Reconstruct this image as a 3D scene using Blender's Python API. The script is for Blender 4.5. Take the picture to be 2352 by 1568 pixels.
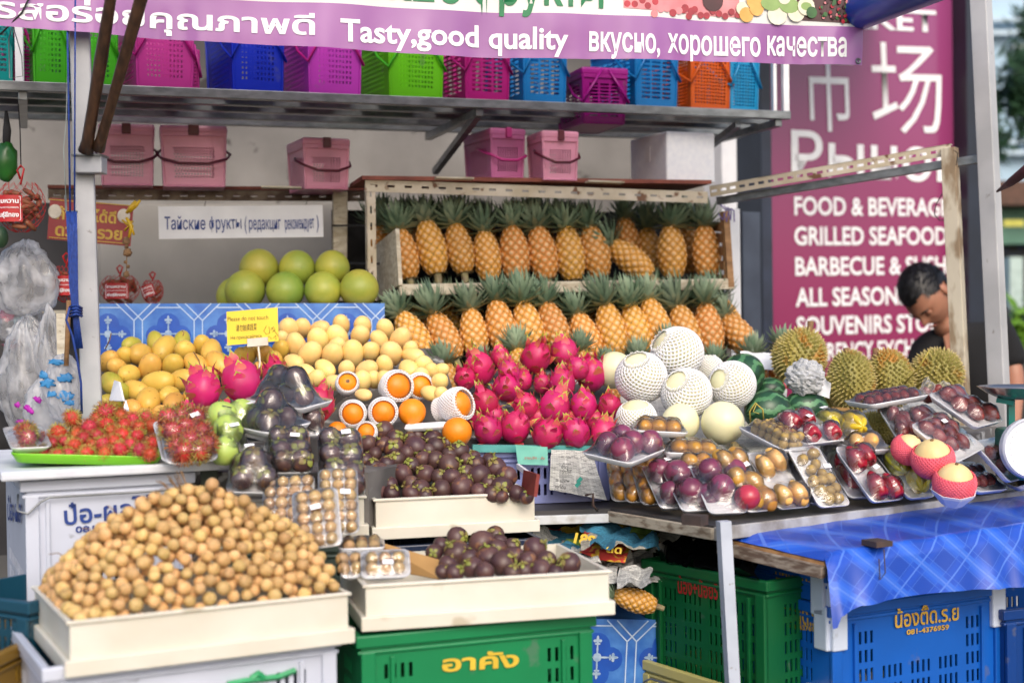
import bpy, bmesh, math, random
import numpy as np
from mathutils import Vector, Matrix, Euler, noise

for o in list(bpy.data.objects):
    bpy.data.objects.remove(o)
scene = bpy.context.scene
C = scene.collection
R = math.radians
random.seed(7)

# ------------------------------------------------------------------ camera
CAM_H = 1.30
FPX = 3267.0                       # focal length in photo pixels (2352 wide)
cam_d = bpy.data.cameras.new('camera')
cam = bpy.data.objects.new('camera', cam_d)
C.objects.link(cam)
cam_d.sensor_width = 36.0
cam_d.lens = 50.0
cam_d.clip_start = 0.05
cam_d.clip_end = 500
CAM_M = Matrix.Translation((0, 0, CAM_H)) @ Matrix.Rotation(R(90 - 0.77), 4, 'X') @ Matrix.Rotation(R(-0.8), 4, 'Z')
cam.matrix_world = CAM_M
cam_d.dof.use_dof = True
cam_d.dof.focus_distance = 3.55
cam_d.dof.aperture_fstop = 2.1
scene.camera = cam

# ------------------------------------------------------------------ world, sun, exposure
SUN_EL, SUN_AZ = 38.0, 165.0        # azimuth: from +Y towards +X
world = bpy.data.worlds.new('World')
scene.world = world
world.use_nodes = True
nt = world.node_tree
bg = nt.nodes['Background']
sky = nt.nodes.new('ShaderNodeTexSky')
sky.sky_type = 'NISHITA'
sky.sun_disc = False
sky.sun_elevation = R(SUN_EL)
sky.sun_rotation = R(SUN_AZ)
sky.air_density = 1.0
sky.dust_density = 4.0
sky.ozone_density = 1.0
nt.links.new(sky.outputs[0], bg.inputs[0])
bg.inputs[1].default_value = 0.15
sun_d = bpy.data.lights.new('sun', 'SUN')
sun_d.energy = 0.6
sun_d.angle = R(28)
sun_d.color = (1.0, 0.95, 0.88)
sun = bpy.data.objects.new('sun', sun_d)
C.objects.link(sun)
sd = Vector((math.sin(R(SUN_AZ)) * math.cos(R(SUN_EL)), math.cos(R(SUN_AZ)) * math.cos(R(SUN_EL)), math.sin(R(SUN_EL))))
sun.rotation_euler = sd.to_track_quat('Z', 'Y').to_euler()
scene.view_settings.view_transform = 'Standard'
scene.view_settings.look = 'None'
scene.view_settings.gamma = 1.0
scene.view_settings.use_curve_mapping = False
scene.view_settings.exposure = 0.68
scene.cycles.max_bounces = 8
scene.cycles.transparent_max_bounces = 16
scene.cycles.transmission_bounces = 4
scene.cycles.caustics_reflective = False
scene.cycles.caustics_refractive = False
scene.cycles.use_denoising = True

# ------------------------------------------------------------------ from a sighting to a place
def P(x, y, d):
    """the point seen at x, y of the photo (2352 wide) that stands d metres in front of the camera"""
    return CAM_M @ Vector(((x - 1176) / FPX * d, (784 - y) / FPX * d, -d))
def Q(x, y, z):
    """the point seen at x, y that lies at height z"""
    o = Vector((0, 0, CAM_H)); r = P(x, y, 1.0) - o
    return o + r * ((z - CAM_H) / r.z)
def PM(d):
    return FPX / d                  # photo pixels per metre at distance d
UP = Vector((0, 0, 1))
YAW = R(14)                         # the stall recedes to the right by this
SX = Vector((math.cos(YAW), math.sin(YAW), 0)); SY = Vector((-math.sin(YAW), math.cos(YAW), 0))

# ------------------------------------------------------------------ materials
def lin(h):
    if isinstance(h, str):
        v = [int(h[i:i + 2], 16) / 255 for i in (0, 2, 4)]
        return tuple((c / 12.92 if c <= 0.04045 else ((c + 0.055) / 1.055) ** 2.4) for c in v)
    return tuple(h)
_mats = {}
def mat(name, c1, c2=None, scale=20, rough=0.5, bump=0.0, bscale=80, rnd=0.0, spots=None, coat=0, metal=0,
        sss=0.0, trans=0.0, detail=4, contrast=(0.35, 0.65), hue=0.0, spec=0.5, stretch=None):
    if name in _mats: return _mats[name]
    m = bpy.data.materials.new(name); m.use_nodes = True; _mats[name] = m
    n, l = m.node_tree.nodes, m.node_tree.links
    b = n['Principled BSDF']
    c1 = lin(c1); c2 = lin(c2) if c2 else tuple(c * 0.86 for c in c1)
    tc = n.new('ShaderNodeTexCoord'); oi = n.new('ShaderNodeObjectInfo')
    mul = n.new('ShaderNodeVectorMath'); mul.operation = 'ADD'
    sc = n.new('ShaderNodeMath'); sc.operation = 'MULTIPLY'; sc.inputs[1].default_value = 37.0
    l.new(oi.outputs['Random'], sc.inputs[0]); l.new(tc.outputs['Object'], mul.inputs[0]); l.new(sc.outputs[0], mul.inputs[1])
    vec = mul.outputs[0]
    if stretch:
        mp = n.new('ShaderNodeMapping'); mp.inputs['Scale'].default_value = stretch
        l.new(vec, mp.inputs[0]); vec = mp.outputs[0]
    nz = n.new('ShaderNodeTexNoise'); nz.inputs['Scale'].default_value = scale; nz.inputs['Detail'].default_value = detail
    l.new(vec, nz.inputs['Vector'])
    rp = n.new('ShaderNodeValToRGB')
    rp.color_ramp.elements[0].position = contrast[0]; rp.color_ramp.elements[0].color = (*c1, 1)
    rp.color_ramp.elements[1].position = contrast[1]; rp.color_ramp.elements[1].color = (*c2, 1)
    l.new(nz.outputs[0], rp.inputs[0])
    col = rp.outputs[0]
    if spots:
        sc_, th, cs = spots
        n2 = n.new('ShaderNodeTexNoise'); n2.inputs['Scale'].default_value = sc_; n2.inputs['Detail'].default_value = 3
        l.new(vec, n2.inputs['Vector'])
        r2 = n.new('ShaderNodeValToRGB'); r2.color_ramp.elements[0].position = th; r2.color_ramp.elements[1].position = th + 0.06
        l.new(n2.outputs[0], r2.inputs[0])
        mx = n.new('ShaderNodeMix'); mx.data_type = 'RGBA'
        l.new(r2.outputs[0], mx.inputs[0]); l.new(col, mx.inputs[6]); mx.inputs[7].default_value = (*lin(cs), 1)
        col = mx.outputs[2]
    if rnd or hue:
        hs = n.new('ShaderNodeHueSaturation')
        mr = n.new('ShaderNodeMapRange'); mr.inputs[3].default_value = 1 - rnd; mr.inputs[4].default_value = 1 + rnd
        l.new(oi.outputs['Random'], mr.inputs[0]); l.new(mr.outputs[0], hs.inputs['Value'])
        m2 = n.new('ShaderNodeMath'); m2.operation = 'MULTIPLY'; m2.inputs[1].default_value = 7.31
        m3 = n.new('ShaderNodeMath'); m3.operation = 'FRACT'
        mr2 = n.new('ShaderNodeMapRange'); mr2.inputs[3].default_value = 0.5 - hue; mr2.inputs[4].default_value = 0.5 + hue
        l.new(oi.outputs['Random'], m2.inputs[0]); l.new(m2.outputs[0], m3.inputs[0]); l.new(m3.outputs[0], mr2.inputs[0])
        l.new(mr2.outputs[0], hs.inputs['Hue']); l.new(col, hs.inputs['Color']); col = hs.outputs[0]
    l.new(col, b.inputs['Base Color'])
    b.inputs['Roughness'].default_value = rough
    b.inputs['Metallic'].default_value = metal
    b.inputs['Coat Weight'].default_value = coat
    b.inputs['Coat Roughness'].default_value = 0.12
    b.inputs['Specular IOR Level'].default_value = spec
    if sss:
        b.inputs['Subsurface Weight'].default_value = sss
        b.inputs['Subsurface Scale'].default_value = 0.01
    if bump:
        n3 = n.new('ShaderNodeTexNoise'); n3.inputs['Scale'].default_value = bscale; n3.inputs['Detail'].default_value = 3
        l.new(vec, n3.inputs['Vector'])
        bp = n.new('ShaderNodeBump'); bp.inputs['Strength'].default_value = bump; bp.inputs['Distance'].default_value = 0.002
        l.new(n3.outputs[0], bp.inputs['Height']); l.new(bp.outputs[0], b.inputs['Normal'])
    if trans:
        tr = n.new('ShaderNodeBsdfTranslucent'); l.new(col, tr.inputs[0])
        ms = n.new('ShaderNodeMixShader'); ms.inputs[0].default_value = trans
        out = n['Material Output']
        l.new(b.outputs[0], ms.inputs[1]); l.new(tr.outputs[0], ms.inputs[2]); l.new(ms.outputs[0], out.inputs[0])
    return m

def film_mat(name, tint=(1, 1, 1), base=0.05, gain=1.0, milky=0.0, bscale=30, bump=0.5, rough=0.08, stretch=(1, 5, 1)):
    if name in _mats: return _mats[name]
    m = bpy.data.materials.new(name); m.use_nodes = True; _mats[name] = m
    n, l = m.node_tree.nodes, m.node_tree.links
    n.remove(n['Principled BSDF']); out = n['Material Output']
    tc = n.new('ShaderNodeTexCoord'); oi = n.new('ShaderNodeObjectInfo')
    ad = n.new('ShaderNodeVectorMath'); ad.operation = 'ADD'
    sc = n.new('ShaderNodeMath'); sc.operation = 'MULTIPLY'; sc.inputs[1].default_value = 91.0
    l.new(oi.outputs['Random'], sc.inputs[0]); l.new(tc.outputs['Object'], ad.inputs[0]); l.new(sc.outputs[0], ad.inputs[1])
    mp = n.new('ShaderNodeMapping'); mp.inputs['Scale'].default_value = stretch; mp.inputs['Rotation'].default_value = (0, 0, 0.5)
    l.new(ad.outputs[0], mp.inputs[0])
    nz = n.new('ShaderNodeTexNoise'); nz.inputs['Scale'].default_value = bscale; nz.inputs['Detail'].default_value = 3
    l.new(mp.outputs[0], nz.inputs['Vector'])
    bp = n.new('ShaderNodeBump'); bp.inputs['Strength'].default_value = bump; bp.inputs['Distance'].default_value = 0.003
    l.new(nz.outputs[0], bp.inputs['Height'])
    fr = n.new('ShaderNodeFresnel'); fr.inputs[0].default_value = 1.5; l.new(bp.outputs[0], fr.inputs['Normal'])
    ma = n.new('ShaderNodeMath'); ma.operation = 'MULTIPLY_ADD'; ma.inputs[1].default_value = gain; ma.inputs[2].default_value = base
    ma.use_clamp = True; l.new(fr.outputs[0], ma.inputs[0])
    tr = n.new('ShaderNodeBsdfTransparent'); tr.inputs[0].default_value = (*tint, 1)
    gl = n.new('ShaderNodeBsdfGlossy'); gl.inputs['Roughness'].default_value = rough; l.new(bp.outputs[0], gl.inputs['Normal'])
    mx = n.new('ShaderNodeMixShader'); l.new(ma.outputs[0], mx.inputs[0]); l.new(tr.outputs[0], mx.inputs[1]); l.new(gl.outputs[0], mx.inputs[2])
    last = mx.outputs[0]
    if milky:
        rp = n.new('ShaderNodeMapRange'); rp.inputs[1].default_value = 0.45; rp.inputs[2].default_value = 0.75
        rp.inputs[3].default_value = milky * 0.4; rp.inputs[4].default_value = min(1, milky * 1.9)
        l.new(nz.outputs[0], rp.inputs[0])
        df = n.new('ShaderNodeBsdfDiffuse'); df.inputs[0].default_value = (0.85, 0.86, 0.9, 1)
        t2 = n.new('ShaderNodeBsdfTranslucent'); t2.inputs[0].default_value = (0.85, 0.86, 0.9, 1)
        m0 = n.new('ShaderNodeMixShader'); m0.inputs[0].default_value = 0.5; l.new(df.outputs[0], m0.inputs[1]); l.new(t2.outputs[0], m0.inputs[2])
        m1 = n.new('ShaderNodeMixShader'); l.new(rp.outputs[0], m1.inputs[0]); l.new(last, m1.inputs[1]); l.new(m0.outputs[0], m1.inputs[2])
        last = m1.outputs[0]
    l.new(last, out.inputs[0])
    return m

def news_mat(name, base='d9dad6', ink='3a3d44', scale=1.0, colour=None):
    """printed newspaper: columns of thin grey lines of type, darker headings, white gutters"""
    if name in _mats: return _mats[name]
    m = bpy.data.materials.new(name); m.use_nodes = True; _mats[name] = m
    n, l = m.node_tree.nodes, m.node_tree.links; b = n['Principled BSDF']; b.inputs['Roughness'].default_value = 0.9
    tc = n.new('ShaderNodeTexCoord')
    mp = n.new('ShaderNodeMapping'); mp.inputs['Scale'].default_value = (scale, scale, scale); l.new(tc.outputs['UV'], mp.inputs[0])
    br = n.new('ShaderNodeTexBrick'); br.inputs['Scale'].default_value = 26; br.inputs['Mortar Size'].default_value = 0.028
    br.inputs['Color1'].default_value = (0.16, 0.16, 0.16, 1); br.inputs['Color2'].default_value = (0.75, 0.75, 0.75, 1); br.inputs['Mortar'].default_value = (1, 1, 1, 1)
    br.inputs['Row Height'].default_value = 0.16; br.inputs['Brick Width'].default_value = 0.9
    l.new(mp.outputs[0], br.inputs[0])
    b2 = n.new('ShaderNodeTexBrick'); b2.inputs['Scale'].default_value = 5; b2.inputs['Mortar Size'].default_value = 0.03
    b2.inputs['Color1'].default_value = (0.1, 0.1, 0.1, 1); b2.inputs['Color2'].default_value = (1, 1, 1, 1); b2.inputs['Mortar'].default_value = (1, 1, 1, 1)
    b2.inputs['Row Height'].default_value = 0.5; b2.inputs['Bias'].default_value = 0.45
    l.new(mp.outputs[0], b2.inputs[0])
    mu = n.new('ShaderNodeMix'); mu.data_type = 'RGBA'; mu.blend_type = 'MULTIPLY'; mu.inputs[0].default_value = 0.75
    l.new(br.outputs[0], mu.inputs[6]); l.new(b2.outputs[0], mu.inputs[7])
    mx = n.new('ShaderNodeMix'); mx.data_type = 'RGBA'; l.new(mu.outputs[2], mx.inputs[0])
    mx.inputs[6].default_value = (*lin(ink), 1); mx.inputs[7].default_value = (*lin(base), 1)
    col = mx.outputs[2]
    if colour:
        nz = n.new('ShaderNodeTexVoronoi'); nz.inputs['Scale'].default_value = 4; l.new(mp.outputs[0], nz.inputs[0])
        rp = n.new('ShaderNodeValToRGB'); rp.color_ramp.interpolation = 'CONSTANT'
        cs = colour
        for i, c in enumerate(cs):
            e = rp.color_ramp.elements[i] if i < 2 else rp.color_ramp.elements.new(i / len(cs))
            e.position = i / len(cs); e.color = (*lin(c), 1)
        sp = n.new('ShaderNodeSeparateColor'); l.new(nz.outputs['Color'], sp.inputs[0]); l.new(sp.outputs[0], rp.inputs[0])
        m4 = n.new('ShaderNodeMix'); m4.data_type = 'RGBA'; m4.blend_type = 'MULTIPLY'; m4.inputs[0].default_value = 1
        l.new(col, m4.inputs[6]); l.new(rp.outputs[0], m4.inputs[7]); col = m4.outputs[2]
    l.new(col, b.inputs['Base Color'])
    return m

# ------------------------------------------------------------------ mesh builder
class MB:
    def __init__(s): s.v = []; s.f = []; s.m = []; s.uv = None
    def add(s, vs, fs, mi=0):
        o = len(s.v); s.v += [tuple(p) for p in vs]; s.f += [tuple(i + o for i in f) for f in fs]; s.m += [mi] * len(fs); return s
    def box(s, c, size, rot=None, mi=0):
        hx, hy, hz = size[0] / 2, size[1] / 2, size[2] / 2
        vs = [Vector((x, y, z)) for x in (-hx, hx) for y in (-hy, hy) for z in (-hz, hz)]
        if rot is not None: vs = [rot @ p for p in vs]
        c = Vector(c)
        return s.add([p + c for p in vs], [(0, 1, 3, 2), (4, 6, 7, 5), (0, 4, 5, 1), (2, 3, 7, 6), (0, 2, 6, 4), (1, 5, 7, 3)], mi)
    def bar(s, a, b, w, h, up=UP, mi=0):
        """a rectangular bar from a to b, w across, h along up"""
        a, b = Vector(a), Vector(b); d = (b - a).normalized(); sd_ = d.cross(up).normalized(); u = sd_.cross(d).normalized()
        vs = [p + sd_ * (x * w / 2) + u * (y * h / 2) for p in (a, b) for x in (-1, 1) for y in (-1, 1)]
        return s.add(vs, [(0, 1, 3, 2), (4, 6, 7, 5), (0, 4, 5, 1), (2, 3, 7, 6), (0, 2, 6, 4), (1, 5, 7, 3)], mi)
    def tube(s, pts, r, n=8, r2=None, mi=0, cap=True):
        pts = [Vector(p) for p in pts]; k = len(pts); vs = []; fs = []
        ref = None
        for i, p in enumerate(pts):
            t = (pts[min(i + 1, k - 1)] - pts[max(i - 1, 0)]).normalized()
            if ref is None: ref = t.orthogonal().normalized()
            ref = (ref - t * ref.dot(t)).normalized(); bn = t.cross(ref)
            if isinstance(r, (list, tuple)): rr = r[i]
            else: rr = r if r2 is None else r + (r2 - r) * i / max(1, k - 1)
            for j in range(n):
                a = 2 * math.pi * j / n; vs.append(p + (ref * math.cos(a) + bn * math.sin(a)) * rr)
        for i in range(k - 1):
            for j in range(n):
                fs.append((i * n + j, i * n + (j + 1) % n, (i + 1) * n + (j + 1) % n, (i + 1) * n + j))
        if cap: fs.append(tuple(range(n - 1, -1, -1))); fs.append(tuple((k - 1) * n + j for j in range(n)))
        return s.add(vs, fs, mi)
    def sph(s, c, r, nu=16, nv=10, mi=0, fn=None, rot=None):
        """closed lat-long shape; fn(th, ph) -> local offset; ph 0 at top"""
        c = Vector(c); vs = []; fs = []
        def pt(th, ph):
            if fn: p = Vector(fn(th, ph))
            else: p = Vector((math.sin(ph) * math.cos(th), math.sin(ph) * math.sin(th), math.cos(ph)))
            p = Vector((p.x * r[0], p.y * r[1], p.z * r[2])) if isinstance(r, (tuple, list)) else p * r
            if rot is not None: p = rot @ p
            return p + c
        vs.append(pt(0, 0))
        for j in range(1, nv):
            for i in range(nu): vs.append(pt(2 * math.pi * i / nu, math.pi * j / nv))
        vs.append(pt(0, math.pi)); last = len(vs) - 1
        for i in range(nu): fs.append((0, 1 + i, 1 + (i + 1) % nu)); fs.append((last, last - nu + (i + 1) % nu, last - nu + i))
        for j in range(nv - 2):
            for i in range(nu):
                a = 1 + j * nu
                fs.append((a + i, a + nu + i, a + nu + (i + 1) % nu, a + (i + 1) % nu))
        return s.add(vs, fs, mi)
    def lathe(s, prof, n=24, mi=0, M=None, ang=2 * math.pi):
        vs = []; fs = []
        for r_, z in prof:
            for i in range(n):
                a = ang * i / n; p = Vector((r_ * math.cos(a), r_ * math.sin(a), z)); vs.append(M @ p if M else p)
        for j in range(len(prof) - 1):
            for i in range(n): fs.append((j * n + i, j * n + (i + 1) % n, (j + 1) * n + (i + 1) % n, (j + 1) * n + i))
        return s.add(vs, fs, mi)
    def grid(s, fn, nu, nv, mi=0, closed_u=False):
        vs = [fn(i / nu, j / nv) for j in range(nv + 1) for i in range(nu + 1)]
        fs = [(j * (nu + 1) + i, j * (nu + 1) + i + 1, (j + 1) * (nu + 1) + i + 1, (j + 1) * (nu + 1) + i) for j in range(nv) for i in range(nu)]
        return s.add(vs, fs, mi)
    def panel(s, M, w, h, holes, t=0.003, mi=0):
        """a flat wall w x h in M's xy plane, t thick (towards -z), pierced by holes (x0, y0, x1, y1)"""
        xs = sorted({0, w, *[round(q, 5) for a in holes for q in (a[0], a[2])]}); ys = sorted({0, h, *[round(q, 5) for a in holes for q in (a[1], a[3])]})
        xi = {x: i for i, x in enumerate(xs)}; yi = {y: i for i, y in enumerate(ys)}
        nx, ny = len(xs) - 1, len(ys) - 1
        sol = [[True] * ny for _ in range(nx)]
        for a in holes:
            for i in range(xi[round(a[0], 5)], xi[round(a[2], 5)]):
                for j in range(yi[round(a[1], 5)], yi[round(a[3], 5)]): sol[i][j] = False
        o = len(s.v); vid = {}
        def V(i, j, k):
            if (i, j, k) not in vid: vid[(i, j, k)] = len(s.v); s.v.append(tuple(M @ Vector((xs[i], ys[j], -t * k))))
            return vid[(i, j, k)]
        def F(*q): s.f.append(q); s.m.append(mi)
        for i in range(nx):
            for j in range(ny):
                if not sol[i][j]: continue
                F(V(i, j, 0), V(i + 1, j, 0), V(i + 1, j + 1, 0), V(i, j + 1, 0))
                F(V(i, j + 1, 1), V(i + 1, j + 1, 1), V(i + 1, j, 1), V(i, j, 1))
                if i == 0 or not sol[i - 1][j]: F(V(i, j, 0), V(i, j + 1, 0), V(i, j + 1, 1), V(i, j, 1))
                if i == nx - 1 or not sol[i + 1][j]: F(V(i + 1, j, 1), V(i + 1, j + 1, 1), V(i + 1, j + 1, 0), V(i + 1, j, 0))
                if j == 0 or not sol[i][j - 1]: F(V(i, j, 1), V(i + 1, j, 1), V(i + 1, j, 0), V(i, j, 0))
                if j == ny - 1 or not sol[i][j + 1]: F(V(i, j + 1, 0), V(i + 1, j + 1, 0), V(i + 1, j + 1, 1), V(i, j + 1, 1))
        return s
    def mesh(s, name, mats, smooth=False):
        me = bpy.data.meshes.new(name); me.from_pydata(s.v, [], s.f)
        for m_ in (mats if isinstance(mats, (list, tuple)) else [mats]): me.materials.append(m_)
        if len(me.polygons) == len(s.m): me.polygons.foreach_set('material_index', s.m)
        if smooth: me.polygons.foreach_set('use_smooth', [True] * len(me.polygons))
        if s.uv:
            ul = me.uv_layers.new(name='UVMap')
            for lp in me.loops: ul.data[lp.index].uv = s.uv[lp.vertex_index]
        me.update(); return me
    def build(s, name, mats, parent=None, smooth=False, M=None, bevel=0):
        me = s.mesh(name, mats, smooth)
        if bevel:
            bm = bmesh.new(); bm.from_mesh(me)
            bmesh.ops.remove_doubles(bm, verts=bm.verts, dist=1e-5)
            ed = [e for e in bm.edges if len(e.link_faces) == 2 and e.calc_face_angle(0) > 0.6]
            bmesh.ops.bevel(bm, geom=ed, offset=bevel, segments=2, affect='EDGES', profile=0.5, clamp_overlap=True)
            bm.to_mesh(me); bm.free()
        return put(name, me, parent, M)

def put(name, me, parent=None, M=None):
    o = bpy.data.objects.new(name, me); C.objects.link(o)
    if parent is not None: o.parent = parent
    if M is not None: o.matrix_local = M
    return o
def empty(name, M):
    o = bpy.data.objects.new(name, None); C.objects.link(o)
    o.matrix_world = M if isinstance(M, Matrix) else Matrix.Translation(M)
    o.empty_display_size = 0.05
    return o
def tag(o, label, cat, group=None, kind=None):
    if label: o['label'] = label
    if cat: o['category'] = cat
    if group: o['group'] = group
    if kind: o['kind'] = kind
    return o
def struct(o): o['kind'] = 'structure'; return o

def frame3(A, B, Cc):
    """origin A, x towards B, y towards Cc, z = x cross y; gives matrix, width, height"""
    A, B, Cc = Vector(A), Vector(B), Vector(Cc)
    x = (B - A); w = x.length; x.normalize(); y = Cc - A; y = y - x * y.dot(x); h = y.length; y.normalize(); z = x.cross(y)
    return Matrix(((x.x, y.x, z.x, A.x), (x.y, y.y, z.y, A.y), (x.z, y.z, z.z, A.z), (0, 0, 0, 1))), w, h
def yawM(p, yaw, tilt=0, roll=0):
    return Matrix.Translation(p) @ Matrix.Rotation(yaw, 4, 'Z') @ Matrix.Rotation(tilt, 4, 'X') @ Matrix.Rotation(roll, 4, 'Y')
def SM(p, yaw=None): return yawM(p, YAW if yaw is None else yaw)

class Plane:
    """a flat face in the place: local x, y from sightings"""
    def __init__(s, M): s.M = M; s.I = M.inverted()
    def uv(s, x, y):
        o = s.I @ Vector((0, 0, CAM_H)); r = (s.I @ P(x, y, 1.0)) - o
        t = -o.z / r.z; q = o + r * t; return (q.x, q.y)

_txt = {}
def text_mesh(t, bold, font_mat):
    key = (t, bold, font_mat.name)
    if key in _txt: return _txt[key].copy()
    cu = bpy.data.curves.new('lettering', 'FONT'); cu.body = t; cu.size = 1.0; cu.offset = bold; cu.resolution_u = 3; cu.fill_mode = 'FRONT'
    o = bpy.data.objects.new('tmp', cu); C.objects.link(o)
    bpy.context.view_layer.update()
    me = bpy.data.meshes.new_from_object(o.evaluated_get(bpy.context.evaluated_depsgraph_get()))
    bpy.data.objects.remove(o); bpy.data.curves.remove(cu)
    me.materials.clear(); me.materials.append(font_mat); me.name = 'lettering'
    _txt[key] = me
    return me.copy()
def lettering(parent, plane, t, a, b, h, m, bold=0.01, out=0.002, fn=None, base_only=True, invP=None, cap='H'):
    """t written along the baseline seen from a to b, capitals h photo pixels high, on the plane"""
    ax, ay = plane.uv(*a); bx, by = plane.uv(*b); tx, ty = plane.uv(a[0], a[1] - h)
    dx, dy = bx - ax, by - ay; L = math.hypot(dx, dy); ang = math.atan2(dy, dx)
    H = math.hypot(tx - ax, ty - ay)
    me = text_mesh(t, bold, m)
    n = len(me.vertices)
    if n == 0: return None
    co = np.empty(n * 3); me.vertices.foreach_get('co', co); co = co.reshape(-1, 3)
    x0, x1 = co[:, 0].min(), co[:, 0].max()
    X = (co[:, 0] - x0) * (L / (x1 - x0)); Y = co[:, 1] * (H / 0.70)
    ca, sa = math.cos(ang), math.sin(ang)
    U = ax + X * ca - Y * sa; V = ay + X * sa + Y * ca
    out_co = np.empty((n, 3))
    for i in range(n):
        z = out + (fn(U[i], V[i]) if fn else 0)
        out_co[i] = plane.M @ Vector((U[i], V[i], z))
    if invP is not None:
        for i in range(n): out_co[i] = invP @ Vector(out_co[i])
    me.vertices.foreach_set('co', out_co.ravel()); me.update()
    o = bpy.data.objects.new('lettering', me); C.objects.link(o)
    if parent is not None:
        o.parent = parent
        if invP is None: o.matrix_parent_inverse = parent.matrix_world.inverted()
    return o

ORD = ['first', 'second', 'third', 'fourth', 'fifth', 'sixth', 'seventh', 'eighth', 'ninth', 'tenth', 'eleventh', 'twelfth', 'thirteenth',
       'fourteenth', 'fifteenth', 'sixteenth', 'seventeenth', 'eighteenth', 'nineteenth', 'twentieth']
def row_labels(pts, rowh, fmt):
    """pts: list of (x, y). Gives each 'row from the top, place from the left'."""
    idx = sorted(range(len(pts)), key=lambda i: pts[i][1]); rows = []; cur = [idx[0]]
    for i in idx[1:]:
        if pts[i][1] - pts[cur[0]][1] > rowh: rows.append(cur); cur = [i]
        else: cur.append(i)
    rows.append(cur); out = [''] * len(pts)
    for r_, row in enumerate(rows):
        for k, i in enumerate(sorted(row, key=lambda i: pts[i][0])):
            out[i] = fmt % (ORD[min(r_, 19)], ORD[min(k, 19)])
    return out
# ------------------------------------------------------------------ shared materials
m_steel = mat('painted_grey_steel', 'a9abb0', '8f9299', scale=6, rough=0.42, bump=0.15, spots=(30, 0.68, '6f6d6c'))
m_alu = mat('bare_grey_metal', '8b8f92', '6d7174', scale=9, rough=0.35, metal=0.6, stretch=(1, 6, 6))
m_cream = mat('cream_slotted_paint', 'c9bfae', 'b3a78f', scale=14, rough=0.6, bump=0.3, spots=(22, 0.60, '6b4a33'))
m_cream_wood = mat('worn_cream_wood', 'cbc4b2', 'a99d87', scale=16, rough=0.7, bump=0.4, spots=(35, 0.64, '7c6a54'), stretch=(1, 4, 4))
m_wood = mat('raw_wood', 'a07a52', '7c5a3a', scale=10, rough=0.7, bump=0.3, stretch=(1, 6, 6))
m_dwood = mat('dark_brown_pole', '4a3324', '2e1f16', scale=10, rough=0.4, bump=0.3, stretch=(6, 6, 1))
m_rust = mat('rusty_top', '8a4a3a', '6b3328', scale=20, rough=0.7)
m_wall = mat('stained_white_wall', '9a9793', '6f6c69', scale=2.6, rough=0.85, bump=0.2, detail=8, contrast=(0.3, 0.75), spots=(11, 0.64, '55514e'))
m_tray = mat('cream_plastic_tray', 'd6d3c8', 'cbc6b8', scale=5, rough=0.38, bump=0.05, bscale=30, sss=0.05, spots=(9, 0.66, 'b5ac98'))
m_foam = mat('white_foam', 'e9ebf0', 'dfe2ea', scale=60, rough=0.55, bump=0.1, bscale=300)
m_white = mat('white_paint', 'e6e7ea', 'd6d7dc', scale=8, rough=0.5)
m_net = mat('white_foam_net', 'eeeeee', 'e2e2e6', scale=30, rough=0.7)
m_pinknet = mat('pink_foam_net', 'f06a7a', 'e65a6c', scale=30, rough=0.7)
m_film = film_mat('cling_film', base=0.03, gain=1.6, milky=0.03, bscale=26, bump=0.9, rough=0.08)  # faint white streaks mixed into the film colour to lift its highlights
m_bag = film_mat('white_plastic_bag', base=0.03, gain=0.6, milky=0.9, bscale=14, bump=1.0, rough=0.25)
m_bag_thin = film_mat('clear_plastic_bag', base=0.03, gain=0.7, milky=0.5, bscale=12, bump=0.8, rough=0.3)
m_news = news_mat('newsprint')
m_news2 = news_mat('colour_newsprint', colour=['f0e9d8', 'e8c33a', 'cf3a33', '4aa0c8', 'f2efe8', 'd8d2c4', 'e9e9e9', '89b04a'], scale=1.0)
m_red = mat('red_card', 'b01820', 'a01219', scale=10, rough=0.45)
m_wtext = mat('white_print', 'eef0f2', 'e4e6ea', rough=0.6)
m_btext = mat('blue_print', '1f3f8a', '1a3478', rough=0.6)
m_gtext = mat('gold_print', 'c8a23a', 'b08a2a', rough=0.45)
m_ytext = mat('yellow_print', 'd8b93a', 'c8a830', rough=0.5)
m_black = mat('black_ink', '22242a', '1a1b20', rough=0.7)
m_sticker = mat('white_sticker', 'f4f4fa', 'ececf4', rough=0.3)
m_stem = mat('brown_stem', '8a6a48', '6d5238', scale=60, rough=0.8)
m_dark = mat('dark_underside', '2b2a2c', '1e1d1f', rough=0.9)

def plastic(name, c, rough=0.32, trans=0.0, dirt=0.0):
    c = lin(c)
    return mat(name, c, tuple(q * 0.86 for q in c), scale=6, rough=rough, trans=trans, bump=0.08, bscale=35,
               spots=(19, 0.66, tuple(q * 0.6 + 0.05 for q in c)))
# ------------------------------------------------------------------ ground
m_ground = mat('street_concrete', '6f6c68', '57544f', scale=3, rough=0.9, bump=0.5, bscale=20, detail=8)
b = MB(); b.grid(lambda u, v: (-60 + 120 * u, -30 + 130 * v, 0), 4, 4)
struct(b.build('ground', m_ground))

# ------------------------------------------------------------------ wall behind the stall
WL = P(-120, 784, 5.05); WR = P(1693, 784, 5.55)
m_wall2 = m_wall
b = MB()
wx = (WR - WL); wx.z = 0; wlen = wx.length; wd = wx.normalized(); wn = Vector((-wd.y, wd.x, 0))
mid = (WL + WR) / 2 + wn * 0.10; mid.z = 1.5
b.box(mid, (wlen, 0.2, 3.0), Matrix.Rotation(math.atan2(wd.y, wd.x), 3, 'Z'))
struct(b.build('wall', m_wall2, bevel=0.01))
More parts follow.
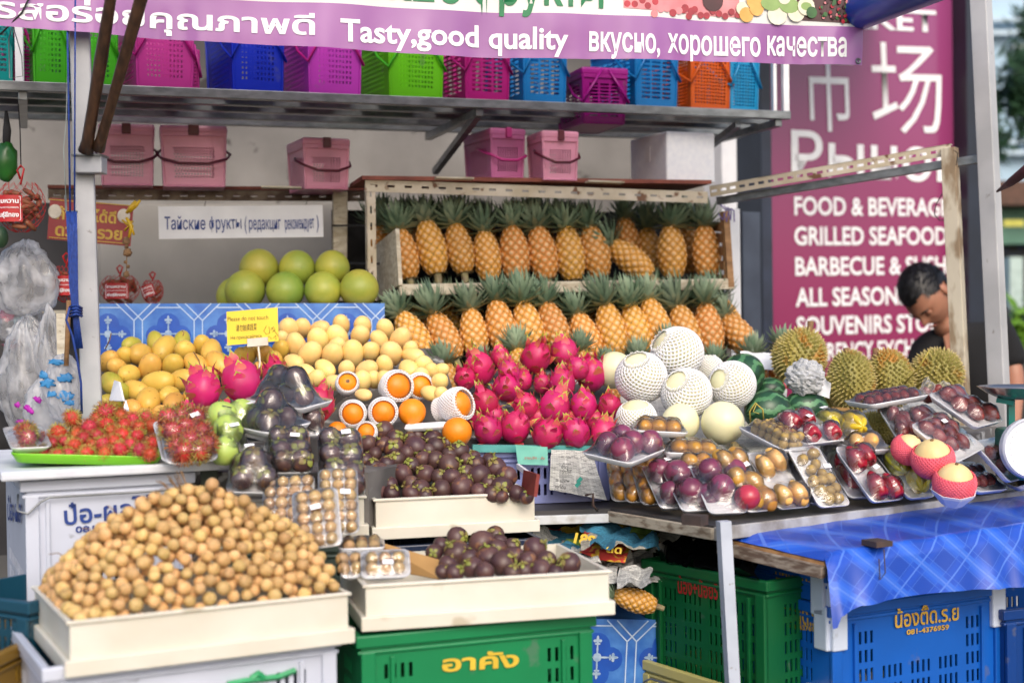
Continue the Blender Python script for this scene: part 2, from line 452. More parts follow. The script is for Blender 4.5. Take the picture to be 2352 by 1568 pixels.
# the lighter lower sheet that lines the wall below the long shelf
b = MB()
M, w, h = frame3(P(232, 712, 4.92), P(800, 705, 5.02), P(232, 470, 4.92))
b.panel(M, w, h, [], t=0.01)
o = b.build('wall_sheet', mat('grey_board', 'bab6af', 'a39f98', scale=3, rough=0.8, spots=(9, 0.66, '8d8378'), detail=7))
tag(o, 'dirty pale grey board lining the wall behind the pomelos', 'board')

# ------------------------------------------------------------------ dark cladding and the big sign of the shop next door
m_navy = mat('dark_navy_cladding', '1b1f2b', '141721', scale=8, rough=0.45)
m_navy2 = mat('navy_frame', '2c3448', '222838', scale=8, rough=0.4)
def upright(name, x0, x1, d0, d1, zlo, zhi, m, label, cat, thick=0.12):
    A = P(x0, 720, d0); B = P(x1, 720, d1); A.z = zlo; B.z = zlo
    T = A.copy(); T.z = zhi
    M, w, h = frame3(A, B, T)
    bb = MB(); bb.panel(M, w, h, [], t=thick)
    return tag(bb.build(name, m), label, cat)
upright('white_pillar', 1662, 1696, 5.45, 5.5, 0, 3.2, m_white, 'narrow white pillar edge between the foam box and the dark cladding', 'pillar')
upright('dark_cladding_panel', 1696, 1752, 5.6, 5.7, 0, 3.4, m_navy, 'dark navy cladding panel left of the purple sign', 'panel')
upright('navy_sign_frame', 1753, 1776, 5.9, 5.92, 0, 3.4, m_navy2, 'slim blue grey upright framing the left edge of the purple sign', 'frame')
upright('lower_slate_panel', 1708, 1748, 5.3, 5.34, 0, 1.3 + 0.40, mat('slate_panel', '434c5c', '383f4e', scale=8, rough=0.5), 'slate grey panel behind the right end of the pineapple shelf', 'panel', 0.05)

SA = P(1772, 800, 6.0); SB = P(2222, 800, 6.42); SA.z = SB.z = 0.55
ST = SA.copy(); ST.z = 3.1
SM_, sw, sh = frame3(SA, SB, ST)
root = empty('market_sign', Matrix.Translation(SA)); tag(root, 'tall purple sign listing food, seafood and souvenirs behind the man in black', 'sign')
b = MB(); b.panel(Matrix.Identity(4), sw, sh, [], t=0.05)
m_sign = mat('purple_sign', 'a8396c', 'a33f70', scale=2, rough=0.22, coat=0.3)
# the board's base colour runs from wine red below to mauve above
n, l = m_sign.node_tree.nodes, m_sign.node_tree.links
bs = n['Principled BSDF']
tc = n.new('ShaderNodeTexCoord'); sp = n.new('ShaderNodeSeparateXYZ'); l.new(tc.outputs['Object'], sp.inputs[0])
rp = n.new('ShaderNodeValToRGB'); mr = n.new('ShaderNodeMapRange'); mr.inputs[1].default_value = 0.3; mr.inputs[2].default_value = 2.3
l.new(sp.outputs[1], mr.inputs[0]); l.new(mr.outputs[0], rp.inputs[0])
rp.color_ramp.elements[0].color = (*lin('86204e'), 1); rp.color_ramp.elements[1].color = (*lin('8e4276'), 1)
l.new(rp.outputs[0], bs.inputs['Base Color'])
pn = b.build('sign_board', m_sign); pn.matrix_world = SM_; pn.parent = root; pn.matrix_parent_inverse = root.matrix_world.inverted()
pl = Plane(SM_)
for t, a, bb, hh, bo in [
        ('MARKET', (1815, 56), (2150, 74), 50, 0.022), ('市', (1848, 285), (1962, 287), 158, -0.003), ('场', (2004, 289), (2166, 290), 163, -0.003),
        ('Рынок', (1817, 404), (2212, 418), 100, 0.012),
        ('FOOD & BEVERAGES', (1824, 493), (2196, 496), 41, 0.022), ('GRILLED SEAFOOD', (1824, 562), (2174, 561), 41, 0.022),
        ('BARBECUE & SUSHI', (1826, 632), (2182, 628), 41, 0.022), ('ALL SEASONS FRUIT', (1827, 703), (2196, 696), 41, 0.022),
        ('SOUVENIRS STORE', (1829, 769), (2178, 759), 41, 0.022), ('CURRENCY EXCHANGE', (1829, 830), (2184, 812), 39, 0.022)]:
    lettering(root, pl, t, a, bb, hh, m_wtext, bold=bo, out=0.004)
upright('dark_shop_column', 2226, 2262, 6.3, 6.33, 0, 3.4, mat('deep_navy_column', '1d2535', '161c29', scale=6, rough=0.4), 'deep navy column on the right of the purple sign', 'column', 0.3)

# ------------------------------------------------------------------ the far side of the street, seen past the right pole
bM = empty('pale_blue_building', P(2420, 784, 14) * 1.0); bM.location.z = 0
tag(bM, 'pale blue building across the street with a tall sash window', 'building')
def far_panel(x0, y0, x1, y1, d, m, nm, parent, out=0.0, t=0.1, holes=None):
    A = P(x0, y1, d - out); B = P(x1, y1, d - out); T = P(x0, y0, d - out)
    M, w, h = frame3(A, B, T); q = MB(); q.panel(M, w, h, holes or [], t=t)
    o = q.build(nm, m)
    if parent is not None: o.parent = parent; o.matrix_parent_inverse = parent.matrix_world.inverted()
    return o
bpy.context.view_layer.update()
far_panel(2236, -220, 2900, 430, 14, mat('pale_blue_render', 'a9c3d6', '9db8cc', scale=1, rough=0.8), 'facade', bM, t=2.0)
far_panel(2330, 105, 2385, 232, 14, m_white, 'window_frame', bM, out=0.12, t=0.08)
far_panel(2340, 118, 2376, 222, 14, mat('green_glass', '7fb0b0', '6c9c9f', scale=3, rough=0.1), 'pane', bM, out=0.16, t=0.03)
for yy in (40, 70, 320, 345):
    far_panel(2236, yy, 2900, yy + 10, 14, mat('moulding', 'bccfdd', 'b0c4d2', scale=3, rough=0.7), 'cornice', bM, out=0.14, t=0.12)
w = tag(far_panel(2270, 415, 2900, 470, 11, mat('brown_awning', '5a3d30', '4a3226', rough=0.7), 'awning', None, t=0.6), 'brown awning over the shop front across the street', 'awning')
tag(far_panel(2270, 470, 2900, 560, 11, mat('green_fascia', '5e8f7a', '4b7a68', scale=3, rough=0.5), 'shop_fascia', None, out=-.3, t=0.2), 'green shop fascia under the brown awning across the street', 'fascia')
sf = tag(far_panel(2265, 560, 2900, 1000, 11, mat('dark_shop', '1f2a2c', '10181a', scale=2, rough=0.6, spots=(3, 0.6, '30406a')), 'dark_shop', None, out=-.5, t=0.2), 'dark open shop front across the street right of the man', 'shop')
tag(far_panel(2320, 590, 2350, 705, 10.5, mat('pale_cabinet', 'a9bdb8', '96aaa6', rough=0.5), 'display_fridge', None, t=0.4), 'pale drinks cabinet in the shop across the street', 'cabinet')
def leafy(name, centre, rad, n, m, lab, cat, leaf=0.05, trunk=True, kind='dense'):
    root = empty(name, Matrix.Translation((centre.x, centre.y, 0))); tag(root, lab, cat)
    if trunk:
        q = MB(); q.tube([(0, 0, 0), (0.03, 0, centre.z * 0.5), (0, 0, centre.z)], 0.06 * rad[0], 8, r2=0.03 * rad[0]); q.build('trunk', m_stem, root)
    q = MB(); rr = random.Random(5)
    cl = [Vector((rr.gauss(0, .45) * rad[0], rr.gauss(0, .45) * rad[1], centre.z + rr.gauss(0, .5) * rad[2])) for _ in range(14)]
    for i in range(n):
        c = cl[i % 14] + Vector((rr.gauss(0, .22) * rad[0], rr.gauss(0, .22) * rad[1], rr.gauss(0, .22) * rad[2]))
        a = Vector((rr.uniform(-1, 1), rr.uniform(-1, 1), rr.uniform(-1, 1))).normalized(); e = a.orthogonal().normalized()
        q.add([c - a * leaf, c + e * leaf * .35, c + a * leaf, c - e * leaf * .35], [(0, 1, 2, 3)])
    q.build('foliage', m, root)
    return root
m_leaf = mat('dark_leaf', '2f4f33', '1f3a26', scale=3, rough=0.5)
leafy('street_tree', P(2372, 195, 11), (0.30, 0.3, 0.42), 1500, m_leaf, 'dark green street tree in front of the pale blue building', 'tree', 0.06)
leafy('potted_palm', P(2352, 770, 8), (0.12, 0.1, 0.13), 160, mat('bright_leaf', '6f9a2f', '547d24', scale=3, rough=0.5), 'bright green potted palm behind the man in black', 'plant', 0.09, trunk=False)
# parked scooter clutter far away: dark red shape in the shop
tag(far_panel(2306, 505, 2352, 520, 10.6, mat('yellow_strip', 'b9b64a', 'a5a23f', rough=0.5), 'yellow_price_strip', None, t=0.05), 'yellow strip along the green shop fascia across the street', 'strip')

# ------------------------------------------------------------------ stall poles
def pole(name, x0, y0, x1, y1, d, w, m, lab, zlo=None, zhi=2.75, dep=None):
    A = P(x0, y0, d); B = P(x1, y1, d); dr = (B - A)
    if zlo is not None: B = A + dr * ((zlo - A.z) / dr.z)
    if zhi is not None: A = A + dr * ((zhi - A.z) / dr.z)
    q = MB(); q.bar(B, A, w, dep or w, up=SY)
    return tag(q.build(name, m, bevel=0.004), lab, 'pole')
lp = empty('stall_pole', P(211, 945, 3.40)); lp.location.z = 0
tag(lp, 'grey painted square steel pole at the left front of the stall', 'pole')
bpy.context.view_layer.update()
def childs(o, par): o.parent = par; o.matrix_parent_inverse = par.matrix_world.inverted(); return o
A = P(181, 0, 3.40); B = P(211, 945, 3.40); dr = B - A
q = MB(); q.bar(A + dr * ((0 - A.z) / dr.z), A + dr * ((2.75 - A.z) / dr.z), 0.047, 0.047, up=SY)
childs(q.build('post', m_steel, bevel=0.004), lp)
q = MB(); q.bar(P(173, 379, 3.37), P(240, 379, 3.37), 0.05, 0.042, up=UP); childs(q.build('bracket', m_steel, bevel=0.003), lp)
q = MB(); q.bar(P(172, 359, 3.37), P(242, 359, 3.37), 0.06, 0.004, up=UP); childs(q.build('bracket_plate', m_alu), lp)
q = MB(); q.tube([P(150, 448, 3.36), P(152, 485, 3.36), P(168, 487, 3.38)], 0.003, 6); q.tube([P(165, 487, 3.36), P(180, 487, 3.38)], 0.004, 6); childs(q.build('hook', m_alu), lp)
rp_ = empty('stall_pole', P(2295, 900, 4.12)); rp_.location.z = 0
tag(rp_, 'tall grey square steel pole at the right front beside the scale', 'pole')
bpy.context.view_layer.update()
A = P(2253, 0, 4.12); B = P(2297, 940, 4.12); dr = B - A
m_steel2 = mat('pale_grey_steel', 'b9babd', 'a6a7aa', scale=6, rough=0.4, spots=(25, 0.70, '8b8987'))
q = MB()
a_, b_ = A + dr * ((0 - A.z) / dr.z), A + dr * ((2.75 - A.z) / dr.z)
rotp = Vector((math.sin(R(40)), math.cos(R(40)), 0))
q.bar(a_, b_, 0.049, 0.049, up=rotp); childs(q.build('post', m_steel2, bevel=0.003), rp_)
q = MB(); q.tube([P(2372, 380, 3.7), P(2322, 418, 3.95), P(2290, 440, 4.06)], [0.016, 0.012, 0.003], 10)
tag(q.build('rolled_umbrella', mat('maroon_cloth', '5a2b33', '43202a', scale=20, rough=0.7), smooth=True), 'thin maroon furled umbrella tip against the right pole', 'umbrella')

# two dark brown wooden poles leaning on the bracket of the left pole
for (x0, y0, r0, x1, y1, r1, k) in ((197, 351, .016, 254, -2, .0125, 0), (225, 347, .014, 324, -2, .0145, 1)):
    A = P(x0, y0, 3.335); B = P(x1, y1, 3.15); D = B - A
    pts = [A + Vector((0, 0, 0.004)), A + D * 0.08, A + D * 0.3, A + D * 0.6, A + D, A + D * 1.35]
    q = MB(); q.tube(pts, [r0 * 1.15, r0 * 0.9, r0 * 0.85, r0 * 0.95, r1, r1 * 1.05], 12)
    tag(q.build('wooden_pole', m_dwood, smooth=True), ['thin dark brown wooden pole on the bracket, the steeper of two', 'thick dark brown wooden pole on the bracket, the more slanted of two'][k], 'pole')

# blue rope bundle on the left pole
m_rope = mat('blue_rope', '123a8c', '0b2a70', scale=90, rough=0.6, bump=0.9, bscale=260)
rope = empty('rope_bundle', P(165, 480, 3.33)); tag(rope, 'hank of blue cord hanging on the hook of the left pole', 'rope')
bpy.context.view_layer.update()
for k in range(7):
    xo = k * 3.6 - 10; q = MB()
    q.tube([P(163 + xo, 486, 3.33), P(166 + xo * .9, 560, 3.325), P(168 + xo * .8, 650, 3.32), P(174 + xo * .5, 730, 3.315), P(181 + xo * .7, 800, 3.32)], 0.0022, 6)
    childs(q.build('strand', m_rope, smooth=True), rope)
q = MB()
for k in range(4):
    a0 = P(160, 705 + k * 7, 3.31); q.tube([a0, P(175, 700 + k * 7, 3.295), P(188, 708 + k * 6, 3.32)], 0.0032, 6)
q.tube([P(160, 706, 3.3), P(152, 735, 3.3), P(166, 770, 3.3), P(178, 830, 3.31), P(186, 880, 3.32), P(188, 950, 3.33)], 0.003, 6)
childs(q.build('knot', m_rope, smooth=True), rope)
q = MB(); q.tube([P(153, -20, 3.33), P(157, 200, 3.33), P(161, 486, 3.33)], 0.0026, 6); q.tube([P(173, -20, 3.33), P(172, 200, 3.33), P(171, 486, 3.33)], 0.0022, 6)
childs(q.build('long_cord', m_rope, smooth=True), rope)
q = MB(); q.tube([P(130, -20, 3.33), P(140, 40, 3.33), P(158, 70, 3.34), P(152, 280, 3.34), P(146, 340, 3.34), P(152, 470, 3.34)], 0.0014, 6)
q.tube([P(10, -20, 3.4), P(30, 60, 3.4), P(50, 130, 3.4), P(52, 175, 3.4), P(22, 180, 3.4), P(20, 90, 3.4), P(40, 20, 3.4), P(60, -20, 3.4)], 0.0014, 6)
tag(q.build('loose_wire', mat('pale_wire', '8c9696', '788080', rough=0.5), smooth=True), 'thin pale grey wire looping down beside the left pole', 'wire')
q = MB(); q.tube([P(70, -10, 3.3), P(50, 30, 3.3), P(0, 80, 3.3)], 0.0024, 6); tag(q.build('electric_cable', m_dark, smooth=True), 'black cable crossing the banner at the far left', 'cable')
q = MB(); q.tube([P(42, 240, 3.9), P(46, 300, 3.9), P(48, 385, 3.85)], 0.0018, 6)
tag(q.build('electric_cable', m_dark, smooth=True), 'thin black cable hanging above the large tamarind bag', 'cable')

# ------------------------------------------------------------------ the long top shelf for baskets
ZS = 1.955
shelf = empty('basket_shelf', Q(1000, 232, ZS)); tag(shelf, 'long grey metal shelf of parallel bars carrying the row of plastic baskets', 'shelf')
bpy.context.view_layer.update()
FL, FR = Q(-60, 195, ZS), Q(1812, 266, ZS)
fd = (FR - FL).normalized(); fb = Vector((-fd.y, fd.x, 0)).normalized(); flen = (FR - FL).length
for k, off in enumerate((0, 0.14, 0.27, 0.42, 0.56)):
    q = MB(); q.bar(FL + fb * off, FR + fb * off, 0.028, 0.026 if k == 0 else 0.02, up=UP); childs(q.build('bar', m_alu, bevel=0.002), shelf)
for k, (s0) in enumerate((0.05, 0.575, 0.985)):
    p0 = FL + fd * (flen * s0) - UP * 0.024; q = MB(); q.bar(p0, p0 + fb * 0.58, 0.024, 0.024); childs(q.build('cross_bar', m_alu, bevel=0.002), shelf)
q = MB(); p0 = FL + fd * (flen * 0.575) - UP * 0.03; q.bar(p0 + fb * 0.02, p0 + fb * 0.5 - UP * 0.12, 0.02, 0.02); childs(q.build('brace', m_alu), shelf)
q = MB(); p0 = FL + fd * (flen * 0.93) - UP * 0.03; q.bar(p0 + fb * 0.02, p0 + fb * 0.55 - UP * 0.12, 0.02, 0.02); childs(q.build('brace', m_alu), shelf)
q = MB(); p0 = FR - fd * 0.012; q.bar(p0, p0 + UP * 0.6, 0.02, 0.02, up=SY); q.bar(p0 - fd * .03 + fb * 0.02, p0 - fd * .03 + UP * 0.6 + fb * 0.02, 0.012, 0.02, up=SY); childs(q.build('upright', m_white, bevel=0.002), shelf)
q = MB(); p0 = Q(46, 200, ZS); q.bar(p0, p0 + UP * 0.6, 0.022, 0.022, up=SY); childs(q.build('upright', m_white, bevel=0.002), shelf)

# ------------------------------------------------------------------ pink baskets' shelf and pineapple rack (slotted angle iron)
def slotted(A, B, w, up, m, name, parent, n=None, second=True, depth=0.03):
    """slotted angle: a face of width w pierced by slots, and a return leg"""
    A, B = Vector(A), Vector(B); M, L, H = frame3(A, B, A + Vector(up) * w)
    H = w; n = n or int(L / 0.052); hs = []
    for i in range(n):
        c = (i + .5) * L / n; hs.append((c - 0.011, H * .40, c + 0.011, H * .60))
    q = MB(); q.panel(M, L, H, hs, t=0.003)
    if second: q.panel(M @ Matrix.Translation((0, H, 0)) @ Matrix.Rotation(R(-90), 4, 'X'), L, depth, [], t=0.003)
    o = q.build(name, m); return childs(o, parent) if parent else o
rack = empty('pineapple_rack', P(900, 670, 4.25)); tag(rack, 'cream slotted angle rack with a red edged top holding two rows of pineapples', 'rack')
bpy.context.view_layer.update()
zt = 1.70
TL, TR = P(838, 405, 4.24), P(1625, 434, 4.52)
td = (TR - TL).normalized(); tb = Vector((-td.y, td.x, 0)).normalized()
q = MB(); c0 = (TL + TR) / 2 + tb * 0.12 + UP * 0.008
q.box(c0, ((TR - TL).length + .02, 0.26, 0.012), Matrix.Rotation(math.atan2(td.y, td.x), 3, 'Z')); childs(q.build('top_board', m_rust), rack)
slotted(TL - UP * 0.045, TR - UP * 0.045, 0.036, UP, m_cream, 'top_rail', rack, second=False)
a = TL - UP * 0.045; slotted(P(866, 690, 4.27), P(862, 425, 4.25), 0.028, -SX, m_cream, 'upright', rack, n=7, second=True)
BL, BR = P(915, 666, 4.22), P(1684, 652, 4.50)
bd = (BR - BL).normalized(); bb_ = Vector((-bd.y, bd.x, 0)).normalized()
q = MB(); q.bar(BL, BR, 0.022, 0.034); childs(q.build('front_board', m_cream_wood, bevel=0.003), rack)
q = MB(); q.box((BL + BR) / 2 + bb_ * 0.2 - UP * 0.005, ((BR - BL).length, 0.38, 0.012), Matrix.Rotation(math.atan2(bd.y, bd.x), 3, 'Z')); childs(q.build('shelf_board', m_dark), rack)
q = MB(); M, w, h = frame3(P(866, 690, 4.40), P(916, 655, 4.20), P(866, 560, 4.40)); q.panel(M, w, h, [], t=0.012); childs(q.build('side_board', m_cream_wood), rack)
q = MB(); q.box((BL + BR) / 2 + bb_ * .50 + UP * .04, ((BR - BL).length + .25, .012, .46), Matrix.Rotation(math.atan2(bd.y, bd.x), 3, 'Z')); childs(q.build('shade_panel', m_dark), rack)  # added dark panel, stands for the shade in the gap behind the pineapples
for k, yy in enumerate((520, 545, 575, 608, 640)):
    q = MB(); q.bar(P(1636, yy, 4.75), P(1670, yy + 2, 4.50), 0.02, 0.03); childs(q.build('slat', m_wood), rack)
q = MB(); q.bar(P(1676, 660, 4.50), P(1664, 486, 4.50), 0.02, 0.03, up=SY); childs(q.build('wooden_post', m_wood), rack)
upright('white_sheet', 1680, 1702, 4.62, 4.66, 0.8, 1.3 + 0.36, m_white, 'white board edge hung with pale cords at the right of the pineapple rack', 'board', 0.02)

# the shelf of pink baskets
ps = empty('wall_shelf', P(500, 440, 4.45)); tag(ps, 'rusty slotted shelf on the wall under the three left pink baskets', 'shelf')
bpy.context.view_layer.update()
zp = P(500, 432, 4.45).z
PL, PR = Q(110, 432, zp), Q(838, 437, zp)
pd = (PR - PL).normalized(); pb = Vector((-pd.y, pd.x, 0)).normalized()
m_rustrail = mat('rusty_rail', '7d6f5f', '4f3d30', scale=18, rough=0.7, bump=0.4, contrast=(0.4, 0.6))
q = MB(); q.box((PL + PR) / 2 + pb * 0.11 + UP * .004, ((PR - PL).length, 0.24, 0.01), Matrix.Rotation(math.atan2(pd.y, pd.x), 3, 'Z')); childs(q.build('shelf_board', m_rust), ps)
slotted(PL - UP * 0.036, PR - UP * 0.036, 0.032, UP, m_rustrail, 'rail', ps, second=False)
q = MB(); q.bar(P(779, 692, 4.5), P(781, 440, 4.5), 0.045, 0.03, up=SY); childs(q.build('upright', m_cream_wood, bevel=0.003), ps)
q = MB(); q.bar(P(765, 518, 4.47), P(865, 518, 4.4), 0.006, 0.006); childs(q.build('wire_tie', m_dark), ps)
q = MB(); q.bar(P(765, 603, 4.47), P(870, 606, 4.3), 0.008, 0.008); childs(q.build('wire_tie', m_dark), ps)

# slotted arm and grey beam that run out to the right post
arm = empty('slotted_arm_frame', P(2190, 890, 4.18)); tag(arm, 'flaking cream slotted arm and post standing in front of the man in black', 'frame')
bpy.context.view_layer.update()
A = P(1632, 452, 4.55); B = P(2186, 356, 4.18); D = (B - A); upv = (UP - D.normalized() * UP.dot(D.normalized())).normalized()
M, L, H = frame3(A, B, A + upv); H = 0.034; hs = []
n = 24
for i in range(n):
    c = (i + .5) * L / n; hs.append((c - 0.012, H * .36, c + 0.008, H * .62))
q = MB(); q.panel(M, L, H, hs, t=0.003); q.panel(M @ Matrix.Translation((0, H, 0)) @ Matrix.Rotation(R(-90), 4, 'X'), L, 0.03, [], t=0.003)
childs(q.build('slotted_rail', m_cream), arm)
q = MB(); q.bar(P(1648, 462, 4.6), P(2256, 364, 4.14), 0.02, 0.025); childs(q.build('grey_beam', m_alu, bevel=0.002), arm)
m_flake = mat('flaking_cream_post', 'c3bba9', '8d7a62', scale=22, rough=0.7, bump=0.5, contrast=(0.45, 0.6), stretch=(1, 1, .4))
q = MB(); a0 = P(2181, 340, 4.18); b0 = P(2208, 900, 4.18); D = b0 - a0; b0 = a0 + D * ((0.8 - a0.z) / D.z)
q.bar(b0, a0, 0.042, 0.038, up=Vector((math.sin(R(35)), math.cos(R(35)), 0))); childs(q.build('post', m_flake, bevel=0.002), arm)
q = MB(); q.tube([P(2164, 445, 4.13), P(2150, 470, 4.12), P(2146, 492, 4.12), P(2158, 506, 4.13), P(2168, 506, 4.14)], 0.0014, 5); childs(q.build('tie_wire', m_dark), arm)
q = MB(); q.tube([P(2190, 345, 4.14), P(2200, 352, 4.14), P(2196, 380, 4.14)], 0.0014, 5); childs(q.build('tie_wire', m_dark), arm)
q = MB()
for k in range(4):
    q.tube([P(1655 + 8 * k, 470 + 3 * k, 4.45), P(1668 + 6 * k, 484, 4.43), P(1660 + 9 * k, 505 + 4 * (k % 2), 4.44), P(1650 + 12 * k, 490, 4.45)], 0.002, 5)
childs(q.build('purple_string', mat('purple_string', '6a5a9a', '544783', rough=0.6)), arm)

# ------------------------------------------------------------------ blue canopy and furled awning
can = empty('canopy', Vector((0.2, 4.2, 0))); tag(can, 'blue tarpaulin canopy roofing the fruit stall, its rolled edge at top right', 'canopy')
bpy.context.view_layer.update()
m_tarp = mat('blue_tarp', '0f3fa8', '0b3088', scale=3, rough=0.4, trans=0.25)
q = MB(); a0 = P(1930, 44, 3.9); b0 = P(2225, -72, 3.3)
D = b0 - a0; q.tube([a0 - D * .6, a0, b0, b0 + D * .5], 0.05, 14); childs(q.build('rolled_edge', mat('blue_tarp_roll', '1648b0', '103a94', scale=3, rough=0.3), smooth=True), can)
zr = 2.62
c1 = Q(-300, -150, zr)
q = MB(); q.grid(lambda u, v: Vector((-1.75, 4.35, zr)) + SX * (3.7 * u) + SY * (1.5 * v) + UP * (0.12 * v - 0.05 * math.sin(math.pi * u * 3) ** 2), 24, 8)
childs(q.build('roof_sheet', m_tarp, smooth=True), can)

# ------------------------------------------------------------------ banner
BLp, BRp = P(-90, 54, 3.28), P(1976, 152, 3.80)
Mb, bw, _h = frame3(BLp, BRp, BLp + UP)
bpl = Plane(Mb)
def rip(x, y):
    s = x / bw
    r_ = 0.010 * math.sin(9 * x + 2.0 * y) + 0.006 * math.sin(23 * x - 3 * y + 1) * (1 - min(1, y * 2.5)) + 0.0012 * math.sin(95 * x + 7 * math.sin(3 * x)) * max(0, 1 - y * 9)
    return r_ + 0.004 * noise.noise(Vector((x * 5, y * 9, 3)))
def pxline(pts):
    return [bpl.uv(*p) for p in pts]
bot = pxline([(-90, 54), (0, 61), (300, 84), (700, 108), (1000, 127), (1300, 136), (1600, 139), (1976, 152)])
def interp(pts, x):
    for (x0, y0), (x1, y1) in zip(pts, pts[1:]):
        if x <= x1: return y0 + (y1 - y0) * (x - x0) / (x1 - x0)
    return pts[-1][1]
pw = pxline([(-90, -60), (0, -48), (500, -2), (1000, 22), (1500, 40), (1976, 66)])
ban = empty('banner', BLp); tag(ban, 'long purple and white cloth banner hanging across the top of the stall', 'banner')
bpy.context.view_layer.update()
m_purple = mat('purple_banner', 'a56cac', '965e9e', scale=3, rough=0.30, trans=0.15, bump=0.5, bscale=14, coat=0.25)
m_bwhite = mat('white_banner', 'e9e9e6', 'dfe0de', scale=3, rough=0.45, trans=0.15)
BT = 0.46
def bp_(u, v, lo, hi):
    x = u * bw; y = lo(x) + (hi(x) - lo(x)) * v
    return Mb @ Vector((x, y, rip(x, y)))
q = MB(); q.grid(lambda u, v: bp_(u, v, lambda x: interp(bot, x), lambda x: interp(pw, x)), 420, 14); childs(q.build('purple_band', m_purple, smooth=True), ban)
q = MB(); q.grid(lambda u, v: bp_(u, v, lambda x: interp(pw, x), lambda x: BT), 300, 12); childs(q.build('white_band', m_bwhite, smooth=True), ban)
for t, a, b2, hh, mm, bo in (
        ('รสอร่อยคุณภาพดี', (-12, 42), (722, 82), 44, m_wtext, 0.022),
        ('Tasty,good', (781, 96), (1102, 106), 50, m_wtext, 0.022), ('quality', (1125, 108), (1303, 116), 50, m_wtext, 0.022),
        ('вкусно,', (1352, 117), (1513, 124), 54, m_wtext, 0.022), ('хорошего', (1532, 121), (1748, 129), 54, m_wtext, 0.022), ('качества', (1764, 125), (1938, 132), 54, m_wtext, 0.022),
        ('Тайские', (640, -18), (1060, 6), 92, mat('green_print', '0d7a4a', '0a6a40', rough=0.5), 0.02),
        ('фрукты', (1088, 3), (1384, 19), 92, mat('green_print', '0d7a4a'), 0.02)):
    lettering(ban, bpl, t, a, b2, hh, mm, bold=bo, out=0.0022, fn=rip)
# printed fruit picture on the right of the banner: flat print
def dot(q, x, y, r, mi=0, n=14, z=0.003, sq=1.0):
    u, v = bpl.uv(x, y); rr = r / PM(3.6)
    vs = [Mb @ Vector((u + rr * math.cos(a) , v + rr * sq * math.sin(a), rip(u, v) + z)) for a in [2 * math.pi * i / n for i in range(n)]]
    q.add(vs, [tuple(range(n))], mi)
q = MB(); rr = random.Random(3)
pm = [mat('print_leaf', '3f6f3a', '2b4f2a', rough=0.4), mat('print_red', 'b52a3c', '8c1c2e', rough=0.4), mat('print_pale', 'e5e2cf', 'd3d0b6', rough=0.4), mat('print_dark', '4a1c26', '331018', rough=0.4),
      mat('print_pink', 'd98a90', 'c97a80', rough=0.4), mat('print_green', '93b06a', '7f9c58', rough=0.4), mat('print_orange', 'e0b060', 'd09a48', rough=0.4)]
def back(x0, x1, y0, y1, mi, z):
    vs = []; n = 20
    for j in range(2):
        for i in range(n + 1):
            u, v = bpl.uv(x0 + (x1 - x0) * i / n, (y1[0] + (y1[1] - y1[0]) * i / n) if j == 0 else y0)
            vs.append(Mb @ Vector((u, v, rip(u, v) + z)))
    q.add(vs, [(i, i + 1, n + 2 + i, n + 1 + i) for i in range(n)], mi)
back(1830, 1972, -30, (46, 60), 3, 0.0015)
back(1430, 1700, -30, (20, 40), 4, 0.0014)
k = 0
for x in range(1440, 1520, 16): dot(q, x + rr.uniform(-3, 3), rr.uniform(2, 18), 8, 1, z=0.0022 + .0001 * k); k += 1
for x in range(1500, 1600, 15): dot(q, x, rr.uniform(8, 34), 9, rr.choice([1, 4, 4]), z=0.0022 + .0001 * k); k += 1
for x in range(1570, 1700, 14): dot(q, x, rr.uniform(20, 38), 8, 1, z=0.0022 + .0001 * k); k += 1
for (x, y, r_, mi) in ((1640, 0, 26, 3), (1715, 34, 18, 6), (1738, 20, 18, 6), (1732, 2, 20, 6), (1706, 20, 16, 2), (1770, 8, 26, 5), (1785, 34, 25, 2), (1785, 36, 12, 5), (1812, 14, 26, 5), (1828, 30, 22, 2), (1850, 16, 22, 2), (1850, 16, 14, 5), (1800, -4, 16, 2), (1862, 30, 14, 0)):
    dot(q, x, y, r_, mi, z=0.0022 + .0001 * k, sq=.7 if mi == 5 else 1); k += 1
for i in range(70):
    dot(q, rr.uniform(1880, 1968), rr.uniform(-5, 54), rr.uniform(3, 6), rr.choice([1, 4, 3, 0]), n=8, z=0.0022 + .00005 * k); k += 1
childs(q.build('fruit_print', pm), ban)
q = MB(); u, v = bpl.uv(1965, 143); q.lathe([(0.003, 0), (0.007, 0.002), (0.0085, 0)], 14, M=Mb @ Matrix.Translation((u, v, rip(u, v) + .003))); childs(q.build('eyelet', m_alu), ban)
# ------------------------------------------------------------------ fruit shapes (unit meshes, real size, shared by the copies)
def KA(x, y): return (188.2 + .2 * x, 639.7 + .2 * y)
def KB(x, y): return (564.5 + .2 * x, 677.4 + .2 * y)
def KC(x, y): return (987.8 + .2 * x, 733.8 + .2 * y)
def KD(x, y): return (1317.1 + .2 * x, 922 + .2 * y)
def KE(x, y): return (1740.5 + .26 * x, 865.5 + .26 * y)
def KF(x, y): return (357.5 + .2082 * x, 846.7 + .2082 * y)
def K3(x, y): return (.4 * x, 940.8 + .4 * y)
def K4(x, y): return (752.6 + .4 * x, 940.8 + .4 * y)
def K5(x, y): return (1505.3 + .4 * x, 940.8 + .4 * y)
def K6(x, y): return (752.6 + .36 * x, 470.4 + .36 * y)
def K7(x, y): return (1505.3 + .36 * x, 470.4 + .36 * y)

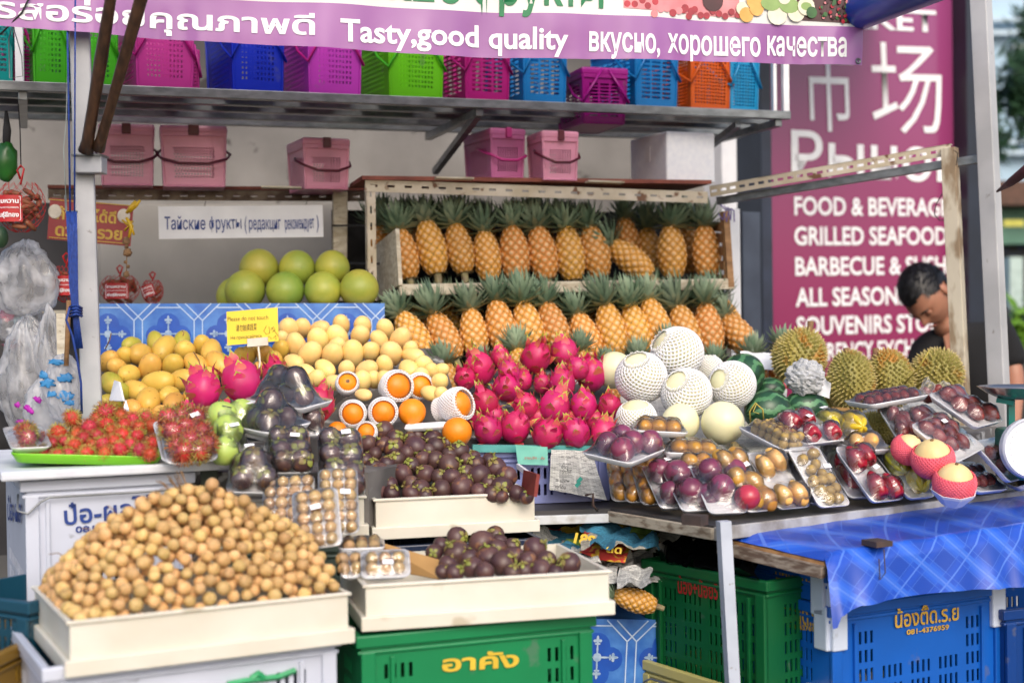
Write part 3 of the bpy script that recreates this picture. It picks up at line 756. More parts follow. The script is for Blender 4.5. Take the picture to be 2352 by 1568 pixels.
m_longan = mat('longan_skin', 'cba872', 'b6935a', scale=60, rough=0.65, bump=0.3, bscale=300, rnd=0.22, spots=(120, 0.66, '8f6a42'), hue=0.012, sss=0.1)
m_mango_y = mat('yellow_mango_skin', 'deb458', 'cda24a', scale=14, rough=0.38, rnd=0.08, hue=0.014, sss=0.12, spots=(70, 0.67, '9a6e2c'), spec=0.4)
m_mango_g = mat('greenish_mango_skin', 'a9a83c', 'c4ac48', scale=14, rough=0.42, rnd=0.08, sss=0.1, spots=(80, 0.70, '6a5a20'))
m_mango_p = mat('pale_mango_skin', 'f0d28c', 'ebc77c', scale=12, rough=0.42, rnd=0.05, hue=0.012, sss=0.15, spots=(90, 0.76, 'a57a40'), spec=0.35)
m_pomelo = mat('pomelo_skin', '87993c', 'b3ab42', scale=7, rough=0.42, bump=0.35, bscale=220, rnd=0.10, hue=0.02, detail=5, spots=(45, 0.72, '6f6420'))
m_mgs = mat('mangosteen_skin', '3c242c', '5c403a', scale=28, rough=0.42, bump=0.12, rnd=0.25, hue=0.012, spots=(40, 0.60, '735038'), contrast=(0.3, 0.7))
m_calyx = mat('mangosteen_calyx', '838a3a', '77643c', scale=40, rough=0.5, rnd=0.15, contrast=(0.4, 0.6))
m_df = mat('dragon_fruit_skin', 'c01e62', 'ae2656', scale=18, rough=0.42, rnd=0.10, hue=0.01, sss=0.12, spots=(26, 0.66, 'd85a86'))
m_bract = mat('dragon_fruit_bract', 'd02c6c', 'c8684e', scale=22, rough=0.5, rnd=0.10, trans=0.15, contrast=(0.42, 0.62))
m_btip = mat('bract_tip', 'b8b048', '9ca63e', scale=40, rough=0.55, rnd=0.15)
m_orange = mat('orange_skin', 'ef8f12', 'e88410', scale=20, rough=0.38, bump=0.35, bscale=420, rnd=0.05, hue=0.006, sss=0.1, spots=(60, 0.76, '9a6a20'))
m_melon = mat('pale_melon_skin', 'e6e2bd', 'dcd8ac', scale=9, rough=0.4, rnd=0.03, sss=0.12, bump=0.05)
m_wmelon = mat('watermelon_dark', '254d33', '1a3a26', scale=14, rough=0.34, detail=6)
m_pine = mat('pineapple_orange', 'd8963c', 'c88632', scale=30, rough=0.55, rnd=0.12, hue=0.014, bump=0.3)
m_pine_e = mat('pineapple_eye', 'dcb688', 'd0a878', scale=50, rough=0.6, rnd=0.12)
m_pine_g = mat('pineapple_groove', 'a87030', '8f7030', scale=40, rough=0.7, rnd=0.12)
m_crown = mat('pineapple_leaf', '93a58a', '5f7860', scale=14, rough=0.5, rnd=0.18, hue=0.012, spec=0.4)
m_durian = mat('durian_husk', 'a89a52', '8f8848', scale=10, rough=0.6, rnd=0.10, contrast=(0.35, 0.6), spots=(9, 0.58, 'a87a34'))
m_dtip = mat('durian_spike_tip', 'c8b880', 'b09a60', scale=30, rough=0.6)
m_ramb = mat('rambutan_skin', 'cc3330', 'b0242c', scale=30, rough=0.5, rnd=0.18, hue=0.018)
m_rhair = mat('rambutan_hair', 'b0603c', 'a8a04a', scale=26, rough=0.5, rnd=0.18, contrast=(0.45, 0.6), trans=0.2)
m_sapo = mat('sapodilla_skin', 'c08c38', 'b07c2c', scale=12, rough=0.3, rnd=0.10, coat=0.2, hue=0.01)
m_plum = mat('purple_passion_skin', '7a3450', '5c2840', scale=12, rough=0.28, rnd=0.25, coat=0.2, hue=0.015, spots=(30, 0.66, '8a5a58'))
m_plumr = mat('red_passion_skin', 'b83248', '8c2840', scale=8, rough=0.28, coat=0.2)
m_rose = mat('rose_apple_skin', 'a5182c', '8c1226', scale=10, rough=0.25, rnd=0.10, coat=0.3, spots=(30, 0.68, 'c04a58'), stretch=(1, 1, .3))
m_star = mat('star_fruit_skin', 'd5b322', 'b0b02c', scale=8, rough=0.28, coat=0.2, rnd=.05)
m_lk = mat('longkong_skin', 'b39858', 'a08448', scale=18, rough=0.55, rnd=0.12, spots=(60, 0.68, '6a4a30'))
m_salak = mat('salak_skin', '88342e', '682828', scale=30, rough=0.4, rnd=0.22, bump=0.4, bscale=240)
m_guava = mat('guava_skin', 'b0c666', '9fb856', scale=10, rough=0.35, bump=0.3, bscale=60, rnd=0.06, sss=0.1)
m_pmango = mat('packed_mango_skin', 'eab864', 'e0aa56', scale=12, rough=0.35, rnd=0.05, sss=0.1)
m_pear = mat('pear_skin', 'e6cf9a', 'd8bf82', scale=20, rough=0.45)

def me_of(name, m, fn=None, r=1, nu=18, nv=12, extra=None):
    b = MB(); b.sph((0, 0, 0), r, nu, nv, fn=fn)
    if extra: extra(b)
    return b.mesh(name, m, smooth=True)
def S(th, ph): return (math.sin(ph) * math.cos(th), math.sin(ph) * math.sin(th), math.cos(ph))
def lump(amp, fr, seed):
    def f(th, ph):
        p = Vector(S(th, ph)); k = 1 + amp * noise.noise(p * fr + Vector((seed, 0, 0))); return p * k
    return f
ME = {}
ME['longan'] = me_of('longan', m_longan, lump(.05, 1.2, 1), (.0132, .0132, .0127), 12, 8)
def mango_f(seed, bend=.12):
    def f(th, ph):
        p = Vector(S(th, ph)); t = (p.z + 1) / 2                  # z is the long axis, stem end at +z
        k = 1.0 - 0.16 * (1 - t) ** 2 + 0.05 * noise.noise(p * 1.3 + Vector((seed, 0, 0)))
        return Vector((p.x * k + bend * (1 - t) ** 2, p.y * k * .93, p.z))
    return f
for i in range(4): ME['mango%d' % i] = mango_f(i * 3.1, .05 + .06 * i)
def mango_mesh(key, m, i): return me_of('mango', m, ME['mango%d' % i], (.034, .034, .050), 20, 14)
ME['mango_y'] = [mango_mesh('y', m_mango_y, i) for i in range(4)]
ME['mango_g'] = [mango_mesh('g', m_mango_g, i) for i in range(4)]
ME['mango_p'] = [mango_mesh('p', m_mango_p, i) for i in range(4)]
ME['pmango'] = [me_of('mango', m_pmango, ME['mango%d' % i], (.021, .021, .032), 16, 12) for i in range(4)]
ME['pomelo'] = me_of('pomelo', m_pomelo, lambda th, ph: Vector(S(th, ph)) * (1 + .04 * max(0, math.cos(ph)) ** 4 - .03 * abs(math.cos(ph))), .062, 28, 20)
ME['mgs'] = me_of('mangosteen', m_mgs, lump(.05, 1.4, 2), (.026, .026, .0235), 18, 12)
def calyx_b(b, mi=0, top=.0215, r=.016):
    for k in range(4):
        a0 = k * math.pi / 2 + .3
        def f(u, v):
            a = a0 + (u - .5) * 1.35 * math.sin(math.pi * min(.98, max(.12, v * .85 + .1))); rr_ = r * v
            return Vector((math.cos(a) * rr_, math.sin(a) * rr_, top + .004 * math.sin(v * 2.6) - (.004 * v * v) + (.001 if k % 2 else 0)))
        b.grid(f, 4, 4, mi)
    b.tube([(0, 0, top - .001), (0.001, 0, top + .006), (.002, .001, top + .010)], .0032, 7, r2=.0024, mi=mi)
q = MB(); calyx_b(q); ME['calyx'] = q.mesh('calyx', m_calyx, smooth=True)
q = MB(); q.sph((0, 0, 0), (.026, .026, .0235), 16, 10, fn=lump(.05, 1.4, 2)); calyx_b(q, 1, r=.020); ME['mgs_one'] = q.mesh('mangosteen', [m_mgs, m_calyx], smooth=True)
# dragon fruit: ribbed oval body; bracts are separate leaf meshes
ME['df'] = [me_of('dragon_fruit', m_df, lambda th, ph, s=s: Vector(S(th, ph)) * (1 + .035 * math.cos(5 * th + 2.4 * ph + s) * math.sin(ph) + .03 * noise.noise(Vector(S(th, ph)) * 2.4 + Vector((s, 0, 0)))), (.040, .040, .046), 24, 16) for s in (0, 2, 4)]
def bract_mesh(L, W, curl, nm='bract'):
    q = MB()
    def f(u, v):
        w = W * (1 - v ** 1.6) * (.75 + .5 * math.sin(math.pi * min(1, v + .15))); x = (u - .5) * 2 * w
        lift = curl * v ** 2.2
        return Vector((x, L * v, .0012 + lift - 6.0 * x * x * (1 - v) - .0015 * (1 - v)))
    nv_ = 7; q.grid(f, 4, nv_)
    for j in range(nv_):
        for i in range(4):
            if j >= 5 or (j == 4 and i in (0, 3)): q.m[j * 4 + i] = 1
    return q.mesh(nm, [m_bract, m_btip], smooth=True)
ME['bract'] = [bract_mesh(.026, .013, .006), bract_mesh(.030, .011, .014), bract_mesh(.022, .014, .003), bract_mesh(.036, .009, .020)]
q = MB(); q.lathe([(.001, .0), (.010, .001), (.012, .005), (.007, .008), (.006, .014), (.001, .012)], 8); ME['df_tail'] = q.mesh('dried_flower', m_stem, smooth=True)
ME['orange'] = me_of('orange', m_orange, lump(.02, 1.5, 5), (.0365, .0365, .035), 24, 16)
q = MB(); q.sph((0, 0, 0), (.0365, .0365, .035), 24, 16, fn=lump(.02, 1.5, 5)); q.lathe([(.0002, .0357), (.004, .0362), (.007, .0345)], 10, mi=1); ME['orange_stem'] = q.mesh('orange', [m_orange, m_stem], smooth=True)
ME['melon'] = me_of('melon', m_melon, lump(.03, 1.1, 4), .06, 30, 20)
ME['guava'] = me_of('guava', m_guava, lump(.10, 1.9, 7), (.036, .036, .034), 18, 12)
ME['sapodilla'] = me_of('sapodilla', m_sapo, lump(.04, 1.2, 3), (.0195, .0195, .028), 16, 10)
ME['passion'] = me_of('passion_fruit', m_plum, lump(.04, 1.2, 6), (.029, .029, .031), 18, 12)
ME['passionr'] = me_of('passion_fruit', m_plumr, lump(.04, 1.2, 6), (.029, .029, .031), 18, 12)
ME['longkong'] = me_of('longkong', m_lk, lump(.05, 1.2, 8), (.0125, .0125, .0135), 12, 9)
ME['salak'] = me_of('salak', m_salak, lambda th, ph: Vector(S(th, ph)) * (1 - .25 * max(0, math.cos(ph)) ** 2 * math.sin(ph)), (.014, .014, .024), 12, 10)
ME['rose'] = me_of('rose_apple', m_rose, lambda th, ph: Vector((S(th, ph)[0] * (.62 + .45 * (1 - math.cos(ph)) / 2 + .07 * math.cos(4 * th) * (ph > 1.6)), S(th, ph)[1] * (.62 + .45 * (1 - math.cos(ph)) / 2 + .07 * math.sin(4 * th) * (ph > 1.6)), math.cos(ph) + (.35 if ph > 2.7 else 0))), (.026, .026, .038), 20, 14)
def star_f(th, ph):
    p = Vector(S(th, ph)); k = .55 + .45 * abs(math.cos(2.5 * th)) ** .7
    return Vector((p.x * k, p.y * k, p.z))
ME['star'] = me_of('star_fruit', m_star, star_f, (.030, .030, .045), 40, 14)
ME['pear'] = me_of('pear', m_pear, lambda th, ph: Vector(S(th, ph)) * (1 + .10 * max(0, math.cos(ph)) ** 3), (.034, .034, .033), 22, 14)
def ramb_mesh(seed, n=260):
    q = MB(); q.sph((0, 0, 0), (.0165, .0165, .0185), 12, 9); rr = random.Random(seed)
    for i in range(n):
        z = 1 - 2 * (i + .5) / n; th = i * 2.39996; rr_ = math.sqrt(1 - z * z); d = Vector((rr_ * math.cos(th), rr_ * math.sin(th), z))
        t = d.orthogonal().normalized(); t = Matrix.Rotation(rr.uniform(0, 6.28), 3, d) @ t
        p0 = Vector((d.x * .0165, d.y * .0165, d.z * .0185)); L = rr.uniform(.007, .0125); w = .0006
        p1 = p0 + d * L * .6 + t * L * .2; p2 = p0 + d * L * .8 + t * L * .62; s_ = d.cross(t) * w
        q.add([p0 - s_ * 1.5, p0 + s_ * 1.5, p1 + s_, p1 - s_, p2], [(0, 1, 2, 3), (3, 2, 4)], 1)
    return q.mesh('rambutan', [m_ramb, m_rhair], smooth=True)
ME['ramb'] = [ramb_mesh(s) for s in (1, 2)]
# pineapple
def pine_body(seed):
    q = MB(); NU, NV = 90, 66; H = .145
    def rad(t): return .0405 * (math.sin(math.pi * min(1, max(0, (t * .90 + .055)))) ** .42) * (1.04 - .16 * t)
    pat = {}
    def f(u, v):
        a = 2 * math.pi * u; t = v
        k1 = 9 * a + 34 * t + seed; k2 = 9 * a - 34 * t - seed
        p = abs(math.sin(k1 / 2) * math.sin(k2 / 2)); r_ = rad(t) * (1 + .085 * (p ** .7 - .35) + .03 * (p > .86))
        return Vector((r_ * math.cos(a), r_ * math.sin(a), H * t))
    q.grid(f, NU, NV)
    for j in range(NV):
        for i in range(NU):
            a = 2 * math.pi * (i + .5) / NU; t = (j + .5) / NV
            p = abs(math.sin((9 * a + 34 * t + seed) / 2) * math.sin((9 * a - 34 * t - seed) / 2))
            q.m[j * NU + i] = 1 if p > .66 else (2 if p < .14 else 0)
    q.add([f(i / NU, 0) for i in range(NU)], [tuple(range(NU - 1, -1, -1))], 2); q.add([f(i / NU, 1) for i in range(NU)], [tuple(range(NU))], 2)
    return q.mesh('body', [m_pine, m_pine_e, m_pine_g], smooth=True)
ME['pine'] = [pine_body(0), pine_body(1.7)]
def crown_mesh(seed, n=84, L0=.066):
    q = MB(); rr = random.Random(seed)
    for i in range(n):
        t = i / n; a = i * 2.39996 + rr.uniform(-.2, .2); el = R(6 + 78 * t ** .8) + rr.uniform(-.12, .12)
        L = L0 * (.55 + .75 * math.sin(math.pi * (.15 + .7 * t))) * rr.uniform(.8, 1.15); w = .0078 * (1.1 - .4 * t)
        dr = Vector((math.cos(a) * math.cos(el), math.sin(a) * math.cos(el), math.sin(el))); sd_ = Vector((-math.sin(a), math.cos(a), 0)); nn = sd_.cross(dr)
        base = Vector((0, 0, .030 * t)) + Vector((math.cos(a), math.sin(a), 0)) * .008
        vs = []
        for k, (s_, wk, dp) in enumerate(((0, 1, 0), (.35, 1.05, -.03), (.7, .6, -.01), (1.0, .02, .10))):
            c = base + dr * (L * s_) - nn * (L * dp) - Vector((0, 0, L * .22 * s_ * s_ * (1 - t)))
            vs += [c - sd_ * w * wk - nn * (.002 * wk), c + nn * 0, c + sd_ * w * wk - nn * (.002 * wk)]
        q.add(vs, [(3 * k + j, 3 * k + j + 1, 3 * k + j + 4, 3 * k + j + 3) for k in range(3) for j in range(2)])
    return q.mesh('crown', m_crown, smooth=True)
ME['crown'] = [crown_mesh(1), crown_mesh(2, 76, .058), crown_mesh(3, 92, .072)]
q = MB(); q.tube([(0, 0, .004), (.002, 0, -.012), (.001, .002, -.03)], .011, 8, r2=.009)
rr = random.Random(8)
for i in range(14):
    a = i * .45; q.add([(.012 * math.cos(a), .012 * math.sin(a), 0), (.03 * math.cos(a), .03 * math.sin(a), .004 - .014 * rr.random()), (.012 * math.cos(a + .3), .012 * math.sin(a + .3), .002)], [(0, 1, 2)])
ME['pstem'] = q.mesh('stalk', mat('pineapple_stalk', '9a9468', '7d6a58', scale=40, rough=0.7), smooth=False)
# durian
def durian_mesh(rx, rz, seed, n=520):
    q = MB(); rr = random.Random(seed)
    def sh(p): 
        a = math.atan2(p.y, p.x); k = 1 + .07 * math.cos(5 * a + seed) * (1 - p.z * p.z)
        return Vector((p.x * rx * k, p.y * rx * k, p.z * rz))
    q.sph((0, 0, 0), 1, 24, 16, fn=lambda th, ph: sh(Vector(S(th, ph))))
    for i in range(n):
        z = 1 - 2 * (i + .5) / n; th = i * 2.39996 + rr.uniform(-.05, .05); rr_ = math.sqrt(1 - z * z); d = Vector((rr_ * math.cos(th), rr_ * math.sin(th), z))
        c = sh(d); nrm = Vector((d.x / rx, d.y / rx, d.z / rz)).normalized(); t = nrm.orthogonal().normalized(); e = nrm.cross(t)
        s_ = rx * .095; h_ = rx * rr.uniform(.18, .26); a0 = rr.uniform(0, 1.5); tip = c + nrm * h_ + t * rr.uniform(-.002, .002)
        bs_ = [c - nrm * .001 + (t * math.cos(a0 + k * math.pi / 2.5) + e * math.sin(a0 + k * math.pi / 2.5)) * s_ for k in range(5)]
        md = [p.lerp(tip, .62) for p in bs_]
        q.add(bs_ + md, [(k, (k + 1) % 5, 5 + (k + 1) % 5, 5 + k) for k in range(5)], 0)
        q.add(md + [tip], [(k, (k + 1) % 5, 5) for k in range(5)], 1)
    return q.mesh('durian', [m_durian, m_dtip], smooth=False)

def net_mesh(rfun, z0, z1, n=26, turns=.55, r=.0011, seg=22, m=None, ring=True, name='foam_net'):
    """diamond lattice of thin foam strands on a surface of revolution"""
    q = MB()
    for s_ in (1, -1):
        for k in range(n):
            pts = []
            for i in range(seg + 1):
                t = i / seg; z = z0 + (z1 - z0) * t; a = 2 * math.pi * (k / n + s_ * turns * t); rr_ = rfun(t); pts.append(Vector((rr_ * math.cos(a), rr_ * math.sin(a), z)))
            q.tube(pts, r, 4, cap=False)
    return q.mesh(name, m or m_net, smooth=True)

# ------------------------------------------------------------------ wrapped foam trays
def tray_b(q, w, l, dep=.016, rc=.014, mi=0, flare=.008):
    def ring(inset, z, rcx):
        pts = []
        for (cx, cy, a0) in ((w - rcx - inset, rcx + inset, -90), (w - rcx - inset, l - rcx - inset, 0), (rcx + inset, l - rcx - inset, 90), (rcx + inset, rcx + inset, 180)):
            for k in range(5): a = R(a0 + 22.5 * k); pts.append(Vector((cx + rcx * math.cos(a), cy + rcx * math.sin(a), z)))
        return pts
    rings = [ring(flare + .004, 0, rc), ring(flare, .001, rc), ring(0.0008, dep - .003, rc), ring(0, dep, rc), ring(.0035, dep, rc), ring(flare + .004, .0035, rc * .8), ring(flare + .012, .003, rc * .6)]
    n = 20; vs = [p for r_ in rings for p in r_]; fs = []
    for j in range(len(rings) - 1):
        for i in range(n): fs.append((j * n + i, j * n + (i + 1) % n, (j + 1) * n + (i + 1) % n, (j + 1) * n + i))
    fs.append(tuple(range(n - 1, -1, -1))); fs.append(tuple((len(rings) - 1) * n + i for i in range(n)))
    q.add(vs, fs, mi)
PR = {'longan': (ME['longan'], .0132, 'longan'), 'mgs': (ME['mgs_one'], .026, 'mangosteen'), 'sapo': (ME['sapodilla'], .0175, 'sapodilla'), 'passion': (ME['passion'], .029, 'passion_fruit'), 'passionr': (ME['passionr'], .029, 'passion_fruit'),
      'lk': (ME['longkong'], .0125, 'longkong'), 'salak': (ME['salak'], .014, 'salak'), 'rose': (ME['rose'], .022, 'rose_apple'), 'star': (ME['star'], .027, 'star_fruit'), 'guava': (ME['guava'], .036, 'guava'),
      'ramb': (ME['ramb'][0], .018, 'rambutan'), 'pmango': (ME['pmango'][1], .021, 'mango')}
def fill(kind, w, l, rnd, layers=1, pad=.012, sp=1.0):
    r_ = PR[kind][1]; out = []
    along = {'sapo': 1.35, 'salak': 1.6, 'rose': 1.5, 'star': 1.5, 'pmango': 1.5}.get(kind, 1)
    sx = 2.02 * r_ * sp; sy = 2.02 * r_ * along * sp
    for L in range(layers):
        nx = max(1, int((w - 2 * pad - L * r_) / sx)); ny = max(1, int((l - 2 * pad - L * r_) / sy))
        for j in range(ny):
            for i in range(nx):
                x = w / 2 + (i - (nx - 1) / 2) * sx + (.2 * r_ if j % 2 else -.2 * r_) * (nx > 1) + rnd.uniform(-.1, .1) * r_; y = l / 2 + (j - (ny - 1) / 2) * sy + rnd.uniform(-.1, .1) * r_
                out.append((x, y, .004 + r_ * (1 + 1.5 * L)))
    return out
def pack(A, B, Cc, kind, label, cat='fruit pack', group=None, fruits=None, layers=1, sticker=None, seed=0, w=None, l=None, sp=1.0, film=m_film, flat=False, sc=1.0):
    """wrapped tray standing on its lower edge A-B, its upper left corner at Cc"""
    M, W, L = frame3(A, B, Cc)
    W = w or W; L = l or L; rnd = random.Random(seed * 13 + 5)
    root = empty('fruit_pack', M); tag(root, label, cat, group)
    q = MB(); tray_b(q, W, L); q.build('foam_tray', m_foam, root, smooth=True)
    mesh, r_, nm = PR[kind]; fr = []
    pos = fruits if fruits is not None else fill(kind, W, L, rnd, layers, sp=sp)
    for p in pos:
        if len(p) == 2: p = (p[0] * W, p[1] * L, .004 + r_ * sc)
        k2 = p[3] if len(p) > 3 and isinstance(p[3], str) else kind
        mesh, r_, nm = PR[k2]; s_ = rnd.uniform(.92, 1.06) * sc
        if k2 in ('sapo', 'salak', 'rose', 'star', 'pmango'):
            Rm = Matrix.Rotation(rnd.uniform(-.5, .5) + (rnd.choice((0, math.pi)) if k2 != 'rose' else math.pi), 4, 'Z') @ Matrix.Rotation(R(90) + rnd.uniform(-.15, .15), 4, 'X') @ Matrix.Rotation(rnd.uniform(0, 6), 4, 'Z')
        elif k2 == 'mgs': Rm = Euler((rnd.uniform(-.2, 1.0), rnd.uniform(-.7, .7), rnd.uniform(0, 6))).to_matrix().to_4x4()
        else: Rm = Euler((rnd.uniform(0, 6), rnd.uniform(0, 6), rnd.uniform(0, 6))).to_matrix().to_4x4()
        put(nm, mesh, root, Matrix.Translation(p[:3]) @ Rm @ Matrix.Scale(s_, 4))
        fr.append((p[0], p[1], p[2], r_ * s_ * (1.0 if k2 != 'mgs' else 1.12) * (1.3 if k2 in ('salak', 'sapo', 'rose', 'pmango', 'star') else 1)))
    # shrink film pulled over the fruit and down to the rim
    nx, ny = 20, 28; X, Y = np.meshgrid(np.linspace(0, 1, nx + 1), np.linspace(0, 1, ny + 1)); x = X * W; y = Y * L
    base = np.full_like(x, .0165); h0 = base.copy()
    for (fx, fy, fz, R_) in fr:
        d2 = (x - fx) ** 2 + (y - fy) ** 2; c = np.where(d2 < R_ * R_, fz + np.sqrt(np.maximum(R_ * R_ - d2, 0)) * .93 + .0015, 0); h0 = np.maximum(h0, c)
    edge = (X < .02) | (X > .98) | (Y < .02) | (Y > .98); h0[edge] = .0162; h = h0.copy()
    for _ in range(14):
        a = h.copy(); a[1:-1, 1:-1] = (h[:-2, 1:-1] + h[2:, 1:-1] + h[1:-1, :-2] + h[1:-1, 2:]) / 4; h = np.maximum(h0, a); h[edge] = .0162
    rc = .012; 
    q = MB(); vs = []
    for j in range(ny + 1):
        for i in range(nx + 1):
            px, py = x[j, i], y[j, i]; cx = min(max(px, rc), W - rc); cy = min(max(py, rc), L - rc); dx, dy = px - cx, py - cy; dd = math.hypot(dx, dy)
            if dd > rc: px, py = cx + dx * rc / dd, cy + dy * rc / dd
            wv = .0009 * math.sin(px * 300 + 5 * math.sin(py * 60 + seed)) * (h[j, i] > .018)
            vs.append((px, py, h[j, i] + wv))
    q.add(vs, [(j * (nx + 1) + i, j * (nx + 1) + i + 1, (j + 1) * (nx + 1) + i + 1, (j + 1) * (nx + 1) + i) for j in range(ny) for i in range(nx)])
    q.build('film', film, root, smooth=True)
    if sticker:
        sx_, sy_ = sticker; i, j = int(sx_ * nx), int(sy_ * ny); z = h[max(0, j - 1):j + 2, max(0, i - 1):i + 2].max() + .002
        q = MB(); q.box((sx_ * W, sy_ * L, z), (.021, .012, .0004), Matrix.Rotation(rnd.uniform(-.3, .5), 3, 'Z')); q.build('price_sticker', m_sticker, root)
    return root

# ------------------------------------------------------------------ baskets, crates and stacking trays
def basket(A, B, zt, dep, m, label, holes='round', lid=False, handle='fold', hm=None, latch=None, group='plastic shopping baskets on the top shelf', lift=0, taper=.90, cat='basket', name='plastic_basket', hscale=1.0):
    """front bottom edge from A to B, top at height zt, dep deep"""
    A = Vector(A); B = Vector(B); d = (B - A); d.z = 0; w = d.length; yaw = math.atan2(d.y, d.x); H = zt - A.z
    M = Matrix.Translation(A) @ Matrix.Rotation(yaw, 4, 'Z'); root = empty(name, M); tag(root, label, cat, group)
    tw, td_ = w / taper, dep / taper; ox, oy = (tw - w) / 2, (td_ - dep) / 2
    b0 = [Vector((0, 0, 0)), Vector((w, 0, 0)), Vector((w, dep, 0)), Vector((0, dep, 0))]
    t0 = [Vector((-ox, -oy, H)), Vector((w + ox, -oy, H)), Vector((w + ox, dep + oy, H)), Vector((-ox, dep + oy, H))]
    q = MB()
    for k in range(4):
        a_, b_ = b0[k], b0[(k + 1) % 4]; at, bt = t0[k], t0[(k + 1) % 4]; L = (b_ - a_).length; hs = []
        U = lambda x, y: None
        if holes == 'round': nx, ny, x0, x1, y0, y1, fx, fy = max(6, int(L / .0145)), 9, .16, .84, .16, .84, .52, .52
        elif holes == 'slot': nx, ny, x0, x1, y0, y1, fx, fy = max(3, int(L / .04)), 10, .12, .88, .14, .86, .80, .55
        elif holes == 'lattice': nx, ny, x0, x1, y0, y1, fx, fy = max(9, int(L / .013)), 11, .17, .83, .16, .76, .55, .68
        elif holes == 'grid': nx, ny, x0, x1, y0, y1, fx, fy = max(7, int(L / .013)), 13, .08, .92, .10, .88, .62, .60
        for i in range(nx):
            for j in range(ny):
                cx = x0 + (x1 - x0) * (i + .5) / nx; cy = y0 + (y1 - y0) * (j + .5) / ny; hw = (x1 - x0) / nx * fx / 2; hh = (y1 - y0) / ny * fy / 2
                if holes == 'lattice' and j % 2: cx += hw * .9
                hs.append((cx - hw, cy - hh, cx + hw, cy + hh))
        o = len(q.v); q.panel(Matrix.Identity(4), 1, 1, hs, t=.0)
        # drop to a single skin then bend it onto the tapering wall
        nrm = (b_ - a_).cross(at - a_).normalized()
        for i in range(o, len(q.v)):
            x, y, z = q.v[i]; lo = a_.lerp(b_, x); hi = at.lerp(bt, x); p = lo.lerp(hi, y); q.v[i] = tuple(p)
    # keep only the outer skin (inner one coincides): rebuild without duplicate faces
    seen = set(); nf = []
    for f in q.f:
        key = frozenset(tuple(round(c, 6) for c in q.v[i]) for i in f)
        if len(key) < 3 or key in seen: continue
        seen.add(key); nf.append(f)
    q.f = nf; q.m = [0] * len(nf)
    q.add(b0, [(0, 3, 2, 1)])
    for k in range(4): q.tube([b0[k] + Vector((0, 0, .002)), b0[(k + 1) % 4] + Vector((0, 0, .002))], .0035, 6)
    for k in range(4): q.tube([b0[k], t0[k]], .004, 6)
    body = q.build('basket_wall', m, root)
    sl = body.modifiers.new('thickness', 'SOLIDIFY'); sl.thickness = .0018
    q = MB()
    for k in range(4): q.bar(t0[k], t0[(k + 1) % 4], .009, .014)
    q.build('rim', m, root, bevel=.002)
    if lid:
        q = MB(); c = Vector((w / 2, dep / 2, H + .014)); q.box(c, (tw + .012, td_ + .012, .026)); q.build('lid', m, root, bevel=.008)
        if latch:
            q = MB(); q.box((w / 2, -oy - .009, H + .012), (w * .18, .012, .032)); q.build('latch', latch, root, bevel=.002)
    hm = hm or m
    q = MB(); zt_ = H - .008; pts = []
    if handle == 'fold':       # two halves leaning forward over the front: a V seen from the street
        for s_ in (0, 1):
            x0 = -ox - .004 if s_ == 0 else w + ox + .004
            pts = [Vector((x0, dep * .5, zt_)), Vector((x0 + (-.008 if s_ == 0 else .008), dep * .2, zt_ - H * .30)), Vector((x0 + (0 if s_ == 0 else 0), -oy * .5 - .012, zt_ - H * .50)),
                   Vector((x0 + (tw * .18 if s_ == 0 else -tw * .18), -oy - .008, zt_ - H * .22)), Vector((w * (.42 if s_ == 0 else .58), -oy - .006, H + .02))]
            q.tube(pts, .0042, 6)
    elif handle == 'down':     # bail lying across the front face
        a0 = Vector((-ox - .004, dep * .5, H * .62 + .02)); a1 = Vector((w + ox + .004, dep * .5, H * .62 + .02)); zf = H * .46
        q.tube([a0, a0 + Vector((-.012, -dep * .3, -H * .10)), Vector((-ox - .002, -oy * .2 - .016, zf + .01)), Vector((w * .25, -oy * .2 - .022, zf - .004)), Vector((w * .75, -oy * .2 - .022, zf - .004)), Vector((w + ox + .002, -oy * .2 - .016, zf + .01)), a1 + Vector((.012, -dep * .3, -H * .10)), a1], .0042, 7)
    if handle: q.build('handle', hm, root, smooth=True)
    return root

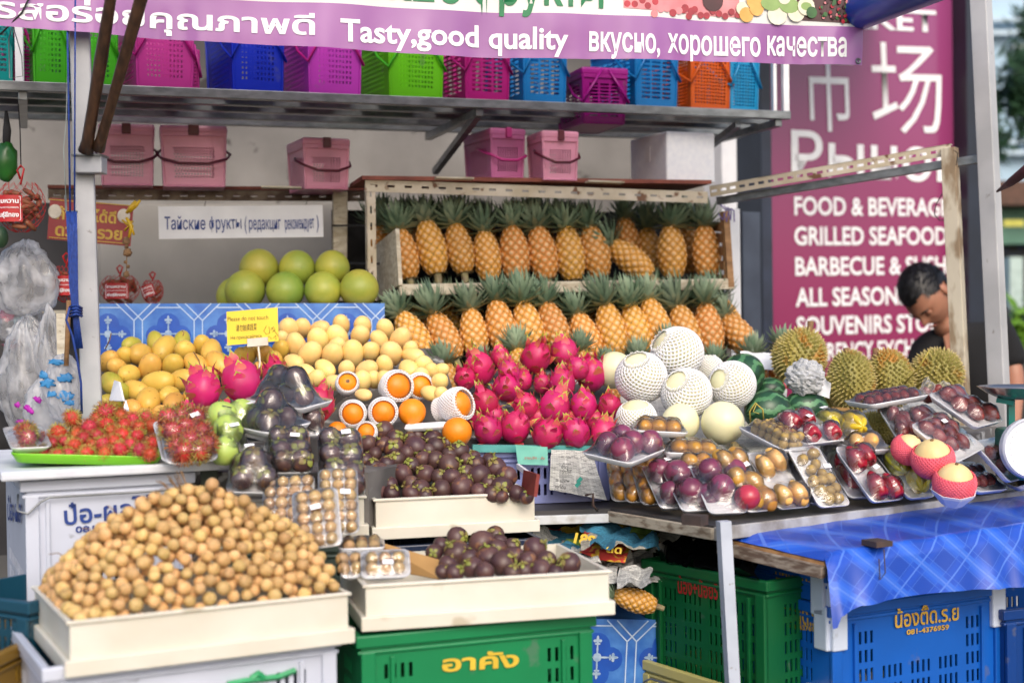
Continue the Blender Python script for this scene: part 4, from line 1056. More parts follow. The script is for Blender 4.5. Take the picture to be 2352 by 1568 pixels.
def crate(A, B, H, dep, m, label, group=None, mtext=None, open_=True, corner=None, rows=None, flare=.03, name='plastic_crate', wire=True, solid_top=.28, cat='crate', side=True):
    """rim front edge from A (left) to B (right); slotted walls of height H below it"""
    A = Vector(A); B = Vector(B); B.z = A.z; d = B - A; w = d.length; yaw = math.atan2(d.y, d.x)
    M = Matrix.Translation(A - UP * H) @ Matrix.Rotation(yaw, 4, 'Z'); root = empty(name, M); tag(root, label, cat, group)
    q = MB(); fl = flare * H; r90 = math.pi / 2
    sides = [(Vector((0, 0)), Vector((w, 0))), (Vector((w, 0)), Vector((w, dep))), (Vector((w, dep)), Vector((0, dep))), (Vector((0, dep)), Vector((0, 0)))]
    for k, (p, r_) in enumerate(sides):
        L = (r_ - p).length; hs = []
        gw = .085; ng = max(2, int((L - .05) / gw)); g0 = (L - ng * gw) / 2; rws = int((H - .04) / .042) + 1
        for g in range(ng):
            for s_ in range(4):
                x = g0 + g * gw + .018 + s_ * .0165
                for j in range(rws):
                    y = .02 + j * .042
                    if y + .028 < H - .03 and (y + .03 < H * (1 - solid_top) or (side and g in (0, ng - 1))): hs.append((x, y, x + .0075, y + .028))
        Mk = Matrix.Translation((p.x, p.y, 0)) @ Matrix.Rotation(math.atan2((r_ - p).y, (r_ - p).x), 4, 'Z') @ Matrix.Rotation(R(90), 4, 'X')
        q.panel(Mk, L, H, hs, t=.004)
    q.box((w / 2, dep / 2, .006), (w - .01, dep - .01, .008))
    q.build('crate_wall', m, root)
    q = MB()
    for z, hgt, out in ((H - .012, .024, .010), (H - .034, .008, .006)):
        q.box((w / 2, -out / 2 + .001, z), (w + 2 * out, out, hgt)); q.box((w / 2, dep + out / 2 - .001, z), (w + 2 * out, out, hgt))
        q.box((-out / 2 + .001, dep / 2, z), (out, dep, hgt)); q.box((w + out / 2 - .001, dep / 2, z), (out, dep, hgt))
    q.build('rim', m, root, bevel=.003)
    for x in (.0, w):
        q = MB(); q.box((x + (.014 if x == 0 else -.014), -.003, H / 2 - .015), (.028, .010, H - .035)); q.build('corner_rib', m, root, bevel=.002)
    for f in (.13, .87):
        q = MB(); q.box((w * f, -.003, H / 2 - .02), (.008, .009, H - .05)); q.build('rib', m, root, bevel=.001)
    if corner:
        for x in (0, w):
            q = MB(); q.box((x + (.019 if x == 0 else -.019), -.0055, H - .05), (.042, .016, .098)); q.build('painted_corner', corner, root, bevel=.004)
        q = MB(); q.box((-.0045, .02, H - .05), (.016, .045, .098)); q.build('painted_corner', corner, root, bevel=.004)
    if wire:
        q = MB(); q.tube([(-.012, .02, H - .03), (-.016, -.012, H - .062), (.004, -.02, H - .068), (.03, -.018, H - .045), (.05, -.016, H - .036), (w - .05, -.016, H - .036), (w - .03, -.018, H - .045), (w - .004, -.02, H - .068), (w + .014, -.012, H - .062), (w + .012, .02, H - .03)], .0024, 7)
        q.build('wire_handle', m_alu, root, smooth=True)
    return root, Matrix(M)

def stack_tray(A, B, H, dep, label, cut=True):
    """cream stacking tray: rim front edge A-B, thin walls, stepped foot flange"""
    A = Vector(A); B = Vector(B); B.z = A.z; d = B - A; w = d.length; yaw = math.atan2(d.y, d.x)
    M = Matrix.Translation(A - UP * H) @ Matrix.Rotation(yaw, 4, 'Z'); root = empty('stacking_tray', M); tag(root, label, 'tray', 'cream plastic stacking trays')
    q = MB(); t = .005; z0 = .012; g = .010
    q.box((w / 2, g + t / 2, z0 + (H - z0) / 2), (w - 2 * g, t, H - z0)); q.box((w / 2, dep - g - t / 2, z0 + (H - z0) / 2), (w - 2 * g, t, H - z0))
    q.box((g + t / 2, dep / 2, z0 + (H - z0) / 2), (t, dep - 2 * g - 2 * t, H - z0)); q.box((w - g - t / 2, dep / 2, z0 + (H - z0) / 2), (t, dep - 2 * g - 2 * t, H - z0))
    q.box((w / 2, dep / 2, z0 + .003), (w - 2 * g - .012, dep - 2 * g - .012, .005))
    q.build('tray_wall', m_tray, root, bevel=.0015)
    q = MB()
    for z, hh, o in ((H - .003, .006, .006), (.017, .028, .010)):
        q.box((w / 2, g - o / 2 + .001, z), (w - 2 * g + 2 * o, o, hh)); q.box((w / 2, dep - g + o / 2 - .001, z), (w - 2 * g + 2 * o, o, hh))
        q.box((g - o / 2 + .001, dep / 2, z), (o, dep - 2 * g, hh)); q.box((w - g + o / 2 - .001, dep / 2, z), (o, dep - 2 * g, hh))
    q.build('flange', m_tray, root, bevel=.002)
    return root, Matrix(M), w
# ------------------------------------------------------------------ tables, banks and crates
def sheet(name, corners, m, label, cat='newspaper', group=None, amp=.012, nu=22, nv=22, seed=0, parent=None, fold=6.0, t=.0008, kind=None):
    """a crumpled or draped sheet through four corners (ll, lr, ur, ul)"""
    a, b_, c, d = [Vector(p) for p in corners]; nrm = (b_ - a).cross(d - a).normalized(); q = MB(); q.uv = []
    L1 = (b_ - a).length; L2 = (d - a).length
    def f(u, v):
        p = a.lerp(b_, u).lerp(d.lerp(c, u), v); k = Vector((u * L1, v * L2, seed * 3.7)) * fold * 3
        w_ = abs(noise.noise(k)) * 2 - .5 + .6 * noise.noise(k * 2.7)
        jit = Vector((noise.noise(k + Vector((9, 0, 0))), noise.noise(k + Vector((0, 9, 0))), 0)) * amp * .8
        return p + nrm * (amp * w_) + jit
    q.grid(f, nu, nv)
    q.uv = [(i / nu * L1 * 2.2, j / nv * L2 * 2.2) for j in range(nv + 1) for i in range(nu + 1)]
    o = q.build(name, m, parent, smooth=True)
    if label: tag(o, label, cat, group, kind)
    return o
def prism(pts, z0, z1):
    q = MB(); n = len(pts)
    q.add([(p.x, p.y, z0) for p in pts] + [(p.x, p.y, z1) for p in pts], [tuple(range(n - 1, -1, -1)), tuple(range(n, 2 * n))] + [(i, (i + 1) % n, n + (i + 1) % n, n + i) for i in range(n)])
    return q
ZT = .84
F1, F2, F3, F4 = Q(430, 1197, ZT), Q(1402, 1168, ZT), Q(1640, 1207, ZT), Q(2440, 1112, ZT)
tab = empty('display_table', Vector((F2.x, F2.y, 0))); tag(tab, 'low wooden display table with a worn edge that carries the fruit crates and packs', 'table')
bpy.context.view_layer.update()
poly = [F1, F2, F3, F4, F4 + SY * 1.1, F1 + SY * 1.45]
childs(prism(poly, ZT - .012, ZT).build('table_top', mat('dark_table_top', '3b3a3d', '2a2a2d', scale=10, rough=0.5)), tab)
m_edge = mat('worn_table_edge', 'a39b8c', '6d5f50', scale=30, rough=0.8, bump=0.6, contrast=(.45, .65), stretch=(1, 1, 3))
q = MB(); q.bar(F1 - UP * .022, F2 - UP * .022, .018, .022); childs(q.build('edge_board', mat('white_edge_board', 'c6cbd0', '9a958c', scale=18, rough=.7, contrast=(.5, .7)), bevel=.002), tab)
q = MB(); q.bar(F2 - UP * .018, F3 - UP * .018, .02, .026); childs(q.build('edge_board', m_edge, bevel=.002), tab)
q = MB(); q.bar(F3 - UP * .018, F4 - UP * .018, .02, .03); childs(q.build('edge_board', mat('grey_edge_board', 'a8aaad', '807d7a', scale=20, rough=.7), bevel=.002), tab)
for (x, y, zt_) in ((1664, 1290, .82),):
    a = Q(1664, 1300, .70); a = P(1663, 1290, 3.12); q = MB(); bt = P(1680, 1568, 3.12); D = bt - a; q.bar(a + D * ((0 - a.z) / D.z), a + UP * .09, .026, .026, up=SY); childs(q.build('leg', mat('pale_blue_leg', 'b4bccb', 'a3abba', scale=10, rough=.5, spots=(30, .68, '6f6560'))), tab)
for p in (F4 + SY * .9, F1 + SY * 1.2, F1 + SY * .2):
    q = MB(); q.bar((p.x - (.2 if p.x > 0 else -.1), p.y, 0), (p.x - (.2 if p.x > 0 else -.1), p.y, ZT - .012), .03, .03, up=SY); childs(q.build('leg', m_alu), tab)
# iron hooks on the table edge
q = MB(); q.tube([P(1345, 1137, 3.36), P(1362, 1133, 3.35), P(1362, 1160, 3.36), P(1372, 1172, 3.38)], .0032, 7); tag(q.build('iron_hook', mat('rust_iron', '4b3a36', '38302e', rough=.7), smooth=True), 'small rusty iron hook on the table edge below the newspaper', 'hook')
q = MB(); q.box(P(1596, 1193, 3.13), (.05, .03, .022), Matrix.Rotation(-.7, 3, 'Z')); tag(q.build('table_clamp', mat('rust_iron', '4b3a36')), 'small rusty clamp at the corner of the display table', 'clamp')

# banks (sloped beds) that carry the heaps, lined with newspaper
def bank(p00, p10, p11, p01, name, label, m=m_news, cat='bed', z0=ZT + .001):
    """closed bed under the surface p00 (front left) .. p01 (back left)"""
    vs = [Vector(p) for p in (p00, p10, p11, p01)]; lo = [Vector((p.x, p.y, z0)) for p in vs]
    q = MB(); q.add(lo + vs, [(3, 2, 1, 0), (4, 5, 6, 7), (0, 1, 5, 4), (1, 2, 6, 5), (2, 3, 7, 6), (3, 0, 4, 7)])
    q.uv = [(0, 0), (1, 0), (1, .2), (0, .2), (0, .3), (1, .3), (1, 1), (0, 1)]
    return tag(q.build(name, m), label, cat)
m_bedcloth = mat('shade_bed_paper', '6d6a68', '4c4a4a', scale=8, rough=.9, spots=(14, .6, 'a8a8a8'))  # paper toned dark so gaps between the fruit read as shade
bank(P(232, 965, 3.70), P(690, 965, 3.72), P(900, 815, 4.06), P(228, 815, 4.00), 'mango_bed', 'sloping newspaper lined bed under the mangoes', m_bedcloth)
bank(P(690, 985, 3.75), P(1070, 985, 3.78), P(1010, 800, 4.10), P(690, 800, 4.05), 'mango_bed', 'sloping newspaper lined bed under the pale mangoes', m_bedcloth)
bank(P(1060, 1045, 3.66), P(1410, 1045, 3.70), P(1400, 850, 4.12), P(1070, 850, 4.10), 'dragon_fruit_bed', 'low bed in the lavender crate under the dragon fruit', m_bedcloth, z0=ZT + .16)
bank(P(1410, 1060, 3.72), P(2010, 1010, 3.9), P(2250, 925, 4.3), P(1400, 900, 4.15), 'melon_bed', 'newspaper lined bed under the melons and durians', m_news)

# blue patterned board behind the mangoes
m_blue = mat('blue_tile_print', '2a62b8', '4d86cf', scale=22, rough=0.28, detail=6, contrast=(.35, .7), coat=.2)
m_bluel = mat('pale_line_print', 'bcd0ea', 'a8c2e6', scale=30, rough=.3)
m_blued = mat('deep_blue_print', '1548a8', '1a55b8', scale=20, rough=.28, coat=.2)
A_ = P(222, 862, 4.04); B_ = P(884, 858, 4.12); T_ = P(222, 697, 4.04)
Mp, pwid, phei = frame3(A_, B_, T_)
bp = empty('tile_board', Mp); tag(bp, 'blue board printed with white star tiles behind the mangoes', 'board')
q = MB(); q.panel(Matrix.Identity(4), pwid, phei, [], t=.02); q.build('board', m_blue, bp)
def tile_print(parent, w, h, cx0, per, topy, bottom, scale=1.0, seedx=0):
    """white octagon lines, deep blue lobes and fleur crosses, period per, first double line at cx0"""
    s = per / 137.0; ql = MB(); qd = MB(); qc = MB()
    def line(x0, y0, x1, y1, wd=2.6, z=.0022):
        p0, p1 = Vector((x0, y0, 0)), Vector((x1, y1, 0))
        # clip to the board
        for _ in range(2):
            if p0.y > p1.y: p0, p1 = p1, p0
            if p1.y > h and p1.y != p0.y: p1 = p0.lerp(p1, (h - p0.y) / (p1.y - p0.y))
            if p0.y < 0 and p1.y != p0.y: p0 = p0.lerp(p1, (0 - p0.y) / (p1.y - p0.y))
            if p0.x > p1.x: p0, p1 = p1, p0
            if p1.x > w and p1.x != p0.x: p1 = p0.lerp(p1, (w - p0.x) / (p1.x - p0.x))
            if p0.x < 0 and p1.x != p0.x: p0 = p0.lerp(p1, (0 - p0.x) / (p1.x - p0.x))
        if p0.x < -1e-6 or p1.x > w + 1e-6 or p0.x > w or p1.x < 0 or p0.y < -1e-6 or p1.y > h + 1e-6 or min(p0.y, p1.y) > h or (p1 - p0).length < 1e-4: return
        d = (p1 - p0).normalized(); n_ = Vector((-d.y, d.x, 0)) * (wd * s / 2)
        ql.add([p0 - n_ + Vector((0, 0, z)), p1 - n_ + Vector((0, 0, z)), p1 + n_ + Vector((0, 0, z)), p0 + n_ + Vector((0, 0, z))], [(0, 1, 2, 3)])
    def disc(q_, cx, cy, r_, z, sx=1, sy=1, n=14):
        if cx - r_ * sx < 0 or cx + r_ * sx > w or cy - r_ * sy < 0 or cy + r_ * sy > h: 
            if cx < -r_ or cx > w + r_: return
        vs = [(min(w, max(0, cx + r_ * sx * math.cos(2 * math.pi * i / n))), min(h, max(0, cy + r_ * sy * math.sin(2 * math.pi * i / n))), z) for i in range(n)]
        q_.add(vs, [tuple(range(n))])
    k = -1
    rows_ = [topy - i * 240 * s for i in range(bottom)]
    while cx0 + (k - 1) * per < w:
        x = cx0 + k * per
        for ty in rows_:
            y = ty - 39 * s
            for off in (0, 19 * s): line(x + off, y, x + off, y - 160 * s)
            line(x, y, x - 42 * s, y + 41 * s); line(x + 19 * s, y, x - 22 * s, y + 41 * s, z=.0026)
            line(x, y, x + 41 * s, y + 41 * s, z=.003); line(x + 19 * s, y, x + 61 * s, y + 41 * s)
            line(x + 50 * s, ty - 9 * s, x + per - 32 * s, ty - 9 * s)
            line(x, y - 160 * s, x - 42 * s, y - 200 * s); line(x + 19 * s, y - 160 * s, x + 61 * s, y - 200 * s); line(x, y - 160 * s, x + 41 * s, y - 200 * s); line(x + 19 * s, y - 160 * s, x - 22 * s, y - 200 * s)
            cx = x + 9.5 * s + per / 2; cy = ty - 70 * s; n_ = 0
            for (dx, dy, r_) in ((0, 22, 26), (28, -4, 24), (-28, -4, 24), (0, -32, 26), (0, 0, 34)):
                disc(qd, cx + dx * s, cy + dy * s, r_ * s, .0006 + .0002 * n_); n_ += 1
            for a in range(4):
                R2 = Matrix.Rotation(a * math.pi / 2, 3, 'Z')
                for (px_, py_, rx_, ry_) in ((0, 34, 3, 9), (5, 32, 4, 3), (-5, 32, 4, 3), (0, 26, 6, 2.4), (0, 15, 2, 12)):
                    p = R2 @ Vector((px_, py_, 0)); disc(qc, cx + p.x * s, cy + p.y * s, s, .0030 + .0002 * a, *( (rx_, ry_) if a % 2 == 0 else (ry_, rx_)), n=8)
            disc(qc, cx, cy, 9 * s, .0040, n=8)
        k += 1
    for q_, nm, mm in ((qd, 'printed_lobes', m_blued), (ql, 'printed_lines', m_bluel), (qc, 'printed_crosses', mat('cross_print', 'a9bfd6', '7f9cc0', scale=60, rough=.4))):
        o = q_.build(nm, mm, parent); o['kind'] = 'stuff'
ppl = Plane(Mp); u0, v0 = ppl.uv(308, 736); u1, _ = ppl.uv(446, 736)
tile_print(bp, pwid, phei, u0, u1 - u0, v0 + 39 * (u1 - u0) / 137, 1)

# the lavender crate in the middle, with teal rim, card and newspaper
m_lav = plastic('lavender_plastic', '7d86bd', .35)
A_ = P(1080, 1031, 3.56); B_ = P(1398, 1035, 3.63)
lc, lM = crate(A_, B_, A_.z - ZT - .002, .38, m_lav, 'lavender plastic crate filled with dragon fruit, hung with newspaper', wire=False, solid_top=.1, rows=3, flare=0)
q = MB(); q.bar(P(1084, 1029, 3.545), P(1400, 1031, 3.62), .02, .018); tag(q.build('teal_tape', mat('teal_tape', '4f9a98', '3f8886', scale=30, rough=.4)), 'teal tape along the rim of the lavender crate', 'tape')
cd = sheet('teal_card', (P(1190, 1066, 3.535), P(1259, 1068, 3.55), P(1257, 1026, 3.545), P(1184, 1021, 3.53)), mat('teal_card', '7cc4b4', '6cb6a8', scale=20, rough=.5), 'teal card with small red print hung on the lavender crate', 'card', amp=.002, nu=8, nv=6)
Mc, _, _ = frame3(P(1190, 1066, 3.53), P(1259, 1068, 3.545), P(1190, 1030, 3.525)); lettering(cd, Plane(Mc), 'ขายปลีก - ส่ง', (1204, 1053), (1250, 1054), 6, mat('red_print', 'b84a3a'), out=.004)
q = MB(); q.box(P(1225, 1027, 3.52), (.08, .004, .026), Matrix.Rotation(YAW, 3, 'Z'))
npp = sheet('newspaper_flap', (P(1264, 1124, 3.53), P(1392, 1148, 3.55), P(1362, 1036, 3.60), P(1266, 1032, 3.56)), m_news, 'newspaper sheet with small advertisements hung over the front of the lavender crate', amp=.006, seed=4)
Mn, _, _ = frame3(P(1264, 1124, 3.52), P(1392, 1148, 3.54), P(1264, 1036, 3.53)); npl = Plane(Mn)
for (t, a, b2, h_) in (('อาย', (1288, 1075), (1302, 1077), 9), ('อาร์ทเป็นที่', (1284, 1086), (1310, 1089), 9), ('081-6276744', (1275, 1105), (1306, 1108), 6), ('ายที่ดิน', (1272, 1120), (1298, 1123), 8), ('081-8414440', (1292, 1066), (1310, 1067), 4), ('ลดเวลาเรียน', (1288, 1050), (1310, 1053), 5)):
    lettering(npp, npl, t, a, b2, h_, m_black, out=.006)
q = MB()
for (x, y) in ((1330, 1102), (1326, 1112)):
    u, v = npl.uv(x, y); q.add([Mn @ Vector((u + dx, v + dy, .007)) for dx, dy in ((-.008, -.004), (0, -.009), (.008, .004), (0, .009))], [(0, 1, 2, 3)])
childs(q.build('printed_emblem', mat('teal_ink', '1f9a8c')), npp)

# newspapers along the table and below it
sheet('newspaper_bundle', (Q(1240, 1300, .60), Q(1500, 1300, .60), Q(1640, 1215, .62), Q(1240, 1215, .62)), m_news2, 'heap of crumpled colour newspaper under the display table', amp=.05, nu=44, nv=34, fold=3, seed=2)
under = empty('paper_heap', P(1350, 1290, 3.75)); tag(under, 'crumpled printed newspapers stuffed under the table beside the green crate', 'paper heap')
bpy.context.view_layer.update()
rr = random.Random(12)
for i in range(15):
    x = 1255 + rr.uniform(0, 240); y = 1222 + rr.uniform(0, 110); d = rr.uniform(3.40, 3.68); sx_ = rr.uniform(50, 95); sy_ = rr.uniform(22, 42); sl = rr.uniform(-18, 18)
    o = sheet('newspaper_sheet', (P(x - sx_, y + sy_ + sl, d - .1), P(x + sx_, y + sy_ - sl, d - .06), P(x + sx_, y - sy_ - sl, d + .12), P(x - sx_, y - sy_ + sl, d + .1)), m_news2 if i % 3 == 0 else m_news, None, amp=.022, seed=i, nu=16, nv=14, fold=5)
    childs(o, under)
ad = sheet('advert_sheet', (P(1330, 1275, 3.42), P(1436, 1290, 3.38), P(1450, 1240, 3.5), P(1345, 1228, 3.5)), mat('red_advert', 'b83a34', 'd8b23c', scale=26, rough=.6, contrast=(.5, .54)), None, amp=.010, seed=9); childs(ad, under)
Ma, _, _ = frame3(P(1330, 1275, 3.40), P(1436, 1290, 3.36), P(1330, 1232, 3.42)); lettering(under, Plane(Ma), '189', (1318, 1246), (1366, 1254), 22, m_ytext, bold=.04, out=.004)
lettering(under, Plane(Ma), 'ดด', (1392, 1268), (1428, 1272), 16, m_ytext, bold=.03, out=.004)
sheet('newspaper_sheet', (P(1418, 1345, 3.3), P(1500, 1345, 3.3), P(1500, 1300, 3.4), P(1418, 1300, 3.4)), m_news, 'grey newspaper sheet folded over the pineapple under the table', amp=.015, seed=5, nu=12, nv=10)
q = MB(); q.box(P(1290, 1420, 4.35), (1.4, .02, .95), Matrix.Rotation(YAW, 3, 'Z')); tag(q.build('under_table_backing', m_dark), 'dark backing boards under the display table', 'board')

# blue tile cloth hanging under the table
A_ = P(1330, 1640, 3.42); B_ = P(1570, 1640, 3.47); T_ = P(1330, 1420, 3.42); M2, w2, h2 = frame3(A_, B_, T_)
lb = empty('tile_cloth_box', M2); tag(lb, 'box wrapped in blue star tile cloth under the table, a pineapple on it', 'box')
q = MB(); q.box((w2 / 2, h2 / 2, -.16), (w2, h2, .32)); q.build('box_body', m_blue, lb)
tile_print(lb, w2, h2, w2 * .42, .17, h2 * .98, 2)

# ------------------------------------------------------------------ crates
m_wcrate = plastic('white_crate_plastic', 'c2c8d8', .38); m_teal = plastic('dark_teal_plastic', '17455a'); m_gcrate = plastic('green_crate_plastic', '0b7a48', .35); m_dgcrate = plastic('dark_green_crate_plastic', '08592f', .4)
m_bcrate = plastic('blue_crate_plastic', '0f58b4', .35); m_ycrate = plastic('yellow_crate_plastic', 'c8c07a', .4); m_cornerw = plastic('white_corner_plastic', 'c4cfe2', .35)
wc, wM = crate(P(56, 1104, 3.02), P(437, 1094, 3.16), .42, .55, m_wcrate, 'white plastic crate lettered in blue under the tray of rambutans', solid_top=.42, side=False)
wpl = Plane(wM @ Matrix.Translation((0, -.001, 0)) @ Matrix.Rotation(R(90), 4, 'X'))
lettering(wc, wpl, 'ป๋อ-ผลไม้', (148, 1204), (358, 1180), 40, m_btext, bold=.02, out=.003)
lettering(wc, wpl, '081-4376959', (173, 1222), (345, 1212), 14, m_btext, bold=.02, out=.003)
q = MB(); c = wM @ Vector((.19, .26, .42 + .012)); q.box((.20, .26, .434), (.50, .60, .020)); ld = q.build('foam_slab', mat('grey_white_foam', 'd4d8e0', 'c6cad4', scale=20, rough=.6, bump=.2), None, bevel=.005); ld.matrix_world = wM
tag(ld, 'dirty white foam slab lying on the white crate under the rambutans', 'slab')
wside = Plane(wM @ Matrix.Rotation(R(-90), 4, 'Z') @ Matrix.Translation((-.55, -.001, 0)) @ Matrix.Rotation(R(90), 4, 'X'))
lettering(wc, wside, 'ป๋อ-ผล', (20, 1192), (52, 1198), 42, m_btext, bold=.02, out=.003)

gc, gM = crate(P(827, 1459, 2.73), P(1357, 1434, 2.90), .36, .38, m_gcrate, 'bright green crate lettered in yellow under the tray of mangosteens', solid_top=.30, rows=3, wire=False)
gpl = Plane(gM @ Matrix.Rotation(R(90), 4, 'X'))
lettering(gc, gpl, 'อาคัง', (1014, 1540), (1190, 1528), 34, m_ytext, bold=.03, out=.004)
w2c, w2M = crate(P(108, 1532, 2.44), P(770, 1500, 2.68), .36, .38, m_wcrate, 'white plastic crate marked with green paint under the tray of longans', solid_top=.30, rows=3, wire=False)
q = MB(); wp2 = Plane(w2M @ Matrix.Rotation(R(90), 4, 'X'))
for (pts, r_) in ((((520, 1568), (560, 1560), (600, 1556), (640, 1550), (676, 1536)), .006), (((576, 1556), (590, 1545), (602, 1556)), .008)):
    v3 = [w2M @ Matrix.Rotation(R(90), 4, 'X') @ Vector((*wp2.uv(*p), .006)) for p in pts]; q.tube(v3, r_, 5)
childs(q.build('paint_mark', mat('green_paint', '2a9a62', '208a54')), w2c)
crate(P(-130, 1355, 2.85), P(66, 1372, 2.72), .5, .4, m_teal, 'dark teal crate at the far left bottom beside the cream tray', wire=False, rows=4)
crate(P(-190, 1500, 2.62), P(-16, 1530, 2.60), .3, .3, plastic('mustard_plastic', '8a6a22'), 'mustard yellow crate corner at the bottom left', wire=False, rows=2)

dg, dM = crate(P(1484, 1282, 3.48), P(1760, 1336, 3.16), .36, .42, m_dgcrate, 'dark green crate lettered in red under the display table', solid_top=.10, rows=6, wire=False)
dpl = Plane(dM @ Matrix.Rotation(R(90), 4, 'X'))
lettering(dg, dpl, 'น้อง+น้อย5', (1560, 1360), (1652, 1376), 34, mat('red_paint', 'a82a2a', '902020'), bold=.02, out=.004)
sheet('black_bin_bag', (P(1500, 1275, 3.45), P(1740, 1325, 3.15), P(1750, 1240, 3.5), P(1530, 1240, 3.8)), mat('black_plastic_film', '101214', '0a0b0d', rough=.2), 'black plastic bag stuffed into the dark green crate', 'bag', amp=.03, seed=3, fold=5)
yc, yM = crate(P(1478, 1512, 3.46), P(1735, 1556, 3.12), .2, .38, m_ycrate, 'pale yellow crate under the dark green one', rows=2, wire=True)
bc, bM_ = crate(P(1906, 1392, 3.14), P(2300, 1345, 3.38), .45, .36, m_bcrate, 'blue crate with white corners lettered in gold below the blue table', corner=m_cornerw, solid_top=.30, wire=False)
bpl2 = Plane(bM_ @ Matrix.Rotation(R(90), 4, 'X'))
lettering(bc, bpl2, 'น้องตี๊ด.ร.ย', (2052, 1440), (2198, 1421), 36, m_gtext, bold=.015, out=.006)
lettering(bc, bpl2, '081-4376959', (2080, 1456), (2177, 1443), 11, m_gtext, bold=.03, out=.004)
bsd = Plane(bM_ @ Matrix.Rotation(R(-90), 4, 'Z') @ Matrix.Translation((-.36, 0, 0)) @ Matrix.Rotation(R(90), 4, 'X'))
lettering(bc, bsd, 'น้องตี๊ด.ร.ย', (1785, 1424), (1903, 1440), 42, m_gtext, bold=.015, out=.004)
lettering(bc, bsd, '081-4376959', (1812, 1440), (1890, 1451), 10, m_gtext, bold=.03, out=.004)
A2 = bM_ @ Vector((.0, .01, .45 + .075)); B2 = bM_ @ Vector((.44, .01, .45 + .075))
b2c, b2M = crate(A2, B2, .072, .34, m_bcrate, 'upper blue crate nested in the blue crate below the blue table', corner=m_cornerw, wire=False, rows=1, solid_top=1.0)
bs2 = Plane(b2M @ Matrix.Rotation(R(-90), 4, 'Z') @ Matrix.Translation((-.34, 0, 0)) @ Matrix.Rotation(R(90), 4, 'X'))
lettering(b2c, bs2, 'น้องตี๊ด.ร.ย', (1785, 1330), (1898, 1344), 38, m_gtext, bold=.015, out=.004)
crate(P(2308, 1400, 3.35), P(2640, 1370, 3.5), .45, .4, plastic('dark_blue_plastic', '0b3a80'), 'darker blue crate at the far right behind the lettered blue crate', rows=6, wire=False)

# ------------------------------------------------------------------ blue cloth table in front right
G1, G2, G3, G4 = Q(1652, 1220, .815), Q(1892, 1276, .79), P(2480, 1188, 3.36), Q(2480, 1112, .825)
bt_ = empty('side_table', Vector((G2.x, G2.y, 0))); tag(bt_, 'worn wooden side table under the glossy blue checked cloth', 'table')
bpy.context.view_layer.update()
q = MB(); q.add([G1 - UP * .014, G2 - UP * .014, G3 - UP * .014, G4 - UP * .014] + [p - UP * .026 for p in (G1, G2, G3, G4)], [(0, 1, 2, 3), (7, 6, 5, 4), (0, 4, 5, 1), (1, 5, 6, 2), (2, 6, 7, 3), (3, 7, 4, 0)]); childs(q.build('table_top', m_wood), bt_)
m_frayed = mat('frayed_plywood', '8d8378', '5a4a40', scale=26, rough=.85, bump=.6, contrast=(.4, .6), stretch=(1, 1, 4))
q = MB(); q.bar(G1 - UP * .035, G2 - UP * .035 , .02, .028); childs(q.build('edge_board', m_frayed, bevel=.002), bt_)
q = MB(); q.bar(G2 - UP * .033 + SY * .03, G3 - UP * .033 + SY * .03, .02, .03); childs(q.build('edge_board', m_frayed, bevel=.002), bt_)
q = MB(); pz = G3; q.bar((pz.x, pz.y, 0), (pz.x, pz.y, .77), .03, .03, up=SY); childs(q.build('leg', m_alu), bt_)
# glossy blue cloth: woven check made by the pattern of the print itself
m_cloth = bpy.data.materials.new('blue_checked_cloth'); m_cloth.use_nodes = True
n, l = m_cloth.node_tree.nodes, m_cloth.node_tree.links; bs = n['Principled BSDF']; bs.inputs['Roughness'].default_value = .36; bs.inputs['Coat Weight'].default_value = .15
tc = n.new('ShaderNodeTexCoord')
def stripes(rot, sc, lo, hi):
    mp = n.new('ShaderNodeMapping'); mp.inputs['Rotation'].default_value = (0, 0, rot); l.new(tc.outputs['UV'], mp.inputs[0])
    wv = n.new('ShaderNodeTexWave'); wv.inputs['Scale'].default_value = sc; wv.wave_profile = 'SIN'; l.new(mp.outputs[0], wv.inputs[0])
    rp = n.new('ShaderNodeMapRange'); rp.inputs[1].default_value = lo; rp.inputs[2].default_value = hi; l.new(wv.outputs[0], rp.inputs[0]); return rp.outputs[0]
def mixc(fac, a, b2):
    mx = n.new('ShaderNodeMix'); mx.data_type = 'RGBA'
    l.new(fac, mx.inputs[0])
    for s_, v in ((6, a), (7, b2)):
        if isinstance(v, tuple): mx.inputs[s_].default_value = (*v, 1)
        else: l.new(v, mx.inputs[s_])
    return mx.outputs[2]
nz = n.new('ShaderNodeTexNoise'); nz.inputs['Scale'].default_value = 4; l.new(tc.outputs['UV'], nz.inputs[0])
base = mixc(stripes(.66, 1.3, .35, .75), lin('1240a4'), lin('1f56c4'))
base = mixc(stripes(-.66, 1.3, .4, .8), base, lin('1848b4'))
zig = n.new('ShaderNodeTexVoronoi'); zig.inputs['Scale'].default_value = 42; l.new(tc.outputs['UV'], zig.inputs[0])
base = mixc(stripes(.66, 1.3, .86, .90), base, lin('2c60c8'))
for rot in (.66, -.66):
    base = mixc(stripes(rot, 1.3, .992, .997), base, lin('4a72cc'))
    base = mixc(stripes(rot + .001, 2.6, .996, .999), base, lin('3a62c0'))
l.new(base, bs.inputs['Base Color'])
nu, nv = 80, 34; q = MB(); q.uv = []
Lf = (G3 - G2).length
